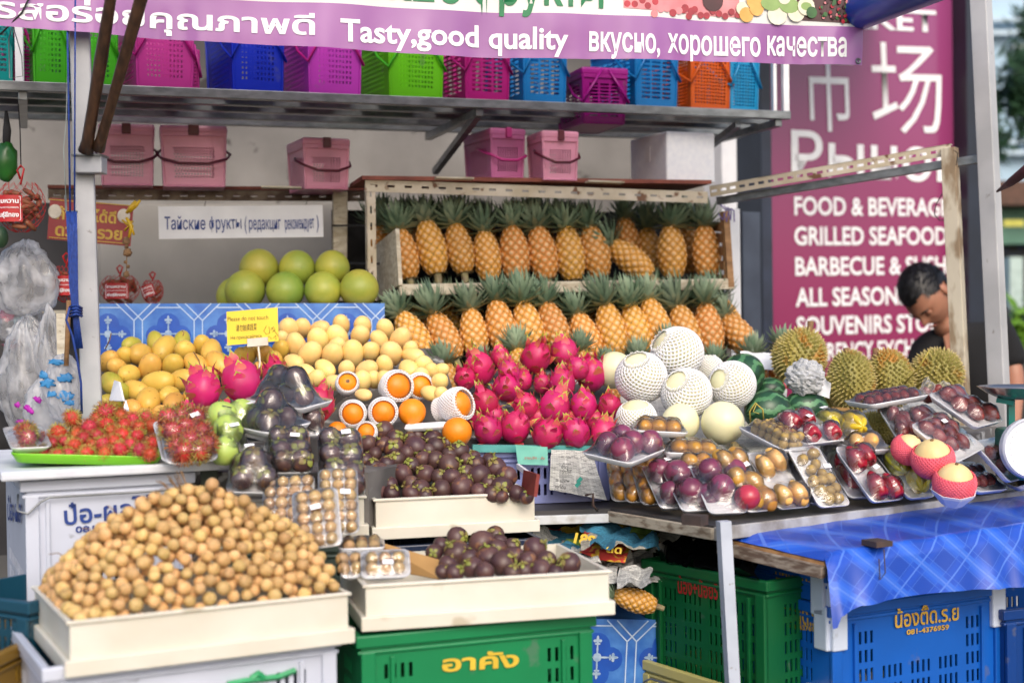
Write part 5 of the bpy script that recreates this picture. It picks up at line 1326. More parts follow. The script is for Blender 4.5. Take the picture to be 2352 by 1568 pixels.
def clothp(u, v):
    # v 0..0.5 over the top from back to front; 0.5..1 down the front
    back = G1.lerp(G4, u); front = G2.lerp(G3, u)
    if v <= .5:
        k = v / .5; p = back.lerp(front, k); p = p + UP * (.004 + .0025 * noise.noise(Vector((u * 14, k * 5, 1))))
        if u < .03: p -= UP * (.03 - u) * .5
        return p
    k = (v - .5) / .5; drop = (.105 + .030 * u + .003 * math.sin(u * 7 + 2)) * k + .02 * (u < .02) * k
    if u < .10: drop += .022 * (1 - u / .10) * k
    out = .012 + .012 * k * math.sin(u * 11 + .6) + .006 * k * math.sin(u * 37 + 3 * math.sin(u * 9)) + (.02 * k)
    nrm = Vector((SY.x, SY.y, 0)) * -1
    r_ = min(1, k * 6)
    return front + nrm * (out * r_) - UP * (drop - .004 * (1 - r_))
q.grid(clothp, nu, nv); q.uv = [(i / nu * Lf * 2.4, (j / nv) * .85) for j in range(nv + 1) for i in range(nu + 1)]
cl = q.build('tablecloth', m_cloth, None, smooth=True); tag(cl, 'glossy blue checked plastic tablecloth on the right hand side table', 'tablecloth')
q = MB(); c = G2.lerp(G3, .19) + UP * .012 - SY * .004; q.box(c, (.045, .05, .012), Matrix.Rotation(YAW + .2, 3, 'Z')); q.tube([c - UP * .01 - SY * .03, c - UP * .06 - SY * .035, c - UP * .075 - SY * .03 - SX * .01, c - UP * .03 - SY * .03 - SX * .012], .0014, 5)
tag(q.build('binder_clip', mat('rust_iron', '4b3a36')), 'brown binder clip holding the blue cloth to the table edge', 'clip')

# ------------------------------------------------------------------ front stacking trays
tA, tAM, tAw = stack_tray(P(148, 1430, 2.42), P(815, 1362, 2.66), .098, .40, 'cream stacking tray heaped with longans at the front left')
tB, tBM, tBw = stack_tray(P(829, 1345, 2.72), P(1413, 1311, 2.85), .092, .38, 'cream stacking tray of mangosteens and longan packs at the front centre')
tC, tCM, tCw = stack_tray(P(854, 1147, 3.20), P(1240, 1143, 3.30), .095, .42, 'cream stacking tray heaped with dark mangosteens in the middle')
tD, tDM, tDw = stack_tray(P(440, 1153, 3.12), P(847, 1149, 3.19), .095, .42, 'cream stacking tray under the mangosteen packs left of centre')
# what carries the middle trays
crate(P(858, 1255, 3.22), P(1236, 1250, 3.32), .80 - .03, .4, m_dark and plastic('navy_plastic', '1c2a44'), 'dark blue crate under the middle cream tray of mangosteens', wire=False, rows=5)
crate(P(470, 1255, 3.14), P(845, 1250, 3.21), .77, .4, plastic('grey_green_plastic', '5a6a5f'), 'grey green crate under the left middle cream tray', wire=False, rows=5)
q = MB(); a = P(452, 1150, 3.3); q.bar((a.x + .03, a.y, .85), (a.x + .03, a.y, 1.0), .04, .04, up=SY); tag(q.build('grey_post', mat('grey_green_post', '7a877c', '68756a', rough=.6)), 'short grey green post right of the white lettered crate', 'post')
q = MB(); M, w, h = frame3(K4(690, 980) and P(1010, 1330, 2.93), P(852, 1240, 3.03), P(1032, 1293, 2.93)); 
cb = [P(1014, 1330, 2.90), P(852, 1300, 3.05), P(852, 1238, 3.06), P(1034, 1292, 2.92)]
nrm = (cb[1] - cb[0]).cross(cb[3] - cb[0]).normalized() * .003
q = MB(); q.add(cb + [p + nrm for p in cb], [(0, 1, 2, 3), (7, 6, 5, 4), (0, 4, 5, 1), (1, 5, 6, 2), (2, 6, 7, 3), (3, 7, 4, 0)]); tag(q.build('cardboard_divider', mat('cardboard', 'b8905a', 'a8814d', scale=12, rough=.8)), 'brown cardboard divider standing in the front centre tray', 'cardboard')
q = MB(); M, w, h = frame3(P(1196, 1128, 3.32), P(1226, 1140, 3.20), P(1184, 1072, 3.40)); q.panel(M, w, h, [], t=.008); tag(q.build('red_card_side', mat('dull_red_card', '7c2a24', '6a221e', rough=.6)), 'red card edge sticking up at the right of the middle mangosteen tray', 'card')
q = MB(); q.bar(P(1189, 1070, 3.39), P(1228, 1098, 3.24), .006, .012); tag(q.build('grey_lath', m_white), 'thin grey lath along the red card by the middle mangosteen tray', 'lath')
# ------------------------------------------------------------------ loose fruit
def face_cam(p):
    """rotation whose z axis looks from p to the camera"""
    d = (Vector((0, 0, CAM_H)) - p).normalized(); return d.to_track_quat('Z', 'Y').to_matrix().to_4x4()
rr = random.Random(21)
# mangoes on the left bank
L = [(310, 955, 190, 290), (490, 900, 190, 250), (570, 750, 230, 160, 'g'), (675, 865, 280, 270), (840, 730, 220, 200, 'g'), (945, 800, 260, 290), (1140, 720, 240, 180, 'g'), (1195, 835, 260, 250), (1390, 775, 230, 200), (1480, 845, 260, 250), (1565, 980, 270, 270),
     (1300, 995, 260, 250), (1050, 1005, 260, 270), (780, 1030, 270, 280), (545, 1100, 230, 260), (340, 1200, 240, 260, 'g'), (620, 1290, 220, 260), (875, 1210, 280, 310), (1150, 1180, 260, 300), (755, 1395, 310, 280), (1050, 1430, 290, 230), (460, 1310, 200, 230, 'g'),
     (570, 1480, 200, 220), (1000, 1330, 220, 220), (720, 1570, 200, 160), (1290, 1340, 220, 220), (330, 1440, 220, 220, 'g'), (880, 1560, 200, 160), (1440, 1120, 220, 220), (420, 1020, 200, 220)]
pts = [KA(a[0], a[1]) for a in L]
lab = row_labels(pts, 22, 'yellow mango on the left bank, %s row from the top, %s from left')
for (a, p, lb_) in zip(L, pts, lab):
    d = 3.97 - (a[1] - 700) / 800 * .40; W = P(p[0], p[1], d); s_ = ((a[2] + a[3]) / 2 * .2 / PM(d)) / .066
    me = rr.choice(ME['mango_g' if len(a) > 4 else 'mango_y'])
    ang = rr.uniform(0, 6.28); el = rr.uniform(.45, 1.0)
    M = Matrix.Translation(W) @ face_cam(W) @ Matrix.Rotation(ang, 4, 'Z') @ Matrix.Rotation(el, 4, 'X') @ Matrix.Scale(s_ * .98, 4)
    if len(a) > 4: lb_ = lb_.replace('yellow', 'greenish')
    tag(put('mango', me, None, M), lb_, 'mango', 'yellow mangoes heaped by the left pole')
for (x, y, x2, y2) in ((270, 805, 335, 625), (1150, 600, 1160, 655), (1280, 840, 1370, 1050)):
    d = 3.80; a = P(*KA(x, y), d); c = P(*KA(x2, y2), d - .01); q = MB(); q.tube([a, a.lerp(c, .5) + Vector((.004, 0, .003)), c], .0016, 5)
    tag(q.build('dry_stalk', m_stem, smooth=True), {270: 'dry brown stalk of the leftmost mango beside the pole', 1150: 'short dark stalk on a greenish mango at the back', 1280: 'thin dry stalk curling over a mango in the left heap'}[x], 'stalk')
# pale mangoes
L = [(490, 415, 280, 240), (655, 385, 230, 200), (855, 400, 240, 190), (1105, 350, 230, 190), (1345, 365, 230, 200), (1605, 395, 220, 200), (585, 585, 270, 220), (835, 530, 270, 250), (1065, 490, 260, 240), (1320, 470, 250, 210), (1540, 520, 200, 190), (1770, 510, 250, 230),
     (735, 695, 270, 270), (995, 695, 270, 250), (1235, 680, 250, 280), (1440, 655, 210, 240), (1680, 675, 280, 260), (1890, 630, 180, 190), (1920, 700, 230, 190), (230, 690, 200, 230), (395, 640, 200, 220), (335, 760, 210, 190), (545, 780, 210, 200), (670, 890, 240, 200),
     (905, 850, 230, 190), (1160, 860, 230, 170), (1385, 865, 250, 200), (1600, 815, 240, 180), (1865, 860, 270, 200), (2060, 820, 240, 220), (2230, 1005, 200, 220), (1330, 1010, 230, 240), (1480, 970, 200, 190), (800, 970, 220, 180), (30, 690, 180, 200), (130, 620, 180, 190),
     (180, 850, 190, 160), (1350, 1150, 160, 140), (2010, 950, 230, 200), (1780, 980, 220, 200), (1020, 1010, 200, 180), (-50, 700, 190, 190), (1040, 600, 200, 200), (1600, 980, 220, 200), (2140, 880, 180, 180), (2120, 1130, 200, 180), (600, 980, 200, 180), (420, 520, 200, 160), (2250, 1150, 190, 180), (2240, 870, 170, 170)]
pts = [KB(a[0], a[1]) for a in L]
lab = row_labels(pts, 20, 'pale mango in the centre left heap, %s row from the top, %s from left')
for (a, p, lb_) in zip(L, pts, lab):
    d = 4.02 - (a[1] - 345) / 655 * .32; W = P(p[0], p[1], d); s_ = ((a[2] + a[3]) / 2 * .2 / PM(d)) / .066
    me = rr.choice(ME['mango_p'])
    if a[0] < 420 and a[1] > 500: me = ME['mango_y'][rr.randrange(4)]; lb_ = lb_.replace('pale', 'orange yellow')
    M = Matrix.Translation(W) @ face_cam(W) @ Matrix.Rotation(rr.choice((math.pi, math.pi, 2.5, 3.7, 1.2)) + rr.uniform(-.4, .4), 4, 'Z') @ Matrix.Rotation(rr.uniform(.45, 1.05), 4, 'X') @ Matrix.Scale(s_ * .98, 4)
    tag(put('mango', me, None, M), lb_, 'mango', 'pale mangoes heaped left of the pineapples')
# pomelos
q = MB(); q.box(P(705, 722, 4.31) - UP * .008, (.66, .20, .012), Matrix.Rotation(YAW, 3, 'Z')); tag(q.build('pomelo_shelf', m_cream_wood), 'board behind the blue tile board on which the pomelos sit', 'shelf')
L = [(595, 617, 44), (682, 617, 41), (763, 615, 39), (563, 667, 45), (655, 668, 43), (742, 667, 42), (825, 664, 44), (540, 680, 42)]
for k, (x, y, r_) in enumerate(L):
    d = 4.17 + (.05 if k < 3 else 0) + (.07 if k == 7 else 0); W = P(x, y, d)
    M = Matrix.Translation(W) @ Matrix.Rotation(rr.uniform(0, 6), 4, 'Z') @ Matrix.Rotation(rr.uniform(-.2, .2), 4, 'X') @ Matrix.Scale(r_ / PM(d) / .060, 4)
    tag(put('pomelo', ME['pomelo'], None, M), ['top left pomelo of the stack', 'top middle pomelo of the stack', 'top right yellow green pomelo of the stack', 'lower pomelo, leftmost of the front four', 'lower pomelo, second from left in the stack', 'lower pomelo, third from left in the stack', 'lower pomelo, rightmost, next to the rack', 'pomelo half hidden behind the lower left one'][k], 'pomelo', 'green pomelos stacked behind the blue board')

# dragon fruit
def dragon(x, y, rx, ry, d, label, group, up=None, seed=0):
    W = P(x, y, d); s_ = (rx + ry * .88) / 2 / PM(d) / .0405; rn = random.Random(seed)
    tilt = rn.uniform(-.45, .45); pit = rn.uniform(-.5, .9)
    base = Matrix.Translation(W) @ Matrix.Rotation(YAW * 0, 4, 'Z') @ Matrix.Rotation(pit, 4, 'X') @ Matrix.Rotation(tilt, 4, 'Y') @ Matrix.Rotation(rn.uniform(0, 6), 4, 'Z') @ Matrix.Scale(s_, 4)
    o = tag(put('dragon_fruit', rn.choice(ME['df']), None, base), label, 'dragon fruit', group)
    k = 0
    for (zz, n_, off) in ((-.60, 3, 0), (-.15, 4, .4), (.30, 4, 1.0), (.66, 3, .2), (.90, 3, .7)):
        for i in range(n_):
            a = 2 * math.pi * i / n_ + off + rn.uniform(-.25, .25); z = zz + rn.uniform(-.08, .08); rr_ = math.sqrt(max(0, 1 - z * z)); dr = Vector((rr_ * math.cos(a), rr_ * math.sin(a), z))
            pnt = Vector((dr.x * .0395, dr.y * .0395, dr.z * .0455)); nn = Vector((dr.x / .04, dr.y / .04, dr.z / .046)).normalized(); tg = (UP - nn * nn.z)
            if tg.length < .05: continue
            tg.normalize(); xx = tg.cross(nn)
            me = ME['bract'][rn.choice((0, 0, 1, 2, 2, 3) if zz < .6 else (1, 3, 0))]
            lift = rn.uniform(.02, .30) + (.35 if zz > .6 else 0)
            Mb_ = Matrix(((xx.x, tg.x, nn.x, pnt.x), (xx.y, tg.y, nn.y, pnt.y), (xx.z, tg.z, nn.z, pnt.z), (0, 0, 0, 1))) @ Matrix.Rotation(lift, 4, 'X') @ Matrix.Scale(rn.uniform(.8, 1.1), 4)
            put('bract', me, o, Mb_); k += 1
    put('dried_flower', ME['df_tail'], o, Matrix.Translation((0, 0, -.045)) @ Matrix.Rotation(math.pi, 4, 'X'))
    return o
L = [(570, 560, 160, 220), (810, 440, 110, 140), (400, 680, 110, 160), (1215, 440, 170, 200), (1540, 380, 160, 180), (880, 780, 160, 180), (1070, 700, 110, 120), (1290, 740, 110, 110), (1520, 730, 160, 170), (1850, 630, 170, 210), (630, 960, 180, 160), (1100, 990, 150, 160), (1430, 990, 180, 190),
     (1765, 990, 160, 170), (2060, 1000, 140, 150), (665, 1270, 170, 180), (980, 1240, 180, 200), (1350, 1320, 190, 170), (1670, 1300, 160, 190), (1990, 1290, 150, 160)]
pts = [KC(a[0], a[1]) for a in L]
lab = row_labels(pts, 34, 'pink dragon fruit in the centre heap, %s row from the top, %s from left')
for k, (a, p, lb_) in enumerate(zip(L, pts, lab)):
    dragon(p[0], p[1], a[2] * .2, a[3] * .2, 4.02 - (a[1] - 380) / 920 * .42 + (.08 if k in (6, 7) else 0), lb_, 'dragon fruit heaped in the lavender crate', seed=k + 3)
for k, (x, y) in enumerate(((740, 1120), (1230, 1130), (1560, 1150), (1900, 1150), (500, 1090), (900, 600), (1700, 560))):
    p = KC(x, y); dragon(p[0], p[1], 26, 27, 3.86 - (y - 600) / 500 * .1, 'dark pink dragon fruit wedged deep in the centre heap, %s of seven gap fillers' % ORD[k] if False else ['dragon fruit half buried low at the left of the centre heap', 'dragon fruit half buried low in the middle of the centre heap', 'dragon fruit half buried low right of the middle of the heap', 'dragon fruit half buried low at the right of the centre heap', 'dragon fruit half buried at the left edge of the centre heap', 'dragon fruit half buried high at the left of the centre heap', 'dragon fruit half buried high at the right of the centre heap'][k], 'dragon fruit heaped in the lavender crate', seed=60 + k)
for k, (x, y, rx, ry, d, lb_) in enumerate(((466.5, 893, 42, 44, 3.50, 'round magenta dragon fruit, left one of the big three above the guavas'), (554, 874, 45, 50, 3.55, 'spiky magenta dragon fruit, middle one of the big three above the guavas'), (634, 862, 36, 32, 3.62, 'magenta dragon fruit behind the top mangosteen pack'),
        (730, 930, 28, 54, 3.50, 'magenta dragon fruit right of the top mangosteen pack with curling bracts'), (428, 948, 24, 20, 3.45, 'small low dragon fruit tip beside the rambutan pack'), (520, 945, 26, 24, 3.55, 'dragon fruit under the wrapped guava pack'))):
    dragon(x, y, rx, ry, d, lb_, 'dragon fruit at the left of the packs', seed=90 + k)

# oranges in foam sleeves and bare oranges
osl = net_mesh(lambda t: .034 + .009 * math.sin(math.pi * min(1, t * 1.25 + .12)) ** .7 - .004 * t, .026, -.055, n=30, turns=.32, r=.0017, seg=18)
q = MB(); ot = random.Random(1)
for i in range(30):
    a = 2 * math.pi * i / 30; r_ = .0345; q.tube([Vector((r_ * math.cos(a), r_ * math.sin(a), .024)), Vector(((r_ - .001) * math.cos(a + .05), (r_ - .001) * math.sin(a + .05), .029 + .002 * ot.random()))], .0018, 5)
q.tube([Vector((.0352 * math.cos(a), .0352 * math.sin(a), .025)) for a in [2 * math.pi * i / 30 for i in range(31)]], .002, 5)
osr = q.mesh('net_fringe', m_net, smooth=True)
for k, (x, y, r_, d, ax, net, lb_) in enumerate((
        (1165, 1020, 118, 3.66, (.15, -.85, .30), 1, 'orange in a white foam net showing its stem end, leftmost of the netted row'),
        (1725, 1050, 165, 3.64, (.35, -.85, .10), 1, 'large orange in a white foam net in the middle of the upper netted pair'),
        (1990, 1050, 140, 3.70, (.25, -.9, .05), 1, 'orange in a foam net at the right of the upper netted pair'),
        (1230, 1360, 138, 3.56, (.10, -.95, .05), 1, 'orange in a foam net, left of the lower netted pair'),
        (1575, 1345, 150, 3.56, (.15, -.95, .05), 1, 'orange in a foam net, right of the lower netted pair'),
        (1910, 1345, 160, 3.58, (0, -1, 0), 0, 'bare orange beside the lower netted pair'),
        (1050, 1560, 112, 3.50, (0, -1, 0), 0, 'bare orange low above the wrapped mangosteens'),
        (1390, 1580, 110, 3.52, (0, -1, .3), 1, 'orange in a foam net half hidden behind the mangosteens'))):
    p = KB(x, y); W = P(p[0], p[1], d); s_ = r_ * .2 / PM(d) / .0365; dr = Vector(ax).normalized()
    M = Matrix.Translation(W) @ dr.to_track_quat('Z', 'Y').to_matrix().to_4x4() @ Matrix.Scale(s_, 4)
    o = tag(put('orange', ME['orange_stem'] if k == 0 else ME['orange'], None, M), lb_, 'orange', 'oranges in the middle of the stall')
    if net: put('foam_net', osl, o); put('net_fringe', osr, o)
for (x, y, rx, d, ax, net, lb_) in ((300, 985, 175, 3.58, (.75, -.6, .25), 1, 'orange lying sideways in a long foam net next to the dragon fruit'), (310, 1290, 172, 3.50, (0, -1, 0), 0, 'bare orange in front of the sideways netted one')):
    p = KC(x, y); W = P(p[0], p[1], d); s_ = rx * .2 / PM(d) / .0365; dr = Vector(ax).normalized()
    M = Matrix.Translation(W) @ dr.to_track_quat('Z', 'Y').to_matrix().to_4x4() @ Matrix.Scale(s_, 4)
    o = tag(put('orange', ME['orange'], None, M), lb_, 'orange', 'oranges in the middle of the stall')
    if net: put('foam_net', osl, o); put('net_fringe', osr, o)

# pale melons, some in foam nets
mnet = net_mesh(lambda t: .0625 * math.sin(math.acos(max(-1, min(1, .86 - 1.62 * t)))) + .0008 if True else 0, .0535, -.046, n=25, turns=.40, r=.0021, seg=24)
q = MB()
for i in range(44):
    a = 2 * math.pi * i / 44; r0 = .0325; q.tube([Vector((r0 * math.cos(a), r0 * math.sin(a), .053)), Vector(((r0 - .006) * math.cos(a + .04), (r0 - .006) * math.sin(a + .04), .061 + .002 * math.sin(i * 1.7)))], .0014, 4)
mfr = q.mesh('net_fringe', m_net, smooth=True)
for (x, y, rx, ry, d, net, ax, lb_) in (
        (1556, 812, 62, 54, 3.84, 1, (-.75, -.3, .55), 'pale melon in a white foam net at the very top of the melon heap'), (1473, 868, 55, 58, 3.76, 1, (-.25, -.5, .8), 'netted pale melon at the left of the melon heap'),
        (1577, 904, 58, 53, 3.72, 1, (-.5, -.6, .6), 'netted pale melon in the middle of the melon heap'), (1682, 884, 53, 51, 3.76, 1, (-.7, -.6, .3), 'netted pale melon at the right of the melon heap'),
        (1563, 970, 46, 42, 3.66, 0, (0, 0, 1), 'bare pale melon behind the upper pack of sapodillas'), (1660, 971, 53, 47, 3.64, 0, (0, 0, 1), 'bare pale melon at the lower right of the melon heap'),
        (1462, 962, 47, 42, 3.66, 1, (.1, .3, -.9), 'pale melon with its net pushed down, lower left of the heap'), (1412, 850, 40, 46, 3.92, 0, (0, 0, 1), 'bare pale melon behind the heap next to the dragon fruit'),
        (1628, 850, 34, 34, 3.92, 1, (0, 0, 1), 'netted melon half hidden behind the melon heap')):
    W = P(x, y, d); s_ = (rx + ry) / 2 / PM(d) / .06; dr = Vector(ax).normalized()
    o = tag(put('pale_melon', ME['melon'], None, Matrix.Translation(W) @ dr.to_track_quat('Z', 'Y').to_matrix().to_4x4() @ Matrix.Scale(s_, 4)), lb_, 'melon', 'pale melons heaped beside the watermelons')
    if net: put('foam_net', mnet, o); put('net_fringe', mfr, o)

# watermelons: striped skin as two materials on one mesh
m_wl = mat('watermelon_light', '5c8a62', '44744e', scale=20, rough=.34, detail=6)
def wmelon():
    q = MB(); q.sph((0, 0, 0), (.072, .072, .082), 96, 36)
    i0 = 96
    for k, f in enumerate(q.f):
        c = sum((Vector(q.v[i]) for i in f), Vector()) / len(f); th = math.atan2(c.y, c.x) + .10 * math.sin(c.z * 90) + .07 * noise.noise(c * 60)
        if math.cos(th * 9) > .45 + .5 * noise.noise(c * 40): q.m[k] = 1
    return q.mesh('watermelon', [m_wmelon, m_wl], smooth=True)
wm = wmelon()
for (x, y, rx, ry, d, ax, lb_) in ((1763, 944, 58, 44, 3.78, (.9, .25, .1), 'dark green watermelon in front, left of the two by the rose apples'), (1850, 940, 58, 40, 3.86, (.9, .3, 0), 'dark green watermelon in front, right of the two, under the paper wad'),
        (1704, 862, 54, 50, 3.98, (.6, .5, .3), 'green watermelon behind the right netted melon'), (1790, 965, 44, 40, 3.82, (.9, .2, .1), 'green watermelon low between the two front ones'), (1770, 898, 36, 30, 4.0, (.9, .2, 0), 'green watermelon peeping out behind the front pair')):
    W = P(x, y, d); s_ = (rx + ry) / 2 / PM(d) / .075
    tag(put('watermelon', wm, None, Matrix.Translation(W) @ Vector(ax).normalized().to_track_quat('Z', 'Y').to_matrix().to_4x4() @ Matrix.Rotation(x, 4, 'Z') @ Matrix.Scale(s_, 4)), lb_, 'watermelon', 'watermelons between melons and durians')
q = MB(); q.tube([P(1724, 970, 3.70), P(1722, 945, 3.69), P(1735, 925, 3.69), P(1752, 940, 3.69), P(1754, 965, 3.70)], .0022, 6); q.tube([P(1738, 926, 3.69), P(1730, 945, 3.68), P(1744, 950, 3.68)], .0014, 6)
tag(q.build('straw_knot', mat('straw', 'b3a24a', '9a8a3c', rough=.7), smooth=True), 'loop of yellow straw hanging on the front left watermelon', 'straw')
# durians
for k, (x, y, rx, ry, d, ax, st, lb_) in enumerate((
        (1838, 822, 64, 72, 4.06, (.25, 0, 1), (1862, 738), 'tall orange tinged durian at the left of the durians'), (1955, 876, 55, 78, 3.98, (-.08, 0, 1), (1945, 800), 'durian directly right of the paper wad'),
        (2046, 868, 54, 72, 4.02, (-.25, 0, 1), (2012, 800), 'durian in the middle between two others'), (2153, 860, 62, 62, 4.02, (.1, .1, 1), None, 'round durian in front of the flaking post'),
        (2006, 990, 46, 46, 3.86, (.3, 0, 1), (2023, 930), 'dark small durian low behind the yellow star fruit pack'), (1880, 910, 50, 50, 4.15, (0, 0, 1), None, 'durian hidden behind the paper wad'))):
    W = P(x, y, d); o = tag(put('durian', durian_mesh(.5 * (rx) / PM(d) * 1.72, ry / PM(d) * .88, k, 430), None, Matrix.Translation(W) @ Vector(ax).normalized().to_track_quat('Z', 'Y').to_matrix().to_4x4()), lb_, 'durian', 'durians at the right of the stall')
    if st:
        q = MB(); s0 = P(st[0], st[1], d); t0 = P(st[0] - 2, st[1] + 45, d); q.tube([t0, t0.lerp(s0, .5), s0, s0 + UP * .002], [.010, .0085, .0095, .004], 8); bpy.context.view_layer.update(); childs(q.build('stem', m_stem, smooth=True), o)
q = MB(); q.tube([P(2078, 880, 3.96), P(2110, 845, 3.92), P(2135, 804, 3.9)], .0022, 6); tag(q.build('dry_twig', mat('straw', 'b3a24a'), smooth=True), 'dry twig leaning between two durians', 'twig')
# newspaper wad
q = MB(); q.uv = []; W = P(1850, 868, 3.84)
q.sph((0, 0, 0), 1, 40, 28, fn=lambda th, ph: Vector(S(th, ph)) * (.9 + .30 * abs(noise.noise(Vector(S(th, ph)) * 2.3)) - .22 * abs(noise.noise(Vector(S(th, ph)) * 5.0 + Vector((4, 0, 0))))))
q.v = [tuple(Vector((p[0] * .056, p[1] * .05, p[2] * .054))) for p in q.v]; q.uv = [(math.atan2(p[1], p[0]) / 6.28 * 1.6, p[2] * 6) for p in q.v]
o = q.build('newspaper_wad', news_mat('grey_newsprint', 'c4c6c8', '6a6e76', .7), None, M=Matrix.Translation(W)); tag(o, 'crumpled grey newspaper wad resting on the right front watermelon', 'newspaper')
sheet('newspaper_strip', (P(1875, 905, 3.82), P(1905, 915, 3.8), P(1912, 880, 3.8), P(1890, 868, 3.82)), m_white, 'white paper strip hanging from the newspaper wad', 'paper', amp=.008, nu=8, nv=8)
sheet('printed_bag', (P(1755, 925, 3.95), P(1810, 925, 3.95), P(1805, 880, 4.0), P(1750, 872, 4.0)), mat('print_bag', 'd8d8d0', 'b8505a', scale=24, rough=.5, contrast=(.56, .62)), 'crumpled plastic bag with red and blue print between melon and durian', 'bag', amp=.01, nu=12, nv=12)
sheet('foam_ring', (P(1700, 850, 4.15), P(1790, 850, 4.15), P(1790, 812, 4.2), P(1700, 808, 4.2)), m_foam, 'white foam sheet behind the upper watermelon', 'foam', amp=.006, nu=10, nv=8)
q = MB(); M, w, h = frame3(P(1908, 972, 3.9), P(1950, 974, 3.88), P(1908, 935, 3.9)); q.panel(M, w, h, [], t=.01); tag(q.build('cardboard_flap', mat('cardboard', 'b8905a')), 'small brown cardboard flap under the durian', 'cardboard')

# ------------------------------------------------------------------ pineapples
def pineapple(x, y, h_px, d, lean, label, group, k=0, crown=None, back=0, cscale=1.0, clean=None, yaw=0, width=1.0):
    """body centre at x, y; h_px body height; lean in radians towards the left at the top"""
    W = P(x, y, d); h_px = h_px * rr.uniform(.94, 1.05); lean = lean + rr.uniform(-.05, .07); Hh = h_px / PM(d); s_ = Hh / .145
    M = Matrix.Translation(W) @ Matrix.Rotation(back, 4, 'X') @ Matrix.Rotation(-lean, 4, 'Y') @ Matrix.Rotation(k * 1.3, 4, 'Z') @ Matrix.Scale(s_, 4) @ Matrix.Translation((0, 0, -.0725))
    root = empty('pineapple', M); tag(root, label, 'pineapple', group)
    put('body', ME['pine'][k % 2], root, Matrix.Scale(width, 4) if width != 1 else None)
    cl_ = clean if clean is not None else rr.uniform(-.18, .18)
    put('crown', ME['crown'][k % 3] if crown is None else ME['crown'][crown], root, Matrix.Translation((0, 0, .136)) @ Matrix.Rotation(cl_, 4, 'Y') @ Matrix.Rotation(rr.uniform(-.15, .15), 4, 'X') @ Matrix.Rotation(rr.uniform(0, 6), 4, 'Z') @ Matrix.Scale(1.0 * cscale, 4))
    put('stalk', ME['pstem'], root)
    return root
G_ = 'pineapples standing on the upper rack board'
top = [(928, 583, .20), (990, 568, .15), (1055, 570, .14), (1118, 587, .08), (1181, 581, .10), (1245, 581, .12), (1308, 582, .16), (1366, 578, .17), (1448, 596, .85), (1543, 578, .08), (1622, 578, .05)]
for k, (x, y, ln) in enumerate(top):
    lbl = 'pineapple on the upper rack board, %s from the left in the front row' % ORD[k] if k != 8 else 'pineapple toppled sideways on the upper rack board'
    pineapple(x, y, 122 if k not in (8,) else 112, 4.36 + .024 * k, ln, lbl, G_, k, back=-.12)
for k, (x, y) in enumerate(((872, 570), (938, 572), (1000, 570), (1064, 572), (1126, 575), (1190, 572), (1253, 572), (1316, 572), (1440, 553), (1490, 577), (1586, 572))):
    pineapple(x, y, 112, 4.52 + .024 * k, .12, 'pineapple in the back row on the upper rack board, %s from the left' % ORD[k], 'pineapples in the back row of the upper board', k + 5, back=-.05)
low = [(950, 772, .50), (1020, 772, .45), (1088, 765, .10), (1150, 750, .12), (1214, 752, .22), (1272, 750, .30), (1345, 775, .28), (1403, 757, .18), (1460, 757, .24), (1506, 742, .25), (1574, 760, .30), (1628, 755, .15), (1700, 772, .55), (1672, 742, .35)]
for k, (x, y, ln) in enumerate(low):
    pineapple(x, y, 122, 4.18 + .022 * k + (.06 if k == 13 else 0), ln, 'pineapple in the lower row below the rack board, %s from the left' % ORD[k] if k < 12 else ['pineapple leaning at the right end of the lower row', 'pineapple tucked behind the one leaning at the right end of the lower row'][k - 12], 'pineapples in the lower row', k + 1, back=-.22)
for k, (x, y) in enumerate(((965, 748), (1034, 750), (1098, 752), (1160, 742), (1226, 742), (1286, 742), (1358, 758), (1414, 748), (1472, 745), (1520, 735), (1588, 748), (1645, 742))):
    pineapple(x, y + 5, 110, 4.42 + .022 * k, .2, 'pineapple at the back of the lower row, %s from the left' % ORD[k], 'pineapples behind the lower row', k + 2, back=-.1)
fr_ = [(1032, 880, .15, 1.0), (1105, 880, .0, .8), (1196, 850, .1, .9), (1330, 850, -.1, .9), (1400, 880, .1, .9), (1470, 870, .0, .8), (1540, 840, .1, .9), (1646, 880, .0, .9), (1738, 862, .1, .9), (1795, 840, -.1, .8), (1095, 850, .1, .8)]
for k, (x, y, ln, cs) in enumerate(fr_):
    pineapple(x, y, 100, 4.06 + .02 * k, ln, 'pineapple of which the green crown shows above the front fruit, %s from the left' % ORD[k], 'pineapples whose crowns show behind the front fruit', k, back=-.35, cscale=cs)
q = MB(); bq = [P(880, 825, 4.1), P(1760, 830, 4.4)]; 
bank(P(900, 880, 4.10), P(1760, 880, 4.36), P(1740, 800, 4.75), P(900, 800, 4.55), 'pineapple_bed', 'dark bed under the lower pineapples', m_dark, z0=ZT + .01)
pineapple(1458, 1378, 100, 3.36, 1.25, 'brown pineapple lying on its side under the table on the blue tile box', None, 1, cscale=.7)

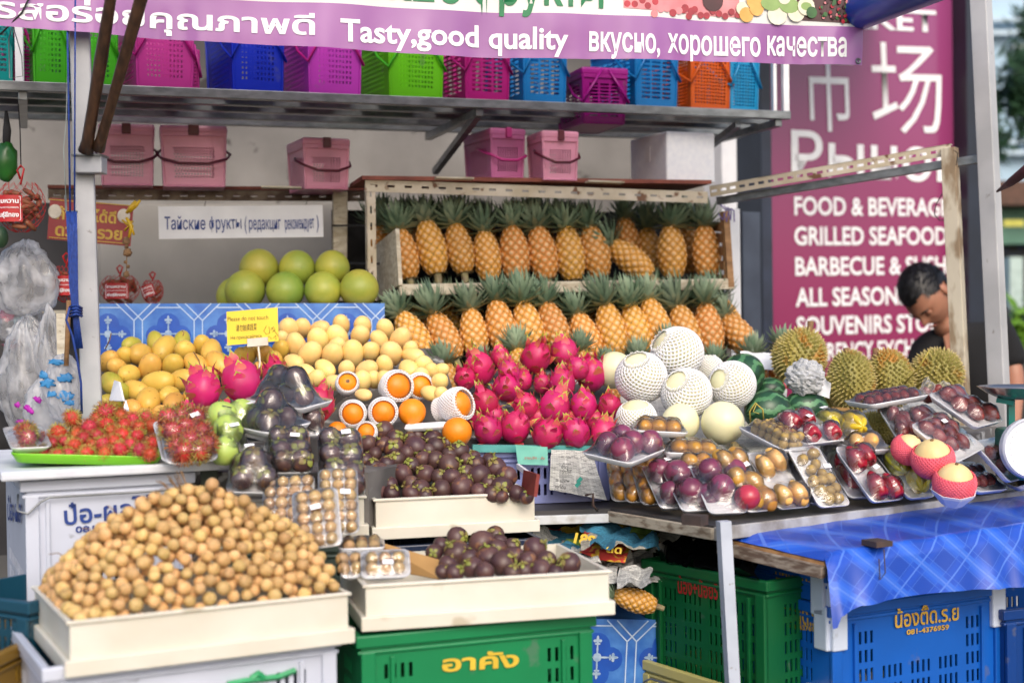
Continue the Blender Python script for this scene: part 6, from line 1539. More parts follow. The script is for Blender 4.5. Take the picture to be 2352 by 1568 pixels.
# ------------------------------------------------------------------ mangosteens
def mgst(x, y, d, r_px, label, group, rn):
    W = P(x, y, d); s_ = r_px / PM(d) / .0255
    dr = Vector((rn.uniform(-1, 1), rn.uniform(-1, .5), rn.uniform(-.1, 1.1))).normalized()
    o = tag(put('mangosteen', ME['mgs'], None, Matrix.Translation(W) @ dr.to_track_quat('Z', 'Y').to_matrix().to_4x4() @ Matrix.Rotation(rn.uniform(0, 6), 4, 'Z') @ Matrix.Scale(s_, 4)), label, 'mangosteen', group)
    put('calyx', ME['calyx'], o); return o
L = [(320, 120, 60), (230, 195, 55), (390, 165, 55), (475, 165, 45), (515, 150, 45), (600, 170, 60), (690, 190, 40), (380, 220, 60), (505, 220, 75), (625, 210, 60), (755, 235, 60), (215, 290, 44), (270, 255, 45), (265, 325, 50), (395, 285, 52), (545, 285, 52), (620, 290, 55), (700, 320, 70), (300, 372, 68), (430, 370, 62), (560, 370, 58),
     (710, 392, 60), (790, 360, 48), (870, 380, 68), (850, 312, 54), (965, 332, 62), (1030, 384, 62), (240, 432, 60), (280, 475, 62), (365, 480, 52), (480, 430, 54), (530, 455, 60), (650, 460, 62), (770, 450, 70), (480, 482, 55), (870, 470, 54), (1000, 450, 68), (1085, 480, 52), (930, 290, 46), (800, 290, 44), (945, 485, 50), (1140, 500, 44),
     (455, 250, 50), (340, 310, 50), (480, 320, 50), (640, 385, 50), (790, 420, 50), (930, 420, 50), (580, 235, 44), (700, 255, 46), (355, 430, 50), (200, 370, 46), (560, 490, 44), (840, 270, 40), (320, 200, 50), (1000, 500, 40)]
pts = [K4(a[0], a[1]) for a in L]; lab = row_labels(pts, 16, 'dark mangosteen in the middle cream tray, %s layer from the top, %s from left')
rn = random.Random(4)
for a, p, lb_ in zip(L, pts, lab): mgst(p[0], p[1], 3.54 - (a[1] - 120) / 380 * .26, a[2] * .4, lb_, 'mangosteens heaped in the middle tray', rn)
L = [(745, 735, 65), (885, 770, 80), (960, 722, 58), (985, 762, 52), (740, 822, 78), (610, 822, 50), (925, 850, 76), (1010, 885, 82), (1070, 852, 72), (1190, 800, 72), (1060, 785, 52), (830, 905, 64), (730, 935, 56), (1255, 872, 64), (1222, 925, 70), (1385, 885, 72), (690, 885, 55), (1060, 935, 54), (900, 930, 60), (1310, 935, 50), (1150, 870, 60), (650, 780, 50), (810, 850, 60), (1130, 925, 56), (970, 800, 60), (660, 930, 46)]
pts = [K4(a[0], a[1]) for a in L]; lab = row_labels(pts, 16, 'mangosteen in the front centre tray, %s layer from the top, %s from left')
for a, p, lb_ in zip(L, pts, lab): mgst(p[0], p[1], 3.12 - (a[1] - 722) / 215 * .26 - (a[0] < 800) * .02, a[2] * .4, lb_, 'mangosteens in the front centre tray', rn)

# ------------------------------------------------------------------ rambutans on the green tray
m_lime = plastic('lime_plastic', '7ac81c', .3)
Mt, tw_, th_ = frame3(P(22, 1064, 3.02), P(372, 1072, 3.10), P(22, 1064, 3.02) + SY * .3)
rt = empty('lime_tray', Mt); tag(rt, 'bright lime green plastic tray under the rambutans', 'tray')
q = MB(); tray_b(q, tw_, .30, dep=.022, rc=.02, flare=.012); q.build('tray_shell', m_lime, rt, smooth=True)
L = [(415, 50, 58), (335, 130, 60), (510, 105, 62), (425, 205, 56), (610, 15, 75), (610, 85, 58), (700, 145, 58), (760, 60, 52), (790, 150, 52), (872, 92, 55), (590, 195, 52), (690, 230, 55), (800, 230, 52), (500, 250, 55), (250, 240, 50), (330, 262, 48), (880, 190, 52), (560, 150, 50), (655, 180, 50), (480, 165, 50), (300, 190, 46), (720, 85, 50),
     (840, 40, 46), (690, 30, 46), (555, 50, 46), (390, 255, 48), (180, 245, 46), (600, 250, 50), (860, 255, 48), (440, 140, 46), (250, 170, 46), (370, 180, 44), (750, 200, 46), (530, 200, 46), (130, 240, 44), (800, 100, 48), (640, 120, 46)]
pts = [K3(a[0], a[1]) for a in L]; lab = row_labels(pts, 20, 'hairy red rambutan on the lime green tray, %s layer from the top, %s from left')
for a, p, lb_ in zip(L, pts, lab):
    d = 3.28 - a[1] / 260 * .20 + rn.uniform(-.01, .01); W = P(p[0], p[1], d); s_ = a[2] * .4 / PM(d) / .0225
    tag(put('rambutan', rn.choice(ME['ramb']), None, Matrix.Translation(W) @ Euler((rn.uniform(0, 6), rn.uniform(0, 6), 0)).to_matrix().to_4x4() @ Matrix.Scale(s_, 4)), lb_, 'rambutan', 'rambutans heaped on the lime green tray')

# ------------------------------------------------------------------ the heap of longans
sil = [(135, 1395), (150, 1330), (200, 1265), (250, 1205), (300, 1185), (400, 1150), (440, 1160), (480, 1135), (520, 1125), (565, 1165), (620, 1180), (680, 1215), (730, 1240), (770, 1285), (815, 1320), (830, 1350)]
def silh(x):
    for (x0, y0), (x1, y1) in zip(sil, sil[1:]):
        if x0 <= x <= x1: return y0 + (y1 - y0) * (x - x0) / (x1 - x0)
    return 1420
tI = tAM.inverted(); r_l = .0132; Hrim = .098
def mound(u, v):
    """height above the tray floor at tray coordinates u (0..w), v (0..dep)"""
    x = u / tAw; y = v / .40
    prof = [(0, .0), (.06, .06), (.2, .13), (.38, .185), (.52, .20), (.62, .19), (.8, .145), (.93, .10), (1, .06)]
    ph = 0
    for (a, pa), (b_, pb_) in zip(prof, prof[1:]):
        if a <= x <= b_: ph = pa + (pb_ - pa) * (x - a) / (b_ - a)
    yy = min(1, max(0, y)); k = (yy / .48) ** .8 if yy < .48 else 1 - .7 * ((yy - .48) / .52) ** 2
    return .075 + ph * max(0, min(1, k)) + .012
cand = []; rl = random.Random(77)
placed = []; cell = {}
def okp(p, dmin):
    k = tuple(int(c // .03) for c in p)
    for i in (-1, 0, 1):
        for j in (-1, 0, 1):
            for k2 in (-1, 0, 1):
                for o_ in cell.get((k[0] + i, k[1] + j, k[2] + k2), ()):
                    if (o_ - p).length < dmin: return False
    cell.setdefault(k, []).append(p); return True
for layer in range(3):
    for t in range(50000 if layer == 0 else 24000):
        u = rl.uniform(.022, tAw - .022); v = rl.uniform(.022, .378)
        z = mound(u, v) + .016 * noise.noise(Vector((u * 9, v * 9, 2))) * min(1, v * 8) - layer * .015 + rl.uniform(-.002, .004) * (layer == 0)
        if z < .02: continue
        p = Vector((u, v, z))
        if okp(p, .0245 if layer == 0 else .0235): placed.append((layer, p))
lo = [p for l_, p in placed]
view = Vector((0, 0, CAM_H)); vis = sorted(placed, key=lambda a: a[0] * 10 + a[1].y)
sing = vis[:300]; rest = vis[300:]
for l_, p in sing:
    W = tAM @ p
    tag(put('longan', ME['longan'], None, Matrix.Translation(W) @ Euler((rl.uniform(0, 6), rl.uniform(0, 6), 0)).to_matrix().to_4x4() @ Matrix.Scale(rl.uniform(.82, 1.07), 4)), 'round tan longan in the big heap on the front left cream tray', 'longan', 'longans heaped in the front left tray')
q = MB(); base = MB(); base.sph((0, 0, 0), .0128, 9, 6)
for l_, p in rest: q.add([Vector(v) + (tAM @ p) for v in base.v], base.f)
if rest: tag(q.build('longan_heap', m_longan, smooth=True), 'tan longans deeper in the heap of the front left tray', 'longans', 'longans heaped in the front left tray', 'stuff')
for (x, y) in ((487, 1112), (362, 1147), (296, 1188), (560, 1150)):
    W = P(x, y, 2.72); o = put('longan', ME['longan'], None, Matrix.Translation(W)); tag(o, {487: 'single longan sticking up highest above the heap', 362: 'single longan poking out high on its twig left of the tied stalks', 296: 'single longan poking out at the upper left of the heap', 560: 'longan just right of the peak of the heap'}[x], 'longan', 'longans heaped in the front left tray')
    q = MB(); q.tube([W, W - UP * .05 + Vector((.01, 0.01, 0))], .0018, 5); bpy.context.view_layer.update(); childs(q.build('twig', m_stem, smooth=True), o)
q = MB()
for l_, p in [a for a in placed if a[0] == 0][::9]:
    W = tAM @ p; a = W + Vector((0, 0, .006)); d_ = Vector((rl.uniform(-1, 1), rl.uniform(-1, .4), rl.uniform(-.2, .5))).normalized(); q.tube([a, a + d_ * .016 + UP * .006, a + d_ * .034], .0011, 4)
tag(q.build('twigs', m_stem, smooth=True), 'short brown twigs scattered through the longan heap', 'twigs', kind='stuff')
st = empty('stalk_bundle', P(438, 1160, 2.72)); tag(st, 'bundle of dry longan stalks tied with a pink band sticking out of the heap', 'stalks'); bpy.context.view_layer.update()
for i in range(12):
    a = P(436 + rl.uniform(-5, 5), 1158 + rl.uniform(-3, 6), 2.72); e = P(370 + i * 4.5 + rl.uniform(-6, 6), 1095 - i * 1.2 + rl.uniform(-6, 14), 2.74 + rl.uniform(-.03, .03)); q = MB(); q.tube([a, a.lerp(e, .5) + Vector((rl.uniform(-.004, .004), 0, 0)), e], .0016, 5, r2=.0009)
    childs(q.build('stalk', m_stem, smooth=True), st)
q = MB(); c = P(434, 1154, 2.715); q.lathe([(.008, -.004), (.0088, 0), (.008, .004)], 10, M=Matrix.Translation(c) @ Matrix.Rotation(.7, 4, 'Y')); childs(q.build('rubber_band', mat('pink_band', 'c84a6a')), st)
# ------------------------------------------------------------------ wrapped packs: right side
def pkq(K, A, B, Cc, z, lean, kind, label, **kw):
    """pack whose lower edge rests at height z"""
    a = Q(*K(*A), z); b_ = Q(*K(*B), z); dA = -(CAM_M.inverted() @ a).z; c = P(*K(*Cc), dA + lean)
    return pack(a, b_, c, kind, label, **kw)
def pkd(K, A, B, Cc, ds, kind, label, **kw):
    return pack(P(*K(*A), ds[0]), P(*K(*B), ds[1]), P(*K(*Cc), ds[2]), kind, label, **kw)
GS = 'wrapped fruit packs on the right table'
ZP = ZT + .006
pkq(KD, (430, 1190), (860, 1180), (200, 600), ZP, .12, 'sapo', 'pack of brown sapodillas, leftmost of the leaning row next to the newspaper', seed=1, group=GS, fruits=[(.24, .15), (.22, .38), (.20, .62), (.22, .86), (.6, .2), (.62, .5), (.6, .8)])
pkq(KD, (590, 1205), (1020, 1195), (330, 640), ZP, .12, 'sapo', 'pack of brown sapodillas, second of the leaning row', seed=2, group=GS, fruits=[(.24, .15), (.24, .40), (.22, .66), (.24, .90), (.6, .2), (.62, .5), (.6, .8)])
pkq(KD, (770, 1235), (1200, 1220), (490, 735), ZP, .12, 'sapo', 'pack of brown sapodillas, third of the leaning row', seed=3, group=GS, fruits=[(.24, .15), (.24, .42), (.22, .70), (.6, .2), (.62, .5), (.6, .8)])
pkq(KD, (985, 1285), (1430, 1265), (600, 810), ZP, .13, 'passion', 'pack of dark purple passion fruit just right of the leaning sapodilla packs', seed=4, group=GS, fruits=[(.36, .22), (.34, .74), (.80, .25), (.80, .92)], sticker=(.55, .80))
pkq(KD, (1235, 1320), (1660, 1300), (925, 850), ZP, .13, 'passion', 'pack of purple passion fruit in the middle of three at the table corner', seed=5, group=GS, fruits=[(.30, .78), (.40, .34), (.78, .20), (.80, .7)])
pkq(KD, (1545, 1345), (2010, 1325), (1200, 770), ZP, .14, 'passion', 'pack of red and purple passion fruit at the very corner of the table', seed=6, group=GS, fruits=[(.32, .80), (.76, .74), (.40, .42), (.78, .22, .03, 'passionr'), (.80, .48, .03, 'passionr')] and [(.32 * .125, .80 * .17, .03), (.80 * .125, .76 * .17, .03), (.40 * .125, .42 * .17, .03), (.80 * .125, .20 * .17, .03, 'passionr')])
pkq(KD, (1965, 1325), (2310, 1288), (1690, 640), ZP, .14, 'sapo', 'pack of large golden sapodillas with a white sticker right of the red passion fruit', seed=7, group=GS, sc=1.15, sticker=(.72, .68), fruits=[(.26, .85), (.30, .55), (.74, .45), (.40, .18), (.78, .15), (.75, .85)])
pkq(KE, (160, 1208), (450, 1180), (70, 695), ZP, .14, 'pmango', 'pack of pale orange small mangoes between sapodillas and longkongs', seed=8, group=GS, sc=1.05, fruits=[(.28, .20), (.74, .20), (.24, .70), (.68, .80)])
pkq(KE, (430, 1160), (640, 1150), (180, 685), ZP + .002, .16, 'lk', 'pack of brown longkongs mostly hidden behind the white tray of longkongs', seed=9, group=GS)
pkq(KE, (520, 1190), (800, 1165), (370, 650), ZP, .13, 'lk', 'white tray of tan longkongs leaning in the middle of the right table edge', seed=10, group=GS, sc=1.1, sticker=(.85, .62), fruits=[(.28, .78), (.70, .86), (.58, .68), (.36, .60), (.62, .52), (.24, .42), (.50, .42), (.76, .44), (.30, .26), (.55, .24), (.80, .28), (.42, .12), (.70, .12)])
pkq(KE, (790, 1110), (1010, 1100), (630, 640), ZP + .002, .17, 'rose', 'pack of dark red rose apples behind, mostly hidden between two trays', seed=11, group=GS)
pkq(KE, (990, 1146), (1268, 1115), (760, 645), ZP, .13, 'rose', 'pack of four red rose apples standing at the front edge', seed=12, group=GS, sticker=(.72, .55), fruits=[(.26, .72), (.64, .80), (.34, .24), (.78, .20)])
pkq(KE, (1312, 1115), (1557, 1095), (1050, 690), ZP, .13, 'star', 'pack of two yellow star fruit beside the netted pears', seed=13, group=GS, sticker=(.6, .6), fruits=[(.36, .68), (.66, .30)])
pkq(KE, (1930, 1062), (2210, 1032), (1740, 800), ZP, .13, 'salak', 'pack of dark salaks standing right of the lower netted pear', seed=14, group=GS, layers=1, sticker=(.35, .85))
pkq(KE, (2190, 965), (2420, 905), (1985, 580), ZP + .03, .13, 'salak', 'rightmost pack of dark salaks with a white sticker by the scale', seed=15, group=GS, sticker=(.55, .72))
pkq(KE, (2172, 975), (2440, 1085), (2260, 900), ZP, .06, 'lk', 'low pack of tan fruit at the right edge of the table', seed=16, group=GS, w=.13, l=.10, sc=1.3)
# second tier
pkd(KD, (650, 785), (1080, 605), (305, 565), (3.30, 3.42, 3.45), 'passion', 'pack of five purple passion fruit lying on top of the leaning sapodilla packs', seed=20, group=GS, sp=1.0, fruits=[(.2, .3), (.34, .72), (.62, .42), (.80, .78), (.82, .2)])
pkd(KD, (700, 400), (1320, 432), (640, 300), (3.50, 3.50, 3.66), 'sapo', 'upper flat pack of brown sapodillas in front of the bare melons', seed=21, group=GS, l=.13)
pkd(KD, (1045, 655), (1790, 690), (940, 555), (3.42, 3.42, 3.58), 'sapo', 'long flat pack of golden sapodillas under the upper sapodilla pack', seed=22, group=GS, l=.14, sc=1.05)
pkd(KD, (1860, 350), (2390, 625), (2010, 240), (3.56, 3.42, 3.68), 'lk', 'pack of tan longkongs tilted in front of the bare melon', seed=23, group=GS, layers=2, l=.12)
pkd(KD, (1780, 670), (2040, 660), (1780, 560), (3.52, 3.52, 3.62), 'lk', 'small pack of longkongs half hidden behind the golden sapodillas', seed=24, group=GS)
pkd(KD, (1180, 830), (1760, 800), (1150, 690), (3.36, 3.38, 3.50), 'sapo', 'golden sapodilla pack peeping out above the passion fruit trays', seed=25, group=GS, l=.12)
pkd(KE, (395, 645), (770, 600), (192, 400), (3.48, 3.55, 3.60), 'rose', 'pack of four shiny red rose apples in front of the watermelon', seed=26, group=GS, sticker=(.55, .62), fruits=[(.22, .75), (.62, .80), (.36, .28), (.82, .26)])
pkd(KE, (735, 620), (1068, 552), (600, 480), (3.56, 3.60, 3.70), 'star', 'pack of yellow green star fruit lying right of the rose apples', seed=27, group=GS, sc=1.15, sticker=(.3, .9), fruits=[(.30, .70), (.62, .36)])
pkd(KE, (880, 700), (1240, 690), (880, 615), (3.50, 3.55, 3.62), 'pmango', 'pack of yellow mangoes lying behind the star fruit tray', seed=28, group=GS, l=.11)
pkd(KE, (1010, 300), (1530, 205), (1035, 215), (3.66, 3.74, 3.80), 'salak', 'topmost flat pack of red brown salaks below the durians', seed=29, group=GS, l=.12)
pkd(KE, (1232, 610), (1480, 600), (1033, 312), (3.62, 3.64, 3.72), 'salak', 'pack of red brown salaks standing under the topmost flat one', seed=30, group=GS, fruits=[(.35, .78), (.45, .52), (.30, .30), (.72, .62), (.72, .3)], sc=1.2)
pkd(KE, (1500, 620), (1770, 600), (1320, 310), (3.60, 3.63, 3.72), 'salak', 'pack of salaks in the middle of the standing salak packs', seed=31, group=GS, fruits=[(.25, .72), (.55, .80), (.42, .5), (.75, .55), (.35, .22), (.7, .2)], sc=1.15)
pkd(KE, (1730, 802), (1990, 662), (1443, 408), (3.46, 3.58, 3.58), 'salak', 'tilted pack of red brown salaks with a sticker behind the netted pears', seed=32, group=GS, sc=1.05, sticker=(.55, .72), fruits=[(.25, .82), (.52, .80), (.78, .84), (.30, .60), (.58, .55), (.80, .62), (.35, .36), (.62, .30)])
pkd(KE, (1905, 492), (2158, 427), (1606, 165), (3.56, 3.64, 3.70), 'salak', 'uppermost tilted pack of round dark salaks near the scale pan', seed=33, group=GS, sc=1.3, fruits=[(.42, .84), (.72, .84), (.36, .56), (.70, .50), (.45, .28), (.80, .22)])
# netted pears
pnet = net_mesh(lambda t: .0355 * math.sin(math.acos(max(-1, min(1, .50 - 1.40 * t)))) + .0012, .017, -.030, n=34, turns=.22, r=.0022, seg=12, m=m_pinknet, name='foam_net')
for k, (x, y, r_, d, lb_) in enumerate(((1322, 640, 132, 3.50, 'pear in a pink foam net, the rear one, cheek turned up'), (1545, 725, 172, 3.42, 'wrapped pear in a pink foam net, middle of the three'), (1738, 935, 170, 3.36, 'pear in a pink foam net sitting in a white faceted cup at the front'))):
    p = KE(x, y); W = P(p[0], p[1], d); s_ = r_ * .26 / PM(d) / .034
    M = Matrix.Translation(W) @ Matrix.Rotation((.6, -.15, 0)[k], 4, 'Y') @ Matrix.Rotation(.35, 4, 'X') @ Matrix.Scale(s_, 4)
    o = tag(put('pear', ME['pear'], None, M), lb_, 'pear', 'pears in pink foam nets'); put('foam_net', pnet, o)
    q = MB(); q.tube([(0, 0, .034), (.001, 0, .039)], .0035, 6, r2=.0025); q.build('stem', m_stem, o)
    if False: q = MB(); q.sph((0, 0, .002), (.0385, .0385, .038), 20, 14, fn=lambda th, ph: Vector(S(th, ph)) * (1 + .02 * math.sin(9 * th))); q.build('film', m_film, o, smooth=True)
    if k == 2: q = MB(); q.lathe([(.020, -.040), (.038, -.018), (.041, -.012), (.039, -.012), (.036, -.018), (.018, -.038)], 8); q.build('cup', m_foam, o)
sheet('film_bag', (P(*KE(1420, 170), 3.85), P(*KE(1760, 200), 3.85), P(*KE(1720, 60), 3.9), P(*KE(1460, 30), 3.9)), m_bag_thin, 'crumpled clear plastic bag over fruit behind the salak packs', 'bag', amp=.02, nu=18, nv=14)
q = MB()
rq = random.Random(3)
fbag = empty('salak_bag', P(*KE(1570, 150), 3.9)); tag(fbag, 'loose dark salaks under the crumpled plastic bag by the durians', 'fruit'); bpy.context.view_layer.update()
for i in range(6):
    W = P(*KE(1480 + 45 * i, 140 + 30 * (i % 2)), 3.9); childs(put('salak', ME['salak'], None, Matrix.Translation(W) @ Euler((rq.uniform(0, 6), rq.uniform(0, 6), 0)).to_matrix().to_4x4() @ Matrix.Scale(1.2, 4)), fbag)
# risers under the second tier
q = MB(); q.uv = None
def riser(pts, z, nm, lb_, m=m_news):
    v = [Q(x, y, z) for x, y in pts]; q = prism(v, ZT + .002, z); q.uv = [(p[0] * 2, p[1] * 2) for p in q.v]; tag(q.build(nm, m), lb_, 'riser')
riser([(1480, 1060), (1830, 1060), (2060, 1022), (2010, 990), (1470, 990)], .93, 'newspaper_riser', 'low newspaper covered riser under the second tier of fruit packs')
riser([(2050, 1010), (2250, 994), (2330, 963), (2060, 963)], .98, 'foam_box_riser', 'grey paper covered box under the salak packs', m_bedcloth)

# ------------------------------------------------------------------ wrapped packs: left side
GL = 'wrapped fruit packs left of centre'
pkd(KF, (115, 1112), (692, 1058), (0, 572), (3.02, 3.06, 3.12), 'ramb', 'pack of hairy red rambutans standing on the end of the foam slab', seed=40, group=GL, sc=1.25, sticker=(.68, .74), fruits=[(.2, .86), (.45, .88), (.74, .80), (.22, .58), (.5, .64), (.78, .52), (.26, .28), (.52, .36), (.80, .26), (.36, .14), (.66, .12)])
pkd(KF, (70, 1090), (600, 1040), (-40, 640), (3.08, 3.12, 3.18), 'ramb', 'second rambutan pack hidden just behind the front one', seed=41, group=GL)
pkd(K3, (60, 262), (300, 250), (5, 105), (3.04, 3.08, 3.18), 'ramb', 'pack of dark rambutans at the far left end of the lime green tray', seed=42, group=GL, l=.13, sc=1.1, layers=1)
pkd(KF, (560, 650), (960, 755), (468, 505), (3.22, 3.20, 3.34), 'guava', 'upper pack of two shiny green guavas', seed=43, group=GL, l=.15, fruits=[(.0, .0)] and [(.055, .05, .036), (.115, .075, .034)], sc=1.02, w=.15)
pkd(KF, (655, 1130), (1000, 1120), (600, 690), (3.12, 3.13, 3.24), 'guava', 'lower pack of green guavas with a purple sticker between rambutans and mangosteens', seed=44, group=GL, fruits=[(.40, .66), (.30, .14), (.2, 1.0)], sticker=(.62, .52), sc=1.0)
pkd(KF, (965, 402), (1600, 517), (1215, 300), (3.36, 3.26, 3.46), 'mgs', 'topmost pack of mangosteens in front of the big dragon fruit', seed=45, group=GL, layers=2, l=.12)
pkd(KF, (1245, 787), (1745, 660), (1000, 650), (3.14, 3.24, 3.26), 'mgs', 'second highest pack of mangosteens with a white sticker', seed=46, group=GL, layers=2, sticker=(.25, .75), l=.13)
pkd(KF, (1245, 1212), (1735, 1200), (1105, 790), (3.08, 3.10, 3.18), 'mgs', 'pack of mangosteens standing upright in the middle of the wrapped ones', seed=47, group=GL, sticker=(.62, .62), fruits=[(.26, .80), (.68, .78), (.30, .45), (.72, .42), (.34, .16), (.76, .16)])
pkd(KF, (1800, 1442), (2312, 1440), (1725, 765), (3.08, 3.10, 3.19), 'mgs', 'tall pack of mangosteens beside the loose mangosteen heap', seed=48, group=GL, sticker=(.6, .84), fruits=[(.26, .86), (.70, .84), (.26, .60), (.72, .58), (.34, .36), (.76, .32), (.74, .10)])
pkd(KF, (770, 1425), (1190, 1432), (620, 1100), (3.02, 3.03, 3.12), 'mgs', 'lowest pack of mangosteens behind the top of the longan heap', seed=49, group=GL, l=.12, w=.11, fruits=[(.28, .72), (.74, .76), (.30, .26), (.76, .28), (.055, .06, .06)], sticker=(.4, .75))
pkd(KF, (1180, 1195), (1560, 1190), (1040, 860), (3.13, 3.14, 3.22), 'mgs', 'mangosteen pack whose left edge shows behind the upright one', seed=50, group=GL)
pkd(KF, (1010, 870), (1330, 860), (960, 640), (3.24, 3.26, 3.34), 'mgs', 'mangosteen pack in shadow behind the guavas', seed=51, group=GL)
pkd(KF, (1640, 800), (1840, 790), (1620, 560), (3.30, 3.30, 3.38), 'mgs', 'mangosteen pack half hidden above the tall one', seed=52, group=GL)
GN = 'wrapped trays of longans'
def grid_fr(w, l, r_=.0132):
    out = []; nx = max(2, int(round((w - .012) / (2 * r_)))); ny = max(2, int(round((l - .012) / (2 * r_))))
    for j in range(ny):
        for i in range(nx): out.append((w / 2 + (i - (nx - 1) / 2) * 2 * r_, l / 2 + (j - (ny - 1) / 2) * 2 * r_, .004 + r_))
    return out
def lpk(K, A, B, Cc, ds, label, seed, sticker=None):
    a, b_, c = P(*K(*A), ds[0]), P(*K(*B), ds[1]), P(*K(*Cc), ds[2]); M, w, l = frame3(a, b_, c)
    return pack(a, b_, c, 'longan', label, seed=seed, group=GN, sticker=sticker, fruits=grid_fr(w, l))
lpk(K3, (1500, 720), (1800, 705), (1440, 415), (2.98, 2.98, 3.06), 'wrapped tray of longans at the back left of the three standing longan trays', 60)
lpk(K3, (1830, 745), (2065, 735), (1705, 368), (2.94, 2.95, 3.04), 'tall wrapped tray of longans at the back right of the three standing longan trays', 61, (.68, .58))
lpk(K3, (1700, 835), (1972, 800), (1570, 512), (2.82, 2.83, 2.91), 'wrapped tray of longans standing in front of the other two longan trays', 62, (.5, .62))
lpk(K4, (192, 1002), (478, 988), (160, 842), (2.78, 2.79, 2.84), 'small wrapped pack of longans with a sticker in the front centre tray', 63, (.55, .35))
lpk(K4, (72, 1000), (200, 992), (50, 845), (2.80, 2.81, 2.86), 'small longan pack squeezed between heap and stickered pack', 64)
lpk(K4, (60, 842), (330, 832), (45, 792), (2.92, 2.93, 3.02), 'flat wrapped longan pack lying behind the small packs', 65)
# white foam corner and tray offcuts between the mangoes and the packs
q = MB(); q.add([P(*KA(310, 1400), 3.55), P(*KA(470, 1400), 3.50), P(*KA(420, 1180), 3.55), P(*KA(370, 1165), 3.58)], [(0, 1, 2, 3)]); q.add([P(*KA(470, 1500), 3.45), P(*KA(540, 1500), 3.45), P(*KA(505, 1385), 3.48)], [(0, 1, 2)])
o = q.build('foam_offcut', m_foam); sl = o.modifiers.new('t', 'SOLIDIFY'); sl.thickness = .006; tag(o, 'white pointed foam offcuts standing between mangoes and rambutans', 'foam offcuts')
q = MB(); tray_b(q, .17, .11); M, _, _ = frame3(P(930, 1012, 3.50), P(1018, 1006, 3.5), P(945, 985, 3.66)); o = q.build('foam_tray', m_foam, None, smooth=True, M=M @ Matrix.Translation((0, 0, .02)) @ Matrix.Rotation(0, 4, 'X') @ Matrix.Scale(.62, 4)); tag(o, 'empty white foam tray behind the loose mangosteens', 'foam tray')
# what holds up the fruit at the left: stepped boxes covered with paper
riser([(236, 1000), (800, 1010), (860, 960), (236, 950)], 1.02, 'paper_covered_riser', 'paper covered riser under the dragon fruit left of centre', m_bedcloth)
riser([(500, 1085), (845, 1085), (1085, 1030), (1080, 990), (430, 990)], .965, 'paper_covered_riser', 'paper covered riser under the oranges and packs', m_bedcloth)
# ------------------------------------------------------------------ baskets on the long shelf
def sp_(x, off=.035):
    y = 195 + (x + 60) / 1872 * 71; return Q(x, y, ZS) + fb * off + UP * .015
pc = {k: plastic(k + '_basket', c, .3, trans=.28) for k, c in dict(teal='0fa0a0', magenta='c81a8c', green='4cc022', lightpink='cf3fa0', blue='1230c8', violetpink='c53fc0', lime='6cc814', cerise='b81880', skyblue='1580c8', orange='e0641a', cyan='1fa0d8', darkmag='a8108c').items()}
GB = 'plastic shopping baskets on the top shelf'
for (x0, x1, col, holes, lab, off, H, hm) in (
        (-55, 24, 'teal', 'slot', 'teal basket at the far left end of the top shelf', .02, .19, None),
        (26, 78, 'magenta', 'slot', 'magenta basket squeezed in left of the lime ones', .10, .14, None),
        (80, 152, 'green', 'round', 'green basket left of the pole on the top shelf', .03, .19, None),
        (176, 268, 'green', 'round', 'green basket just right of the pole on the top shelf', .06, .18, None),
        (318, 442, 'lightpink', 'round', 'light magenta basket left of the bright blue one', .03, .19, 'magenta'),
        (444, 470, 'lightpink', 'round', 'light pink basket peeping out left of the bright blue one', .16, .13, None),
        (540, 652, 'blue', 'round', 'bright blue basket on the top shelf', .03, .2, None),
        (716, 832, 'violetpink', 'round', 'violet pink basket right of the bright blue one', .03, .2, 'magenta'),
        (902, 1022, 'lime', 'round', 'lime green basket in the middle of the top shelf', .03, .19, 'green'),
        (1078, 1176, 'cerise', 'slot', 'cerise slotted basket right of the lime green one', .03, .19, None),
        (1212, 1308, 'skyblue', 'slot', 'sky blue slotted basket between the cerise and the lidded one', .03, .19, None),
        (1470, 1566, 'skyblue', 'slot', 'sky blue slotted basket beside the orange one', .03, .19, None),
        (1598, 1688, 'orange', 'grid', 'orange basket near the right end of the top shelf', .03, .18, None),
        (1696, 1760, 'cyan', 'grid', 'pale cyan basket at the right end of the top shelf', .05, .175, None)):
    a, b_ = sp_(x0, off), sp_(x1, off); b_ = a + Matrix.Rotation(R(9), 3, 'Z') @ ((b_ - a) * 1.04)
    basket(a, b_, a.z + H, .25, pc[col], lab, holes=holes, hm=pc[hm] if hm else None, handle='fold', group=GB, taper=.94)
# the lidded one sits lower, between the bars
a, b_ = P(1342, 283, 4.42), P(1432, 283, 4.46); b_.z = a.z
basket(a, b_, P(1342, 175, 4.42).z, .22, pc['darkmag'], 'dark magenta lidded basket sunk between the bars of the top shelf', holes='slot', lid=True, handle='fold', group=GB)
# pink lidded baskets on the lower shelves
m_pb = plastic('dusty_pink_plastic', 'ea9cba', .3, trans=.1); m_pb2 = plastic('translucent_pink_plastic', 'e080bc', .3, trans=.25); m_mar = plastic('maroon_plastic', '5a1428', .3); m_hot = plastic('hot_pink_plastic', 'c8388c', .3)
GP = 'dusty pink lidded baskets on the lower shelf'
def pb(x0, x1, y, d, H_top, lab, m=m_pb, hm=m_mar, latch=m_mar, yaw=None, dep=.16):
    a = P(x0, y, d); w = (x1 - x0) / PM(d); yw = YAW if yaw is None else yaw; b_ = a + Vector((math.cos(yw), math.sin(yw), 0)) * w / math.cos(yw)
    basket(a, b_, P(x0, H_top, d).z, dep, m, lab, holes='lattice', lid=True, handle='down', hm=hm, latch=latch, group=GP, taper=.93)
pb(236, 342, 425, 4.32, 305, 'pink lidded basket with maroon handle just right of the left pole')
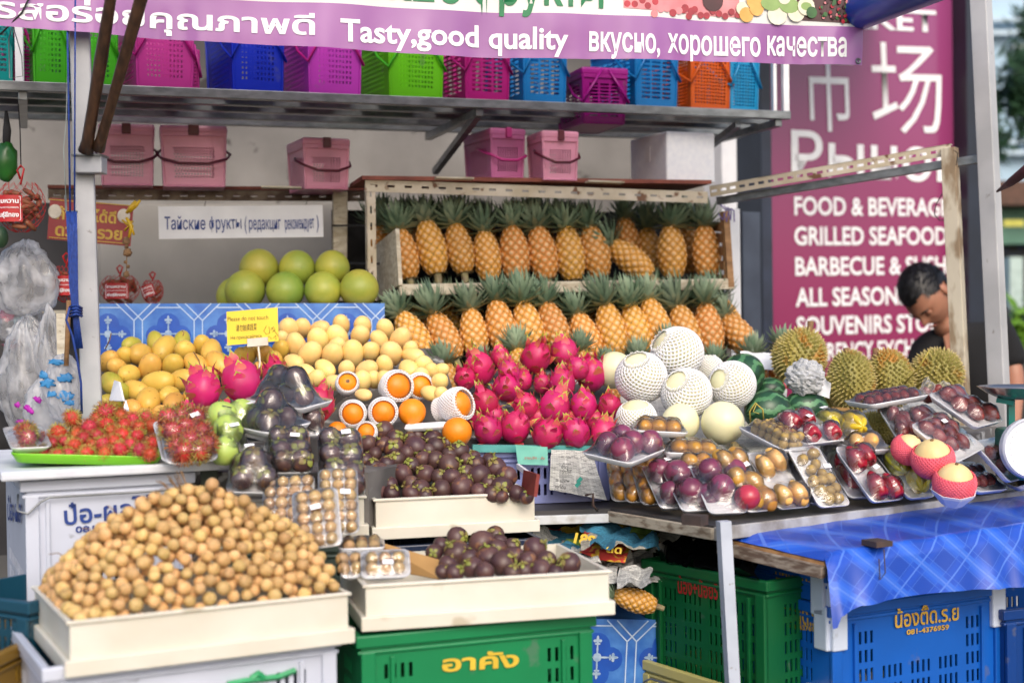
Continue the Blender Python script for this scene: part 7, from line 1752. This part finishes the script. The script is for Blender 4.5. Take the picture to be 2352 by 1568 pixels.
pb(378, 508, 428, 4.34, 308, 'pink lidded basket with maroon handle, second from the pole, biggest')
pb(702, 792, 433, 4.36, 336, 'pink lidded basket turned aslant above the Russian sign', yaw=R(24), dep=.17)
pb(1130, 1200, 409, 4.40, 314, 'translucent pink lidded basket standing on the red edged rack', m_pb2, m_hot, m_hot, yaw=R(24), dep=.20)
pb(1250, 1324, 413, 4.36, 320, 'small pink lidded basket right of the translucent one', yaw=R(20), dep=.12)
# white foam box
M = yawM(P(1532, 418, 4.52), R(24)); q = MB(); q.box((.09, .12, .082), (.18, .24, .160)); o = q.build('foam_box', m_foam, None, M=M, bevel=.006); tag(o, 'white foam box on the right end of the rack', 'box')
q = MB(); q.box((-.0, .12, .10), (.003, .03, .05)); q.build('tape_strip', m_white, o)
# white board scraps on the rack tops
for k, (x0, y0, x1, y1, d) in enumerate(((600, 430, 692, 432, 4.36), (1000, 409, 1086, 411, 4.2), (1348, 417, 1430, 420, 4.26))):
    q = MB(); q.bar(P(x0, y0, d), P(x1, y1, d + .02), .05, .005); tag(q.build('board_scrap', m_cream_wood), ['thin pale board scrap under the aslant pink basket', 'pale board scrap on the rack left of the translucent pink basket', 'pale board scrap on the rack near the foam box'][k], 'board')

# ------------------------------------------------------------------ Russian sign, red card, ornaments
M, w, h = frame3(P(365, 549, 4.30), P(743, 544, 4.40), P(364, 474, 4.30)); q = MB(); q.panel(Matrix.Identity(4), w, h, [], t=.004)
rs = q.build('russian_sign', m_white, None, M=M); tag(rs, 'white sign board lettered in blue Russian hanging under the shelf', 'sign'); bpy.context.view_layer.update()
pl = Plane(M)
for (t, a, b2) in (('Тайские', (378, 527), (472, 527)), ('фрукты', (481, 527), (555, 525)), ('(', (562, 527), (567, 527)), ('редакциг', (572, 527), (645, 526)), ('рекомендует', (655, 527), (722, 524)), (')', (727, 524), (732, 524))):
    lettering(rs, pl, t, a, b2, 28 if t not in '()' else 30, m_btext, bold=.008, out=.002)
q = MB(); q.tube([P(470, 474, 4.3), P(472, 462, 4.32)], .001, 4); childs(q.build('wire', m_dark), rs)
q = MB(); q.tube([P(700, 476, 4.4), P(706, 462, 4.42)], .001, 4); childs(q.build('wire', m_dark), rs)
M, w, h = frame3(P(108, 549, 4.05), P(300, 566, 4.12), P(106, 453, 4.05)); q = MB(); q.panel(Matrix.Identity(4), w, h, [], t=.003)
m_rcard = mat('red_sign_card', '8c1a20', '7c1620', scale=8, rough=.4)
rc = q.build('red_sign', m_rcard, None, M=M); tag(rc, 'dark red sign with gold Thai lettering and two pale discs behind the left pole', 'sign'); bpy.context.view_layer.update(); pl = Plane(M)
lettering(rc, pl, 'ค้าขายได้ดี', (130, 502), (266, 513), 24, m_gtext, bold=.03, out=.002)
lettering(rc, pl, 'ดวงร่ำรวย', (126, 540), (280, 551), 26, m_gtext, bold=.03, out=.002)
for (x, y) in ((126, 486), (284, 496)):
    u, v = pl.uv(x, y); q = MB(); q.lathe([(.0001, .004), (.016, .004), (.018, .002), (.018, 0)], 20, M=Matrix.Translation((u, v, 0)) @ Matrix.Scale(1.15, 4, (0, 1, 0))); q.build('pale_disc', mat('pale_disc', 'cfc6b8', 'b8aea0', scale=40, rough=.6), rc)
for (a, c) in (((112, 458), (296, 472)), ((112, 545), (296, 560))):
    (u0_, v0_), (u1_, v1_) = pl.uv(*a), pl.uv(*c); q = MB(); q.bar((u0_, v0_, .002), (u1_, v1_, .002), .0025, .001, up=Vector((0, 0, 1))); q.build('gold_line', m_gtext, rc)
# yellow bow and tassel
m_ybow = mat('yellow_ribbon', 'cfa818', 'b08c10', scale=20, rough=.35)
bw_ = empty('ribbon_charm', P(300, 470, 4.0)); tag(bw_, 'yellow ribbon charm with dry brown tassels hanging beside the red sign', 'charm'); bpy.context.view_layer.update()
for (pts_, r_) in (([(312, 462), (300, 478), (290, 490)], .008), ([(322, 460), (312, 472), (298, 488)], .006), ([(290, 500), (302, 520), (296, 546)], .007), ([(286, 530), (300, 515), (308, 540)], .006), ([(280, 505), (292, 515), (306, 508)], .005)):
    q = MB(); q.tube([P(x, y, 4.0) for x, y in pts_], [r_ * .6, r_, r_ * .5], 6); childs(q.build('ribbon', m_ybow, smooth=True), bw_)
for (x, y, r_) in ((290, 553, .011), (293, 580, .012), (291, 566, .006), (288, 602, .005), (294, 612, .005), (290, 630, .009)):
    q = MB(); q.sph(P(x, y, 4.0), r_, 10, 8, fn=lump(.5, 4, x)); childs(q.build('dry_bead', m_stem), bw_)
q = MB(); q.tube([P(292, 545, 4.0), P(290, 635, 4.0)], .0014, 5); childs(q.build('string', m_stem), bw_)

# tamarind net bags
m_tam = mat('tamarind_pod', '8a5236', '6d3e28', scale=24, rough=.6, rnd=.15); m_rnet = mat('red_net', 'b8181c', 'a01418', rough=.5)
def net_bag(x, y, wpx, hpx, d, label, tie=None, lx=0, seed=0, lh=.55, text=True, tilt=0):
    W = P(x, y, d); rx, rz = wpx / 2 / PM(d), hpx / 2 / PM(d); root = empty('tamarind_bag', Matrix.Translation(W)); tag(root, label, 'net bag', 'red net bags of tamarind'); rn_ = random.Random(seed)
    for i in range(26):
        a = rn_.uniform(0, 6.28); z = rn_.uniform(-.8, .75); r0 = math.sqrt(1 - z * z * .8); p = Vector((math.cos(a) * rx * r0 * .78, math.sin(a) * rx * .5 * r0, z * rz)); t = Vector((-math.sin(a), math.cos(a), rn_.uniform(-.8, .8))).normalized() * rx * .30
        q = MB(); q.tube([p - t, p - t * .3 + Vector((0, 0, .002)), p + t * .3, p + t], [rx * .09, rx * .13, rx * .12, rx * .08], 6); q.build('pod', m_tam, root, smooth=True)
    f = lambda t: rx * (.25 + .80 * math.sin(math.pi * min(1, .08 + t * .92)) ** .6)
    nm_ = net_mesh(lambda t: f(t), rz * 1.15, -rz * 1.02, n=14, turns=.35, r=.0006, seg=14, m=m_rnet, name='net'); put('net', nm_, root, Matrix.Scale(.66, 4, (0, 1, 0)))
    q = MB(); q.tube([(0, 0, rz * 1.05), (0.004, 0, rz * 1.35), (.010, 0, rz * 1.75), (.002, 0, rz * 1.9), (-.008, 0, rz * 1.7), (0, 0, rz * 1.3)], .0028, 6); q.build('tie', m_rnet, root, smooth=True)
    if text:
        M_ = Matrix.Translation((lx * rx - rx * .62, -rx * .60, -rz * .60)) @ Matrix.Rotation(tilt, 4, 'Y') @ Matrix.Rotation(R(90), 4, 'X'); q = MB()
        W2, H2 = rx * 1.24, rz * 1.15; q.grid(lambda u, v: Vector((W2 * u, H2 * v, .012 * math.sin(math.pi * u))), 8, 4)
        lbm = q.build('paper_label', m_red, root, M=M_, smooth=True)
        bpy.context.view_layer.update()
        q = MB(); e = .004
        for (a, c) in (((e, e), (W2 - e, e)), ((e, H2 - e), (W2 - e, H2 - e)), ((e, e), (e, H2 - e)), ((W2 - e, e), (W2 - e, H2 - e))): q.bar((*a, .0015 + .012 * math.sin(math.pi * a[0] / W2)), (*c, .0015 + .012 * math.sin(math.pi * c[0] / W2)), .0012, .0006, up=Vector((0, 0, 1)))
        q.build('label_border', m_wtext, lbm)
        for (t, yy, hh, bo) in (('ขามหวาน', .70, .16, .03), ('มะขามหวานเพชร', .50, .07, .01), ('พันธุ์สีทอง', .18, .16, .03)):
            me = text_mesh(t, bo, m_wtext); n_ = len(me.vertices)
            for v in me.vertices: v.co = Vector((v.co.x, v.co.y, 0))
            xs = [v.co.x for v in me.vertices]; x0, x1 = min(xs), max(xs); tw2 = W2 * .8
            for v in me.vertices:
                X = W2 * .1 + (v.co.x - x0) / (x1 - x0) * tw2; v.co = Vector((X, H2 * yy + v.co.y * H2 * hh / .7, .002 + .012 * math.sin(math.pi * X / W2)))
            put('lettering', me, lbm)
    return root
net_bag(48, 480, 108, 105, 3.75, 'large red net bag of tamarinds hanging at the far left', lx=-.35, seed=1)
net_bag(152, 655, 62, 78, 3.95, 'red net bag of tamarinds partly hidden behind the left pole', seed=2)
net_bag(275, 668, 88, 62, 4.40, 'red net bag of tamarinds standing right of the left pole', seed=3)
net_bag(350, 672, 48, 50, 4.42, 'smallest red net bag of tamarinds behind the blue board', seed=4, tilt=-.35)
q = MB(); q.box(P(300, 716, 4.46), (.55, .25, .012), Matrix.Rotation(YAW, 3, 'Z')); tag(q.build('net_bag_shelf', m_cream_wood), 'board behind the blue tile board under the tamarind bags', 'shelf')
# green fruit bag and black strap, far left top
q = MB(); W = P(14, 372, 3.9); q.sph(W, (.030, .03, .055), 16, 12, fn=lump(.25, 3, 2)); tag(q.build('green_gourd', mat('dark_green_skin', '2a6a26', '1c4c1c', scale=14, rough=.3), smooth=True), 'dark green gourd hanging above the big tamarind bag', 'gourd')
q = MB(); q.tube([P(14, 255, 3.9), P(16, 300, 3.9), P(14, 345, 3.9)], [.004, .012, .01], 8); tag(q.build('black_strap', m_dark, smooth=True), 'black strap hanging above the dark green gourd', 'strap')
q = MB(); q.sph(P(2, 545, 3.85), (.02, .02, .03), 12, 8); tag(q.build('green_leaf_bunch', m_leaf, smooth=True), 'dark green leaf tip at the left edge below the tamarind bag', 'leaf')

# plastic bags at the left
def bagmesh(x, y, wpx, hpx, d, m, name, label, seed, squash=.6, pinch=.0, cont=None):
    W = P(x, y, d); rx, rz = wpx / 2 / PM(d), hpx / 2 / PM(d); q = MB()
    def f(th, ph):
        p = Vector(S(th, ph)); t = (p.z + 1) / 2; k = 1 - pinch * t ** 2; w_ = .22 * noise.noise(p * 2.0 + Vector((seed, 0, 0))) + .16 * abs(noise.noise(p * 5 + Vector((seed, 3, 0)))) + .07 * math.sin(th * 13 + seed + 3 * p.z) * (t + .25)
        return Vector((p.x * (k + w_), p.y * (k + w_), p.z * (1 + w_ * .4)))
    q.sph((0, 0, 0), (rx, rx * squash, rz), 56, 34, fn=f); o = q.build(name, m, None, M=Matrix.Translation(W), smooth=True); tag(o, label, 'plastic bag', 'plastic bags hanging at the left')
    return o
bagmesh(60, 640, 150, 170, 3.9, m_bag_thin, 'plastic_bag', 'big clear plastic bag hanging below the large tamarind bag', 1, pinch=.35)
bagmesh(42, 745, 110, 90, 3.95, m_bag_thin, 'plastic_bag', 'clear bag with pink and blue things in it at the left edge', 2)
bagmesh(60, 860, 150, 260, 3.7, m_bag_thin, 'plastic_bag', 'tall crumpled clear plastic bag at the left above the rambutans', 3, pinch=.5)
bagmesh(115, 930, 120, 150, 3.6, m_bag, 'plastic_bag', 'white plastic bag with magenta print just above the rambutans', 4, pinch=.45)
bagmesh(148, 890, 96, 150, 3.55, m_bag, 'plastic_bag', 'white plastic bag with blue print beside the left pole', 5, pinch=.3)
bagmesh(112, 790, 70, 180, 3.66, m_bag_thin, 'plastic_bag', 'narrow clear bag handles twisted up beside the blue cord', 6, pinch=.8)
m_bprint = mat('blue_bag_print', '3a86be', '2f78b0', rough=.4); m_mprint = mat('magenta_bag_print', 'a818a0', '901490', rough=.4)
bgo = bpy.data.objects['plastic_bag.004']; bpy.context.view_layer.update(); rn_ = random.Random(9)
def blob(par, x, y, wpx, hpx, d, m, seed, nm='printed_mark', a=0):
    W = P(x, y, d); q = MB(); q.sph(W, (wpx / 2 / PM(d), .001, hpx / 2 / PM(d)), 16, 10, fn=lump(.9, 2.6, seed), rot=Matrix.Rotation(a, 3, 'Y')); childs(q.build(nm, m, smooth=True), par)
for i, (x, y, w_, h_) in enumerate(((132, 832, 30, 10), (150, 868, 26, 14), (108, 880, 26, 14), (150, 910, 26, 16), (118, 905, 20, 10), (160, 925, 16, 10), (100, 862, 14, 14))): blob(bgo, x, y, w_ * 1.25, h_ * 1.2, 3.518, m_bprint, i)
bg2 = bpy.data.objects['plastic_bag.003']
for i, (x, y, w_, h_, a) in enumerate(((86, 918, 18, 12, .6), (66, 940, 24, 12, .6), (50, 968, 26, 8, .1), (40, 930, 12, 12, 0))): blob(bg2, x, y, w_, h_, 3.55, m_mprint, i + 5, a=a)
b2o = bpy.data.objects['plastic_bag.001']
for i, (x, y, w_, h_, mm) in enumerate(((15, 725, 30, 26, mat('pink_thing', 'cc3f68', 'b83058')), (55, 735, 40, 30, mat('teal_thing', '2f8ca0', '2a7a90')), (35, 760, 40, 20, m_white), (30, 790, 40, 20, mat('mauve_thing', '8a5a6a', '7a4c5c')))): blob(b2o, x, y, w_, h_, 3.95, mm, i, 'contents')
q = MB(); q.bar(P(142, 820, 3.6), P(140, 722, 3.62), .022, .02, up=SY); tag(q.build('cream_lath', m_cream_wood), 'cream painted lath behind the blue cord', 'lath')
q = MB(); q.tube([P(152, 840, 3.5), P(158, 690, 3.52)], .006, 8); tag(q.build('bamboo_stick', m_wood, smooth=True), 'bare bamboo stick beside the blue cord', 'stick')
q = MB(); q.sph(P(30, 1000, 3.9), (.25, .12, .12), 20, 12, fn=lump(.3, 2, 4)); tag(q.build('dark_bundle', m_dark, smooth=True), 'dark bundle behind the plastic bags at the far left', 'bundle')
q = MB(); q.box(P(10, 870, 4.45), (.5, .02, 1.1), Matrix.Rotation(YAW, 3, 'Z')); tag(q.build('side_board', mat('grey_side_board', '4c4a4c', '39383a', scale=3, rough=.8)), 'dark grey board behind the plastic bags at the left', 'board')

# ------------------------------------------------------------------ yellow notice
M, w, h = frame3(P(522, 793, 3.76), P(640, 783, 3.75), P(508, 717, 3.78)); q = MB(); q.panel(Matrix.Identity(4), w, h, [], t=.0012)
yn = q.build('yellow_notice', mat('yellow_card', 'e8cc3c', 'e0c236', scale=6, rough=.6), None, M=M); tag(yn, 'yellow handwritten card asking not to touch, above the mangoes', 'notice'); bpy.context.view_layer.update(); pl = Plane(M)
m_ink = mat('brown_ink', '4a4028', '3a3220', rough=.7)
lettering(yn, pl, 'Please do not touch', (523, 738), (616, 733), 10, m_ink, bold=-.005, out=.001)
lettering(yn, pl, '请勿触摸蔬菜', (542, 760), (590, 757), 12, m_ink, bold=0, out=.001)
lettering(yn, pl, 'Не прикасайтесь', (530, 780), (602, 775), 8, m_ink, bold=0, out=.001)
for pts_ in (((612, 748), (606, 760), (612, 768), (620, 764), (618, 750)), ((624, 752), (632, 762), (640, 772)), ((622, 758), (628, 750), (632, 758), (626, 762)), ((612, 778), (618, 772), (624, 778)), ((628, 776), (634, 770), (634, 780))):
    q = MB(); q.tube([Vector((*pl.uv(*p), .001)) for p in pts_], .0006, 4); q.build('drawn_line', m_ink, yn)
q = MB(); q.box((w * .60, .001, .003), (.055, .022, .006)); q.build('clip', mat('clear_clip', 'cfc8b8', 'c0b8a8', rough=.2), yn)
q = MB(); q.tube([(w * .60, -.005, .0), (w * .60 + .003, -.05, -.002), (w * .60 - .004, -.11, -.006)], .003, 6); q.build('stake', mat('clear_clip', 'cfc8b8'), yn)

# ------------------------------------------------------------------ kitchen scale
sc = empty('kitchen_scale', P(2318, 1080, 3.55)); tag(sc, 'green kitchen scale with a metal pan and round white dial at the right', 'scale'); bpy.context.view_layer.update()
m_sg = mat('scale_green', '0f7a70', '0c685f', scale=10, rough=.35); m_pan = mat('steel_pan', 'b9b4b4', 'a8a2a4', scale=6, rough=.2, metal=.9)
c = P(2345, 892, 3.62); q = MB(); q.lathe([(.001, -.028), (.05, -.026), (.085, -.010), (.104, .004), (.108, .006), (.104, .007), (.084, -.006), (.05, -.021), (.001, -.023)], 36, M=Matrix.Translation(c)); childs(q.build('pan', m_pan, smooth=True), sc)
q = MB(); q.box(P(2322, 950, 3.62), (.016, .016, .10)); q.bar(P(2290, 918, 3.62), P(2330, 925, 3.6), .02, .012); childs(q.build('stem', m_sg), sc)
q = MB(); q.box(P(2352, 1040, 3.62), (.12, .10, .13)); childs(q.build('housing', m_sg, bevel=.01), sc)
M = Matrix.Translation(P(2372, 1030, 3.50)) @ Matrix.Rotation(R(84), 4, 'X'); q = MB(); q.lathe([(.0001, .006), (.068, .006), (.072, .010), (.076, .004), (.076, -.02)], 40, M=M); childs(q.build('dial', mat('dial_white', 'd8dce4', 'ccd0da', rough=.3), smooth=False), sc)
q = MB()
for k in range(24):
    a = 2 * math.pi * k / 24; q.box(M @ Vector((.058 * math.cos(a), .058 * math.sin(a), .0066)), (.0012, .001, .0012))
o = childs(q.build('dial_marks', m_black), sc); o['kind'] = 'stuff'
for k in range(6):
    pass
# ------------------------------------------------------------------ the man in black bending over
m_skin = mat('tan_skin', 'a8765e', '9a6a54', scale=9, rough=.5, sss=.15, bump=.1, bscale=120)
m_shirt = mat('black_cotton', '111217', '0b0c10', scale=6, rough=.9, bump=.6, bscale=14)
m_hair = mat('black_hair', '0c0b0c', '151315', scale=90, rough=.45, stretch=(1, 1, .2))
def skinned(name, joints, edges, m, parent, root=0, sub=2):
    me = bpy.data.meshes.new(name); me.from_pydata([j[0] for j in joints], edges, []); o = bpy.data.objects.new(name, me); C.objects.link(o)
    md = o.modifiers.new('skin', 'SKIN'); md.use_smooth_shade = True
    for i, j in enumerate(joints):
        sv = me.skin_vertices[0].data[i]; r_ = j[1]; sv.radius = (r_, r_) if not isinstance(r_, tuple) else r_
        sv.use_root = (i == root)
    s2 = o.modifiers.new('sub', 'SUBSURF'); s2.levels = sub; s2.render_levels = sub
    bpy.context.view_layer.update(); ev = o.evaluated_get(bpy.context.evaluated_depsgraph_get()); nm = bpy.data.meshes.new_from_object(ev)
    bpy.data.objects.remove(o); nm.materials.clear(); nm.materials.append(m); nm.name = name
    for p in nm.polygons: p.use_smooth = True
    o = bpy.data.objects.new(name, nm); C.objects.link(o)
    if parent is not None: childs(o, parent)
    return o
man = empty('person', P(2240, 1150, 5.45)); man.location.z = 0
tag(man, 'man in a black v-neck shirt bending his head down behind the durians', 'person'); bpy.context.view_layer.update()
g = lambda x, y, d: P(x, y, d)
pel = g(2250, 1180, 5.62); che = g(2228, 900, 5.42); uch = g(2214, 805, 5.34); nb = g(2190, 775, 5.26); nk = g(2166, 728, 5.17)
def low(p, z): return Vector((p.x, p.y, z))
J = [(pel, .13), (g(2240, 1030, 5.53), .12), (che, .11), (uch, .060), (nb, .058), (nk, .053),
     (g(2130, 800, 5.24), .040), (g(2112, 905, 5.12), .040), (g(2140, 1010, 5.0), .030), (g(2170, 1050, 4.96), .026),
     (g(2292, 760, 5.34), .042), (g(2330, 860, 5.30), .042), (g(2326, 960, 5.18), .034), (g(2306, 1040, 5.08), .027),
     (low(pel, .85) + Vector((-.10, 0, 0)), .095), (low(pel, .45) + Vector((-.11, -.02, 0)), .06), (low(pel, .08) + Vector((-.11, .02, 0)), .04),
     (low(pel, .85) + Vector((.10, 0, 0)), .095), (low(pel, .45) + Vector((.11, -.02, 0)), .06), (low(pel, .08) + Vector((.11, .02, 0)), .04)]
E = [(0, 1), (1, 2), (2, 3), (3, 4), (4, 5), (3, 6), (6, 7), (7, 8), (8, 9), (3, 10), (10, 11), (11, 12), (12, 13), (0, 14), (14, 15), (15, 16), (0, 17), (17, 18), (18, 19)]
skinned('body', J, E, m_skin, man)
# shirt: open v at the neck comes from the collar sitting lower than the neck
JS = [(g(2248, 1160, 5.60), .155), (g(2240, 1030, 5.53), .142), (che, .150), (g(2216, 822, 5.345), .135), (g(2216, 782, 5.33), .105),
      (g(2134, 800, 5.25), .082), (g(2116, 880, 5.15), .068), (g(2112, 920, 5.11), .058), (g(2292, 756, 5.34), .090), (g(2318, 815, 5.32), .068), (g(2330, 850, 5.30), .062)]
ES = [(0, 1), (1, 2), (2, 3), (3, 4), (3, 5), (5, 6), (6, 7), (3, 8), (8, 9), (9, 10)]
skinned('shirt', JS, ES, m_shirt, man)
q = MB(); vp = [g(2168, 772, 5.16), g(2186, 762, 5.15), g(2196, 800, 5.12), g(2190, 850, 5.16), g(2178, 820, 5.13)]
q.add(vp, [(0, 1, 2, 3, 4)]); o = q.build('neck_opening', m_skin); sl = o.modifiers.new('t', 'SOLIDIFY'); sl.thickness = .012; childs(o, man)
JT = [(low(pel, pel.z + .02), .15), (low(pel, .85), .14), (low(pel, .83) + Vector((-.10, 0, 0)), .105), (low(pel, .45) + Vector((-.11, -.02, 0)), .075), (low(pel, .1) + Vector((-.11, .02, 0)), .06), (low(pel, .83) + Vector((.10, 0, 0)), .105), (low(pel, .45) + Vector((.11, -.02, 0)), .075), (low(pel, .1) + Vector((.11, .02, 0)), .06)]
skinned('trousers', JT, [(0, 1), (1, 2), (2, 3), (3, 4), (1, 5), (5, 6), (6, 7)], mat('dark_denim', '1c2434', '161c2a', scale=20, rough=.8), man)
# hands: palm and five bent fingers each
def hand(w, fwd, side, par):
    up_ = fwd.cross(side).normalized(); J = [(w, .020), (w + fwd * .05, (.034, .018)), (w + fwd * .085, (.036, .014))]; Ed = [(0, 1), (1, 2)]
    for k, (o_, L) in enumerate(((-.030, .060), (-.010, .072), (.011, .068), (.030, .052))):
        b0 = len(J); J += [(w + fwd * .088 + side * o_, .0095), (w + fwd * (.088 + L * .45) + side * o_ * 1.1 - up_ * .006, .0088), (w + fwd * (.088 + L * .78) + side * o_ * 1.1 - up_ * .022, .0080), (w + fwd * (.088 + L * .9) + side * o_ * 1.1 - up_ * .038, .0070)]; Ed += [(2, b0), (b0, b0 + 1), (b0 + 1, b0 + 2), (b0 + 2, b0 + 3)]
    b0 = len(J); J += [(w + fwd * .03 - side * .038 - up_ * .008, .012), (w + fwd * .062 - side * .056 - up_ * .02, .0105), (w + fwd * .085 - side * .052 - up_ * .034, .009)]; Ed += [(1, b0), (b0, b0 + 1), (b0 + 1, b0 + 2)]
    skinned('hand', J, Ed, m_skin, par, 0, 2)
hand(g(2168, 1046, 4.965), Vector((.25, -.35, -.85)).normalized(), Vector((.95, .2, .15)).normalized(), man)
hand(g(2307, 1036, 5.085), Vector((-.25, -.35, -.85)).normalized(), Vector((-.95, .2, .15)).normalized(), man)
# head
look = Vector((-.34, -.40, -.86)).normalized(); upv_ = Vector((-.66, -.28, .60)); upv_ = (upv_ - look * upv_.dot(look)).normalized(); sidev = upv_.cross(-look).normalized()
# local axes: x = side, y = back of the head, z = crown
xh = (-look).cross(upv_) * -1; xh = upv_.cross(look) ; xh.normalize()
yh = -look; xh = yh.cross(upv_).normalized()
hc = P(2130, 676, 5.12)
HM = Matrix(((xh.x, yh.x, upv_.x, hc.x), (xh.y, yh.y, upv_.y, hc.y), (xh.z, yh.z, upv_.z, hc.z), (0, 0, 0, 1)))
def headf(th, ph):
    p = Vector(S(th, ph)); x, y, z = p.x * .076, p.y * .098, p.z * .115
    f = max(0, -p.y)                     # face side is -y
    if z < 0: x *= 1 + z * 2.2; y *= (1 + z * 1.6) if p.y > 0 else (1 + z * .5)
    g_ = lambda cx, cz, sx, sz: math.exp(-((x - cx) / sx) ** 2 - ((z - cz) / sz) ** 2)
    d = 0
    if p.y < .2:
        d += .022 * g_(0, -.022, .011, .018) + .008 * g_(0, -.004, .008, .022)      # nose
        d += .006 * g_(0, .022, .05, .010)                                          # brow
        d -= .010 * (g_(.031, .004, .016, .011) + g_(-.031, .004, .016, .011))       # sockets
        d += .007 * g_(0, -.054, .020, .006) + .006 * g_(0, -.065, .018, .006) - .004 * g_(0, -.0595, .022, .0022)   # lips
        d += .010 * g_(0, -.092, .022, .014)                                        # chin
        d += .005 * (g_(.042, -.022, .018, .018) + g_(-.042, -.022, .018, .018))     # cheeks
    return Vector((x, y - d * (f > 0), z))
q = MB(); q.sph((0, 0, 0), 1, 72, 56, fn=headf); hd = q.build('head', m_skin, None, smooth=True); hd.matrix_world = HM; childs(hd, man); bpy.context.view_layer.update()
def on_head(q, nm, m, smooth=True): 
    o = q.build(nm, m, hd, smooth=smooth); return o
q = MB()
for s_ in (-1, 1):
    q = MB(); q.sph((s_ * .031, -.082, .003), (.013, .010, .009), 14, 10); on_head(q, 'eyelid', m_skin)
    q = MB(); q.tube([(s_ * .020, -.0915, -.001), (s_ * .031, -.094, -.004), (s_ * .043, -.088, -.001)], .0011, 5); on_head(q, 'eyelashes', m_hair)
    q = MB(); q.tube([(s_ * .014, -.099, .018), (s_ * .030, -.098, .024), (s_ * .048, -.085, .019)], [.0022, .0034, .0016], 6); on_head(q, 'eyebrow', m_hair)
    q = MB(); q.sph((s_ * .079, .006, -.004), (.009, .018, .030), 16, 12, fn=lambda th, ph: Vector(S(th, ph)) * (1 - .25 * (math.cos(th) * s_ > .3) * math.sin(ph)), rot=Matrix.Rotation(.2 * s_, 3, 'Z')); on_head(q, 'ear', m_skin)
q = MB(); q.tube([(-.020, -.097, -.0595), (0, -.102, -.0585), (.020, -.097, -.0595)], [.0016, .0038, .0016], 8); on_head(q, 'lips', mat('lips', '9c5548', '8f4c40', rough=.45))
# hair: short, thick, combed forward, made of a cap and many short locks
def hairline(p):  # True where hair grows
    return p.z > .52 + .10 * abs(p.x) if p.y < -.45 else (p.z > -.02 + (-.25 if p.y > .3 else .16 - .5 * max(0, -(p.y)) * -1.0) if abs(p.x) > .4 and p.y < .3 else p.z > -.35)
q = MB(); q.sph((0, 0, 0), 1, 64, 44, fn=lambda th, ph: headf(th, ph) * 1.055 + Vector((0, .004, .006)))
keep = []
for f in q.f:
    c = sum((Vector(q.v[i]) for i in f), Vector()) / len(f); u = Vector((c.x / .080, c.y / .103, c.z / .121)).normalized()
    if hairline(u): keep.append(f)
q.f = keep; q.m = [0] * len(keep); rh = random.Random(2)
for i in range(1500):
    z = rh.uniform(-.35, 1); th = rh.uniform(0, 6.28); r0 = math.sqrt(1 - z * z); u = Vector((r0 * math.cos(th), r0 * math.sin(th), z))
    if not hairline(u): continue
    b0 = headf(th, math.acos(z)) * 1.05 + Vector((0, .004, .006)); t = Vector((rh.uniform(-.5, .5), -.8, -.25 if u.z < .8 else .1)); t = (t - u * t.dot(u)).normalized(); L = rh.uniform(.012, .026); sd_ = u.cross(t) * .0028
    q.add([b0 - sd_, b0 + sd_, b0 + t * L + u * rh.uniform(.002, .009)], [(0, 1, 2)])
hr = q.build('hair', m_hair, hd, smooth=True)
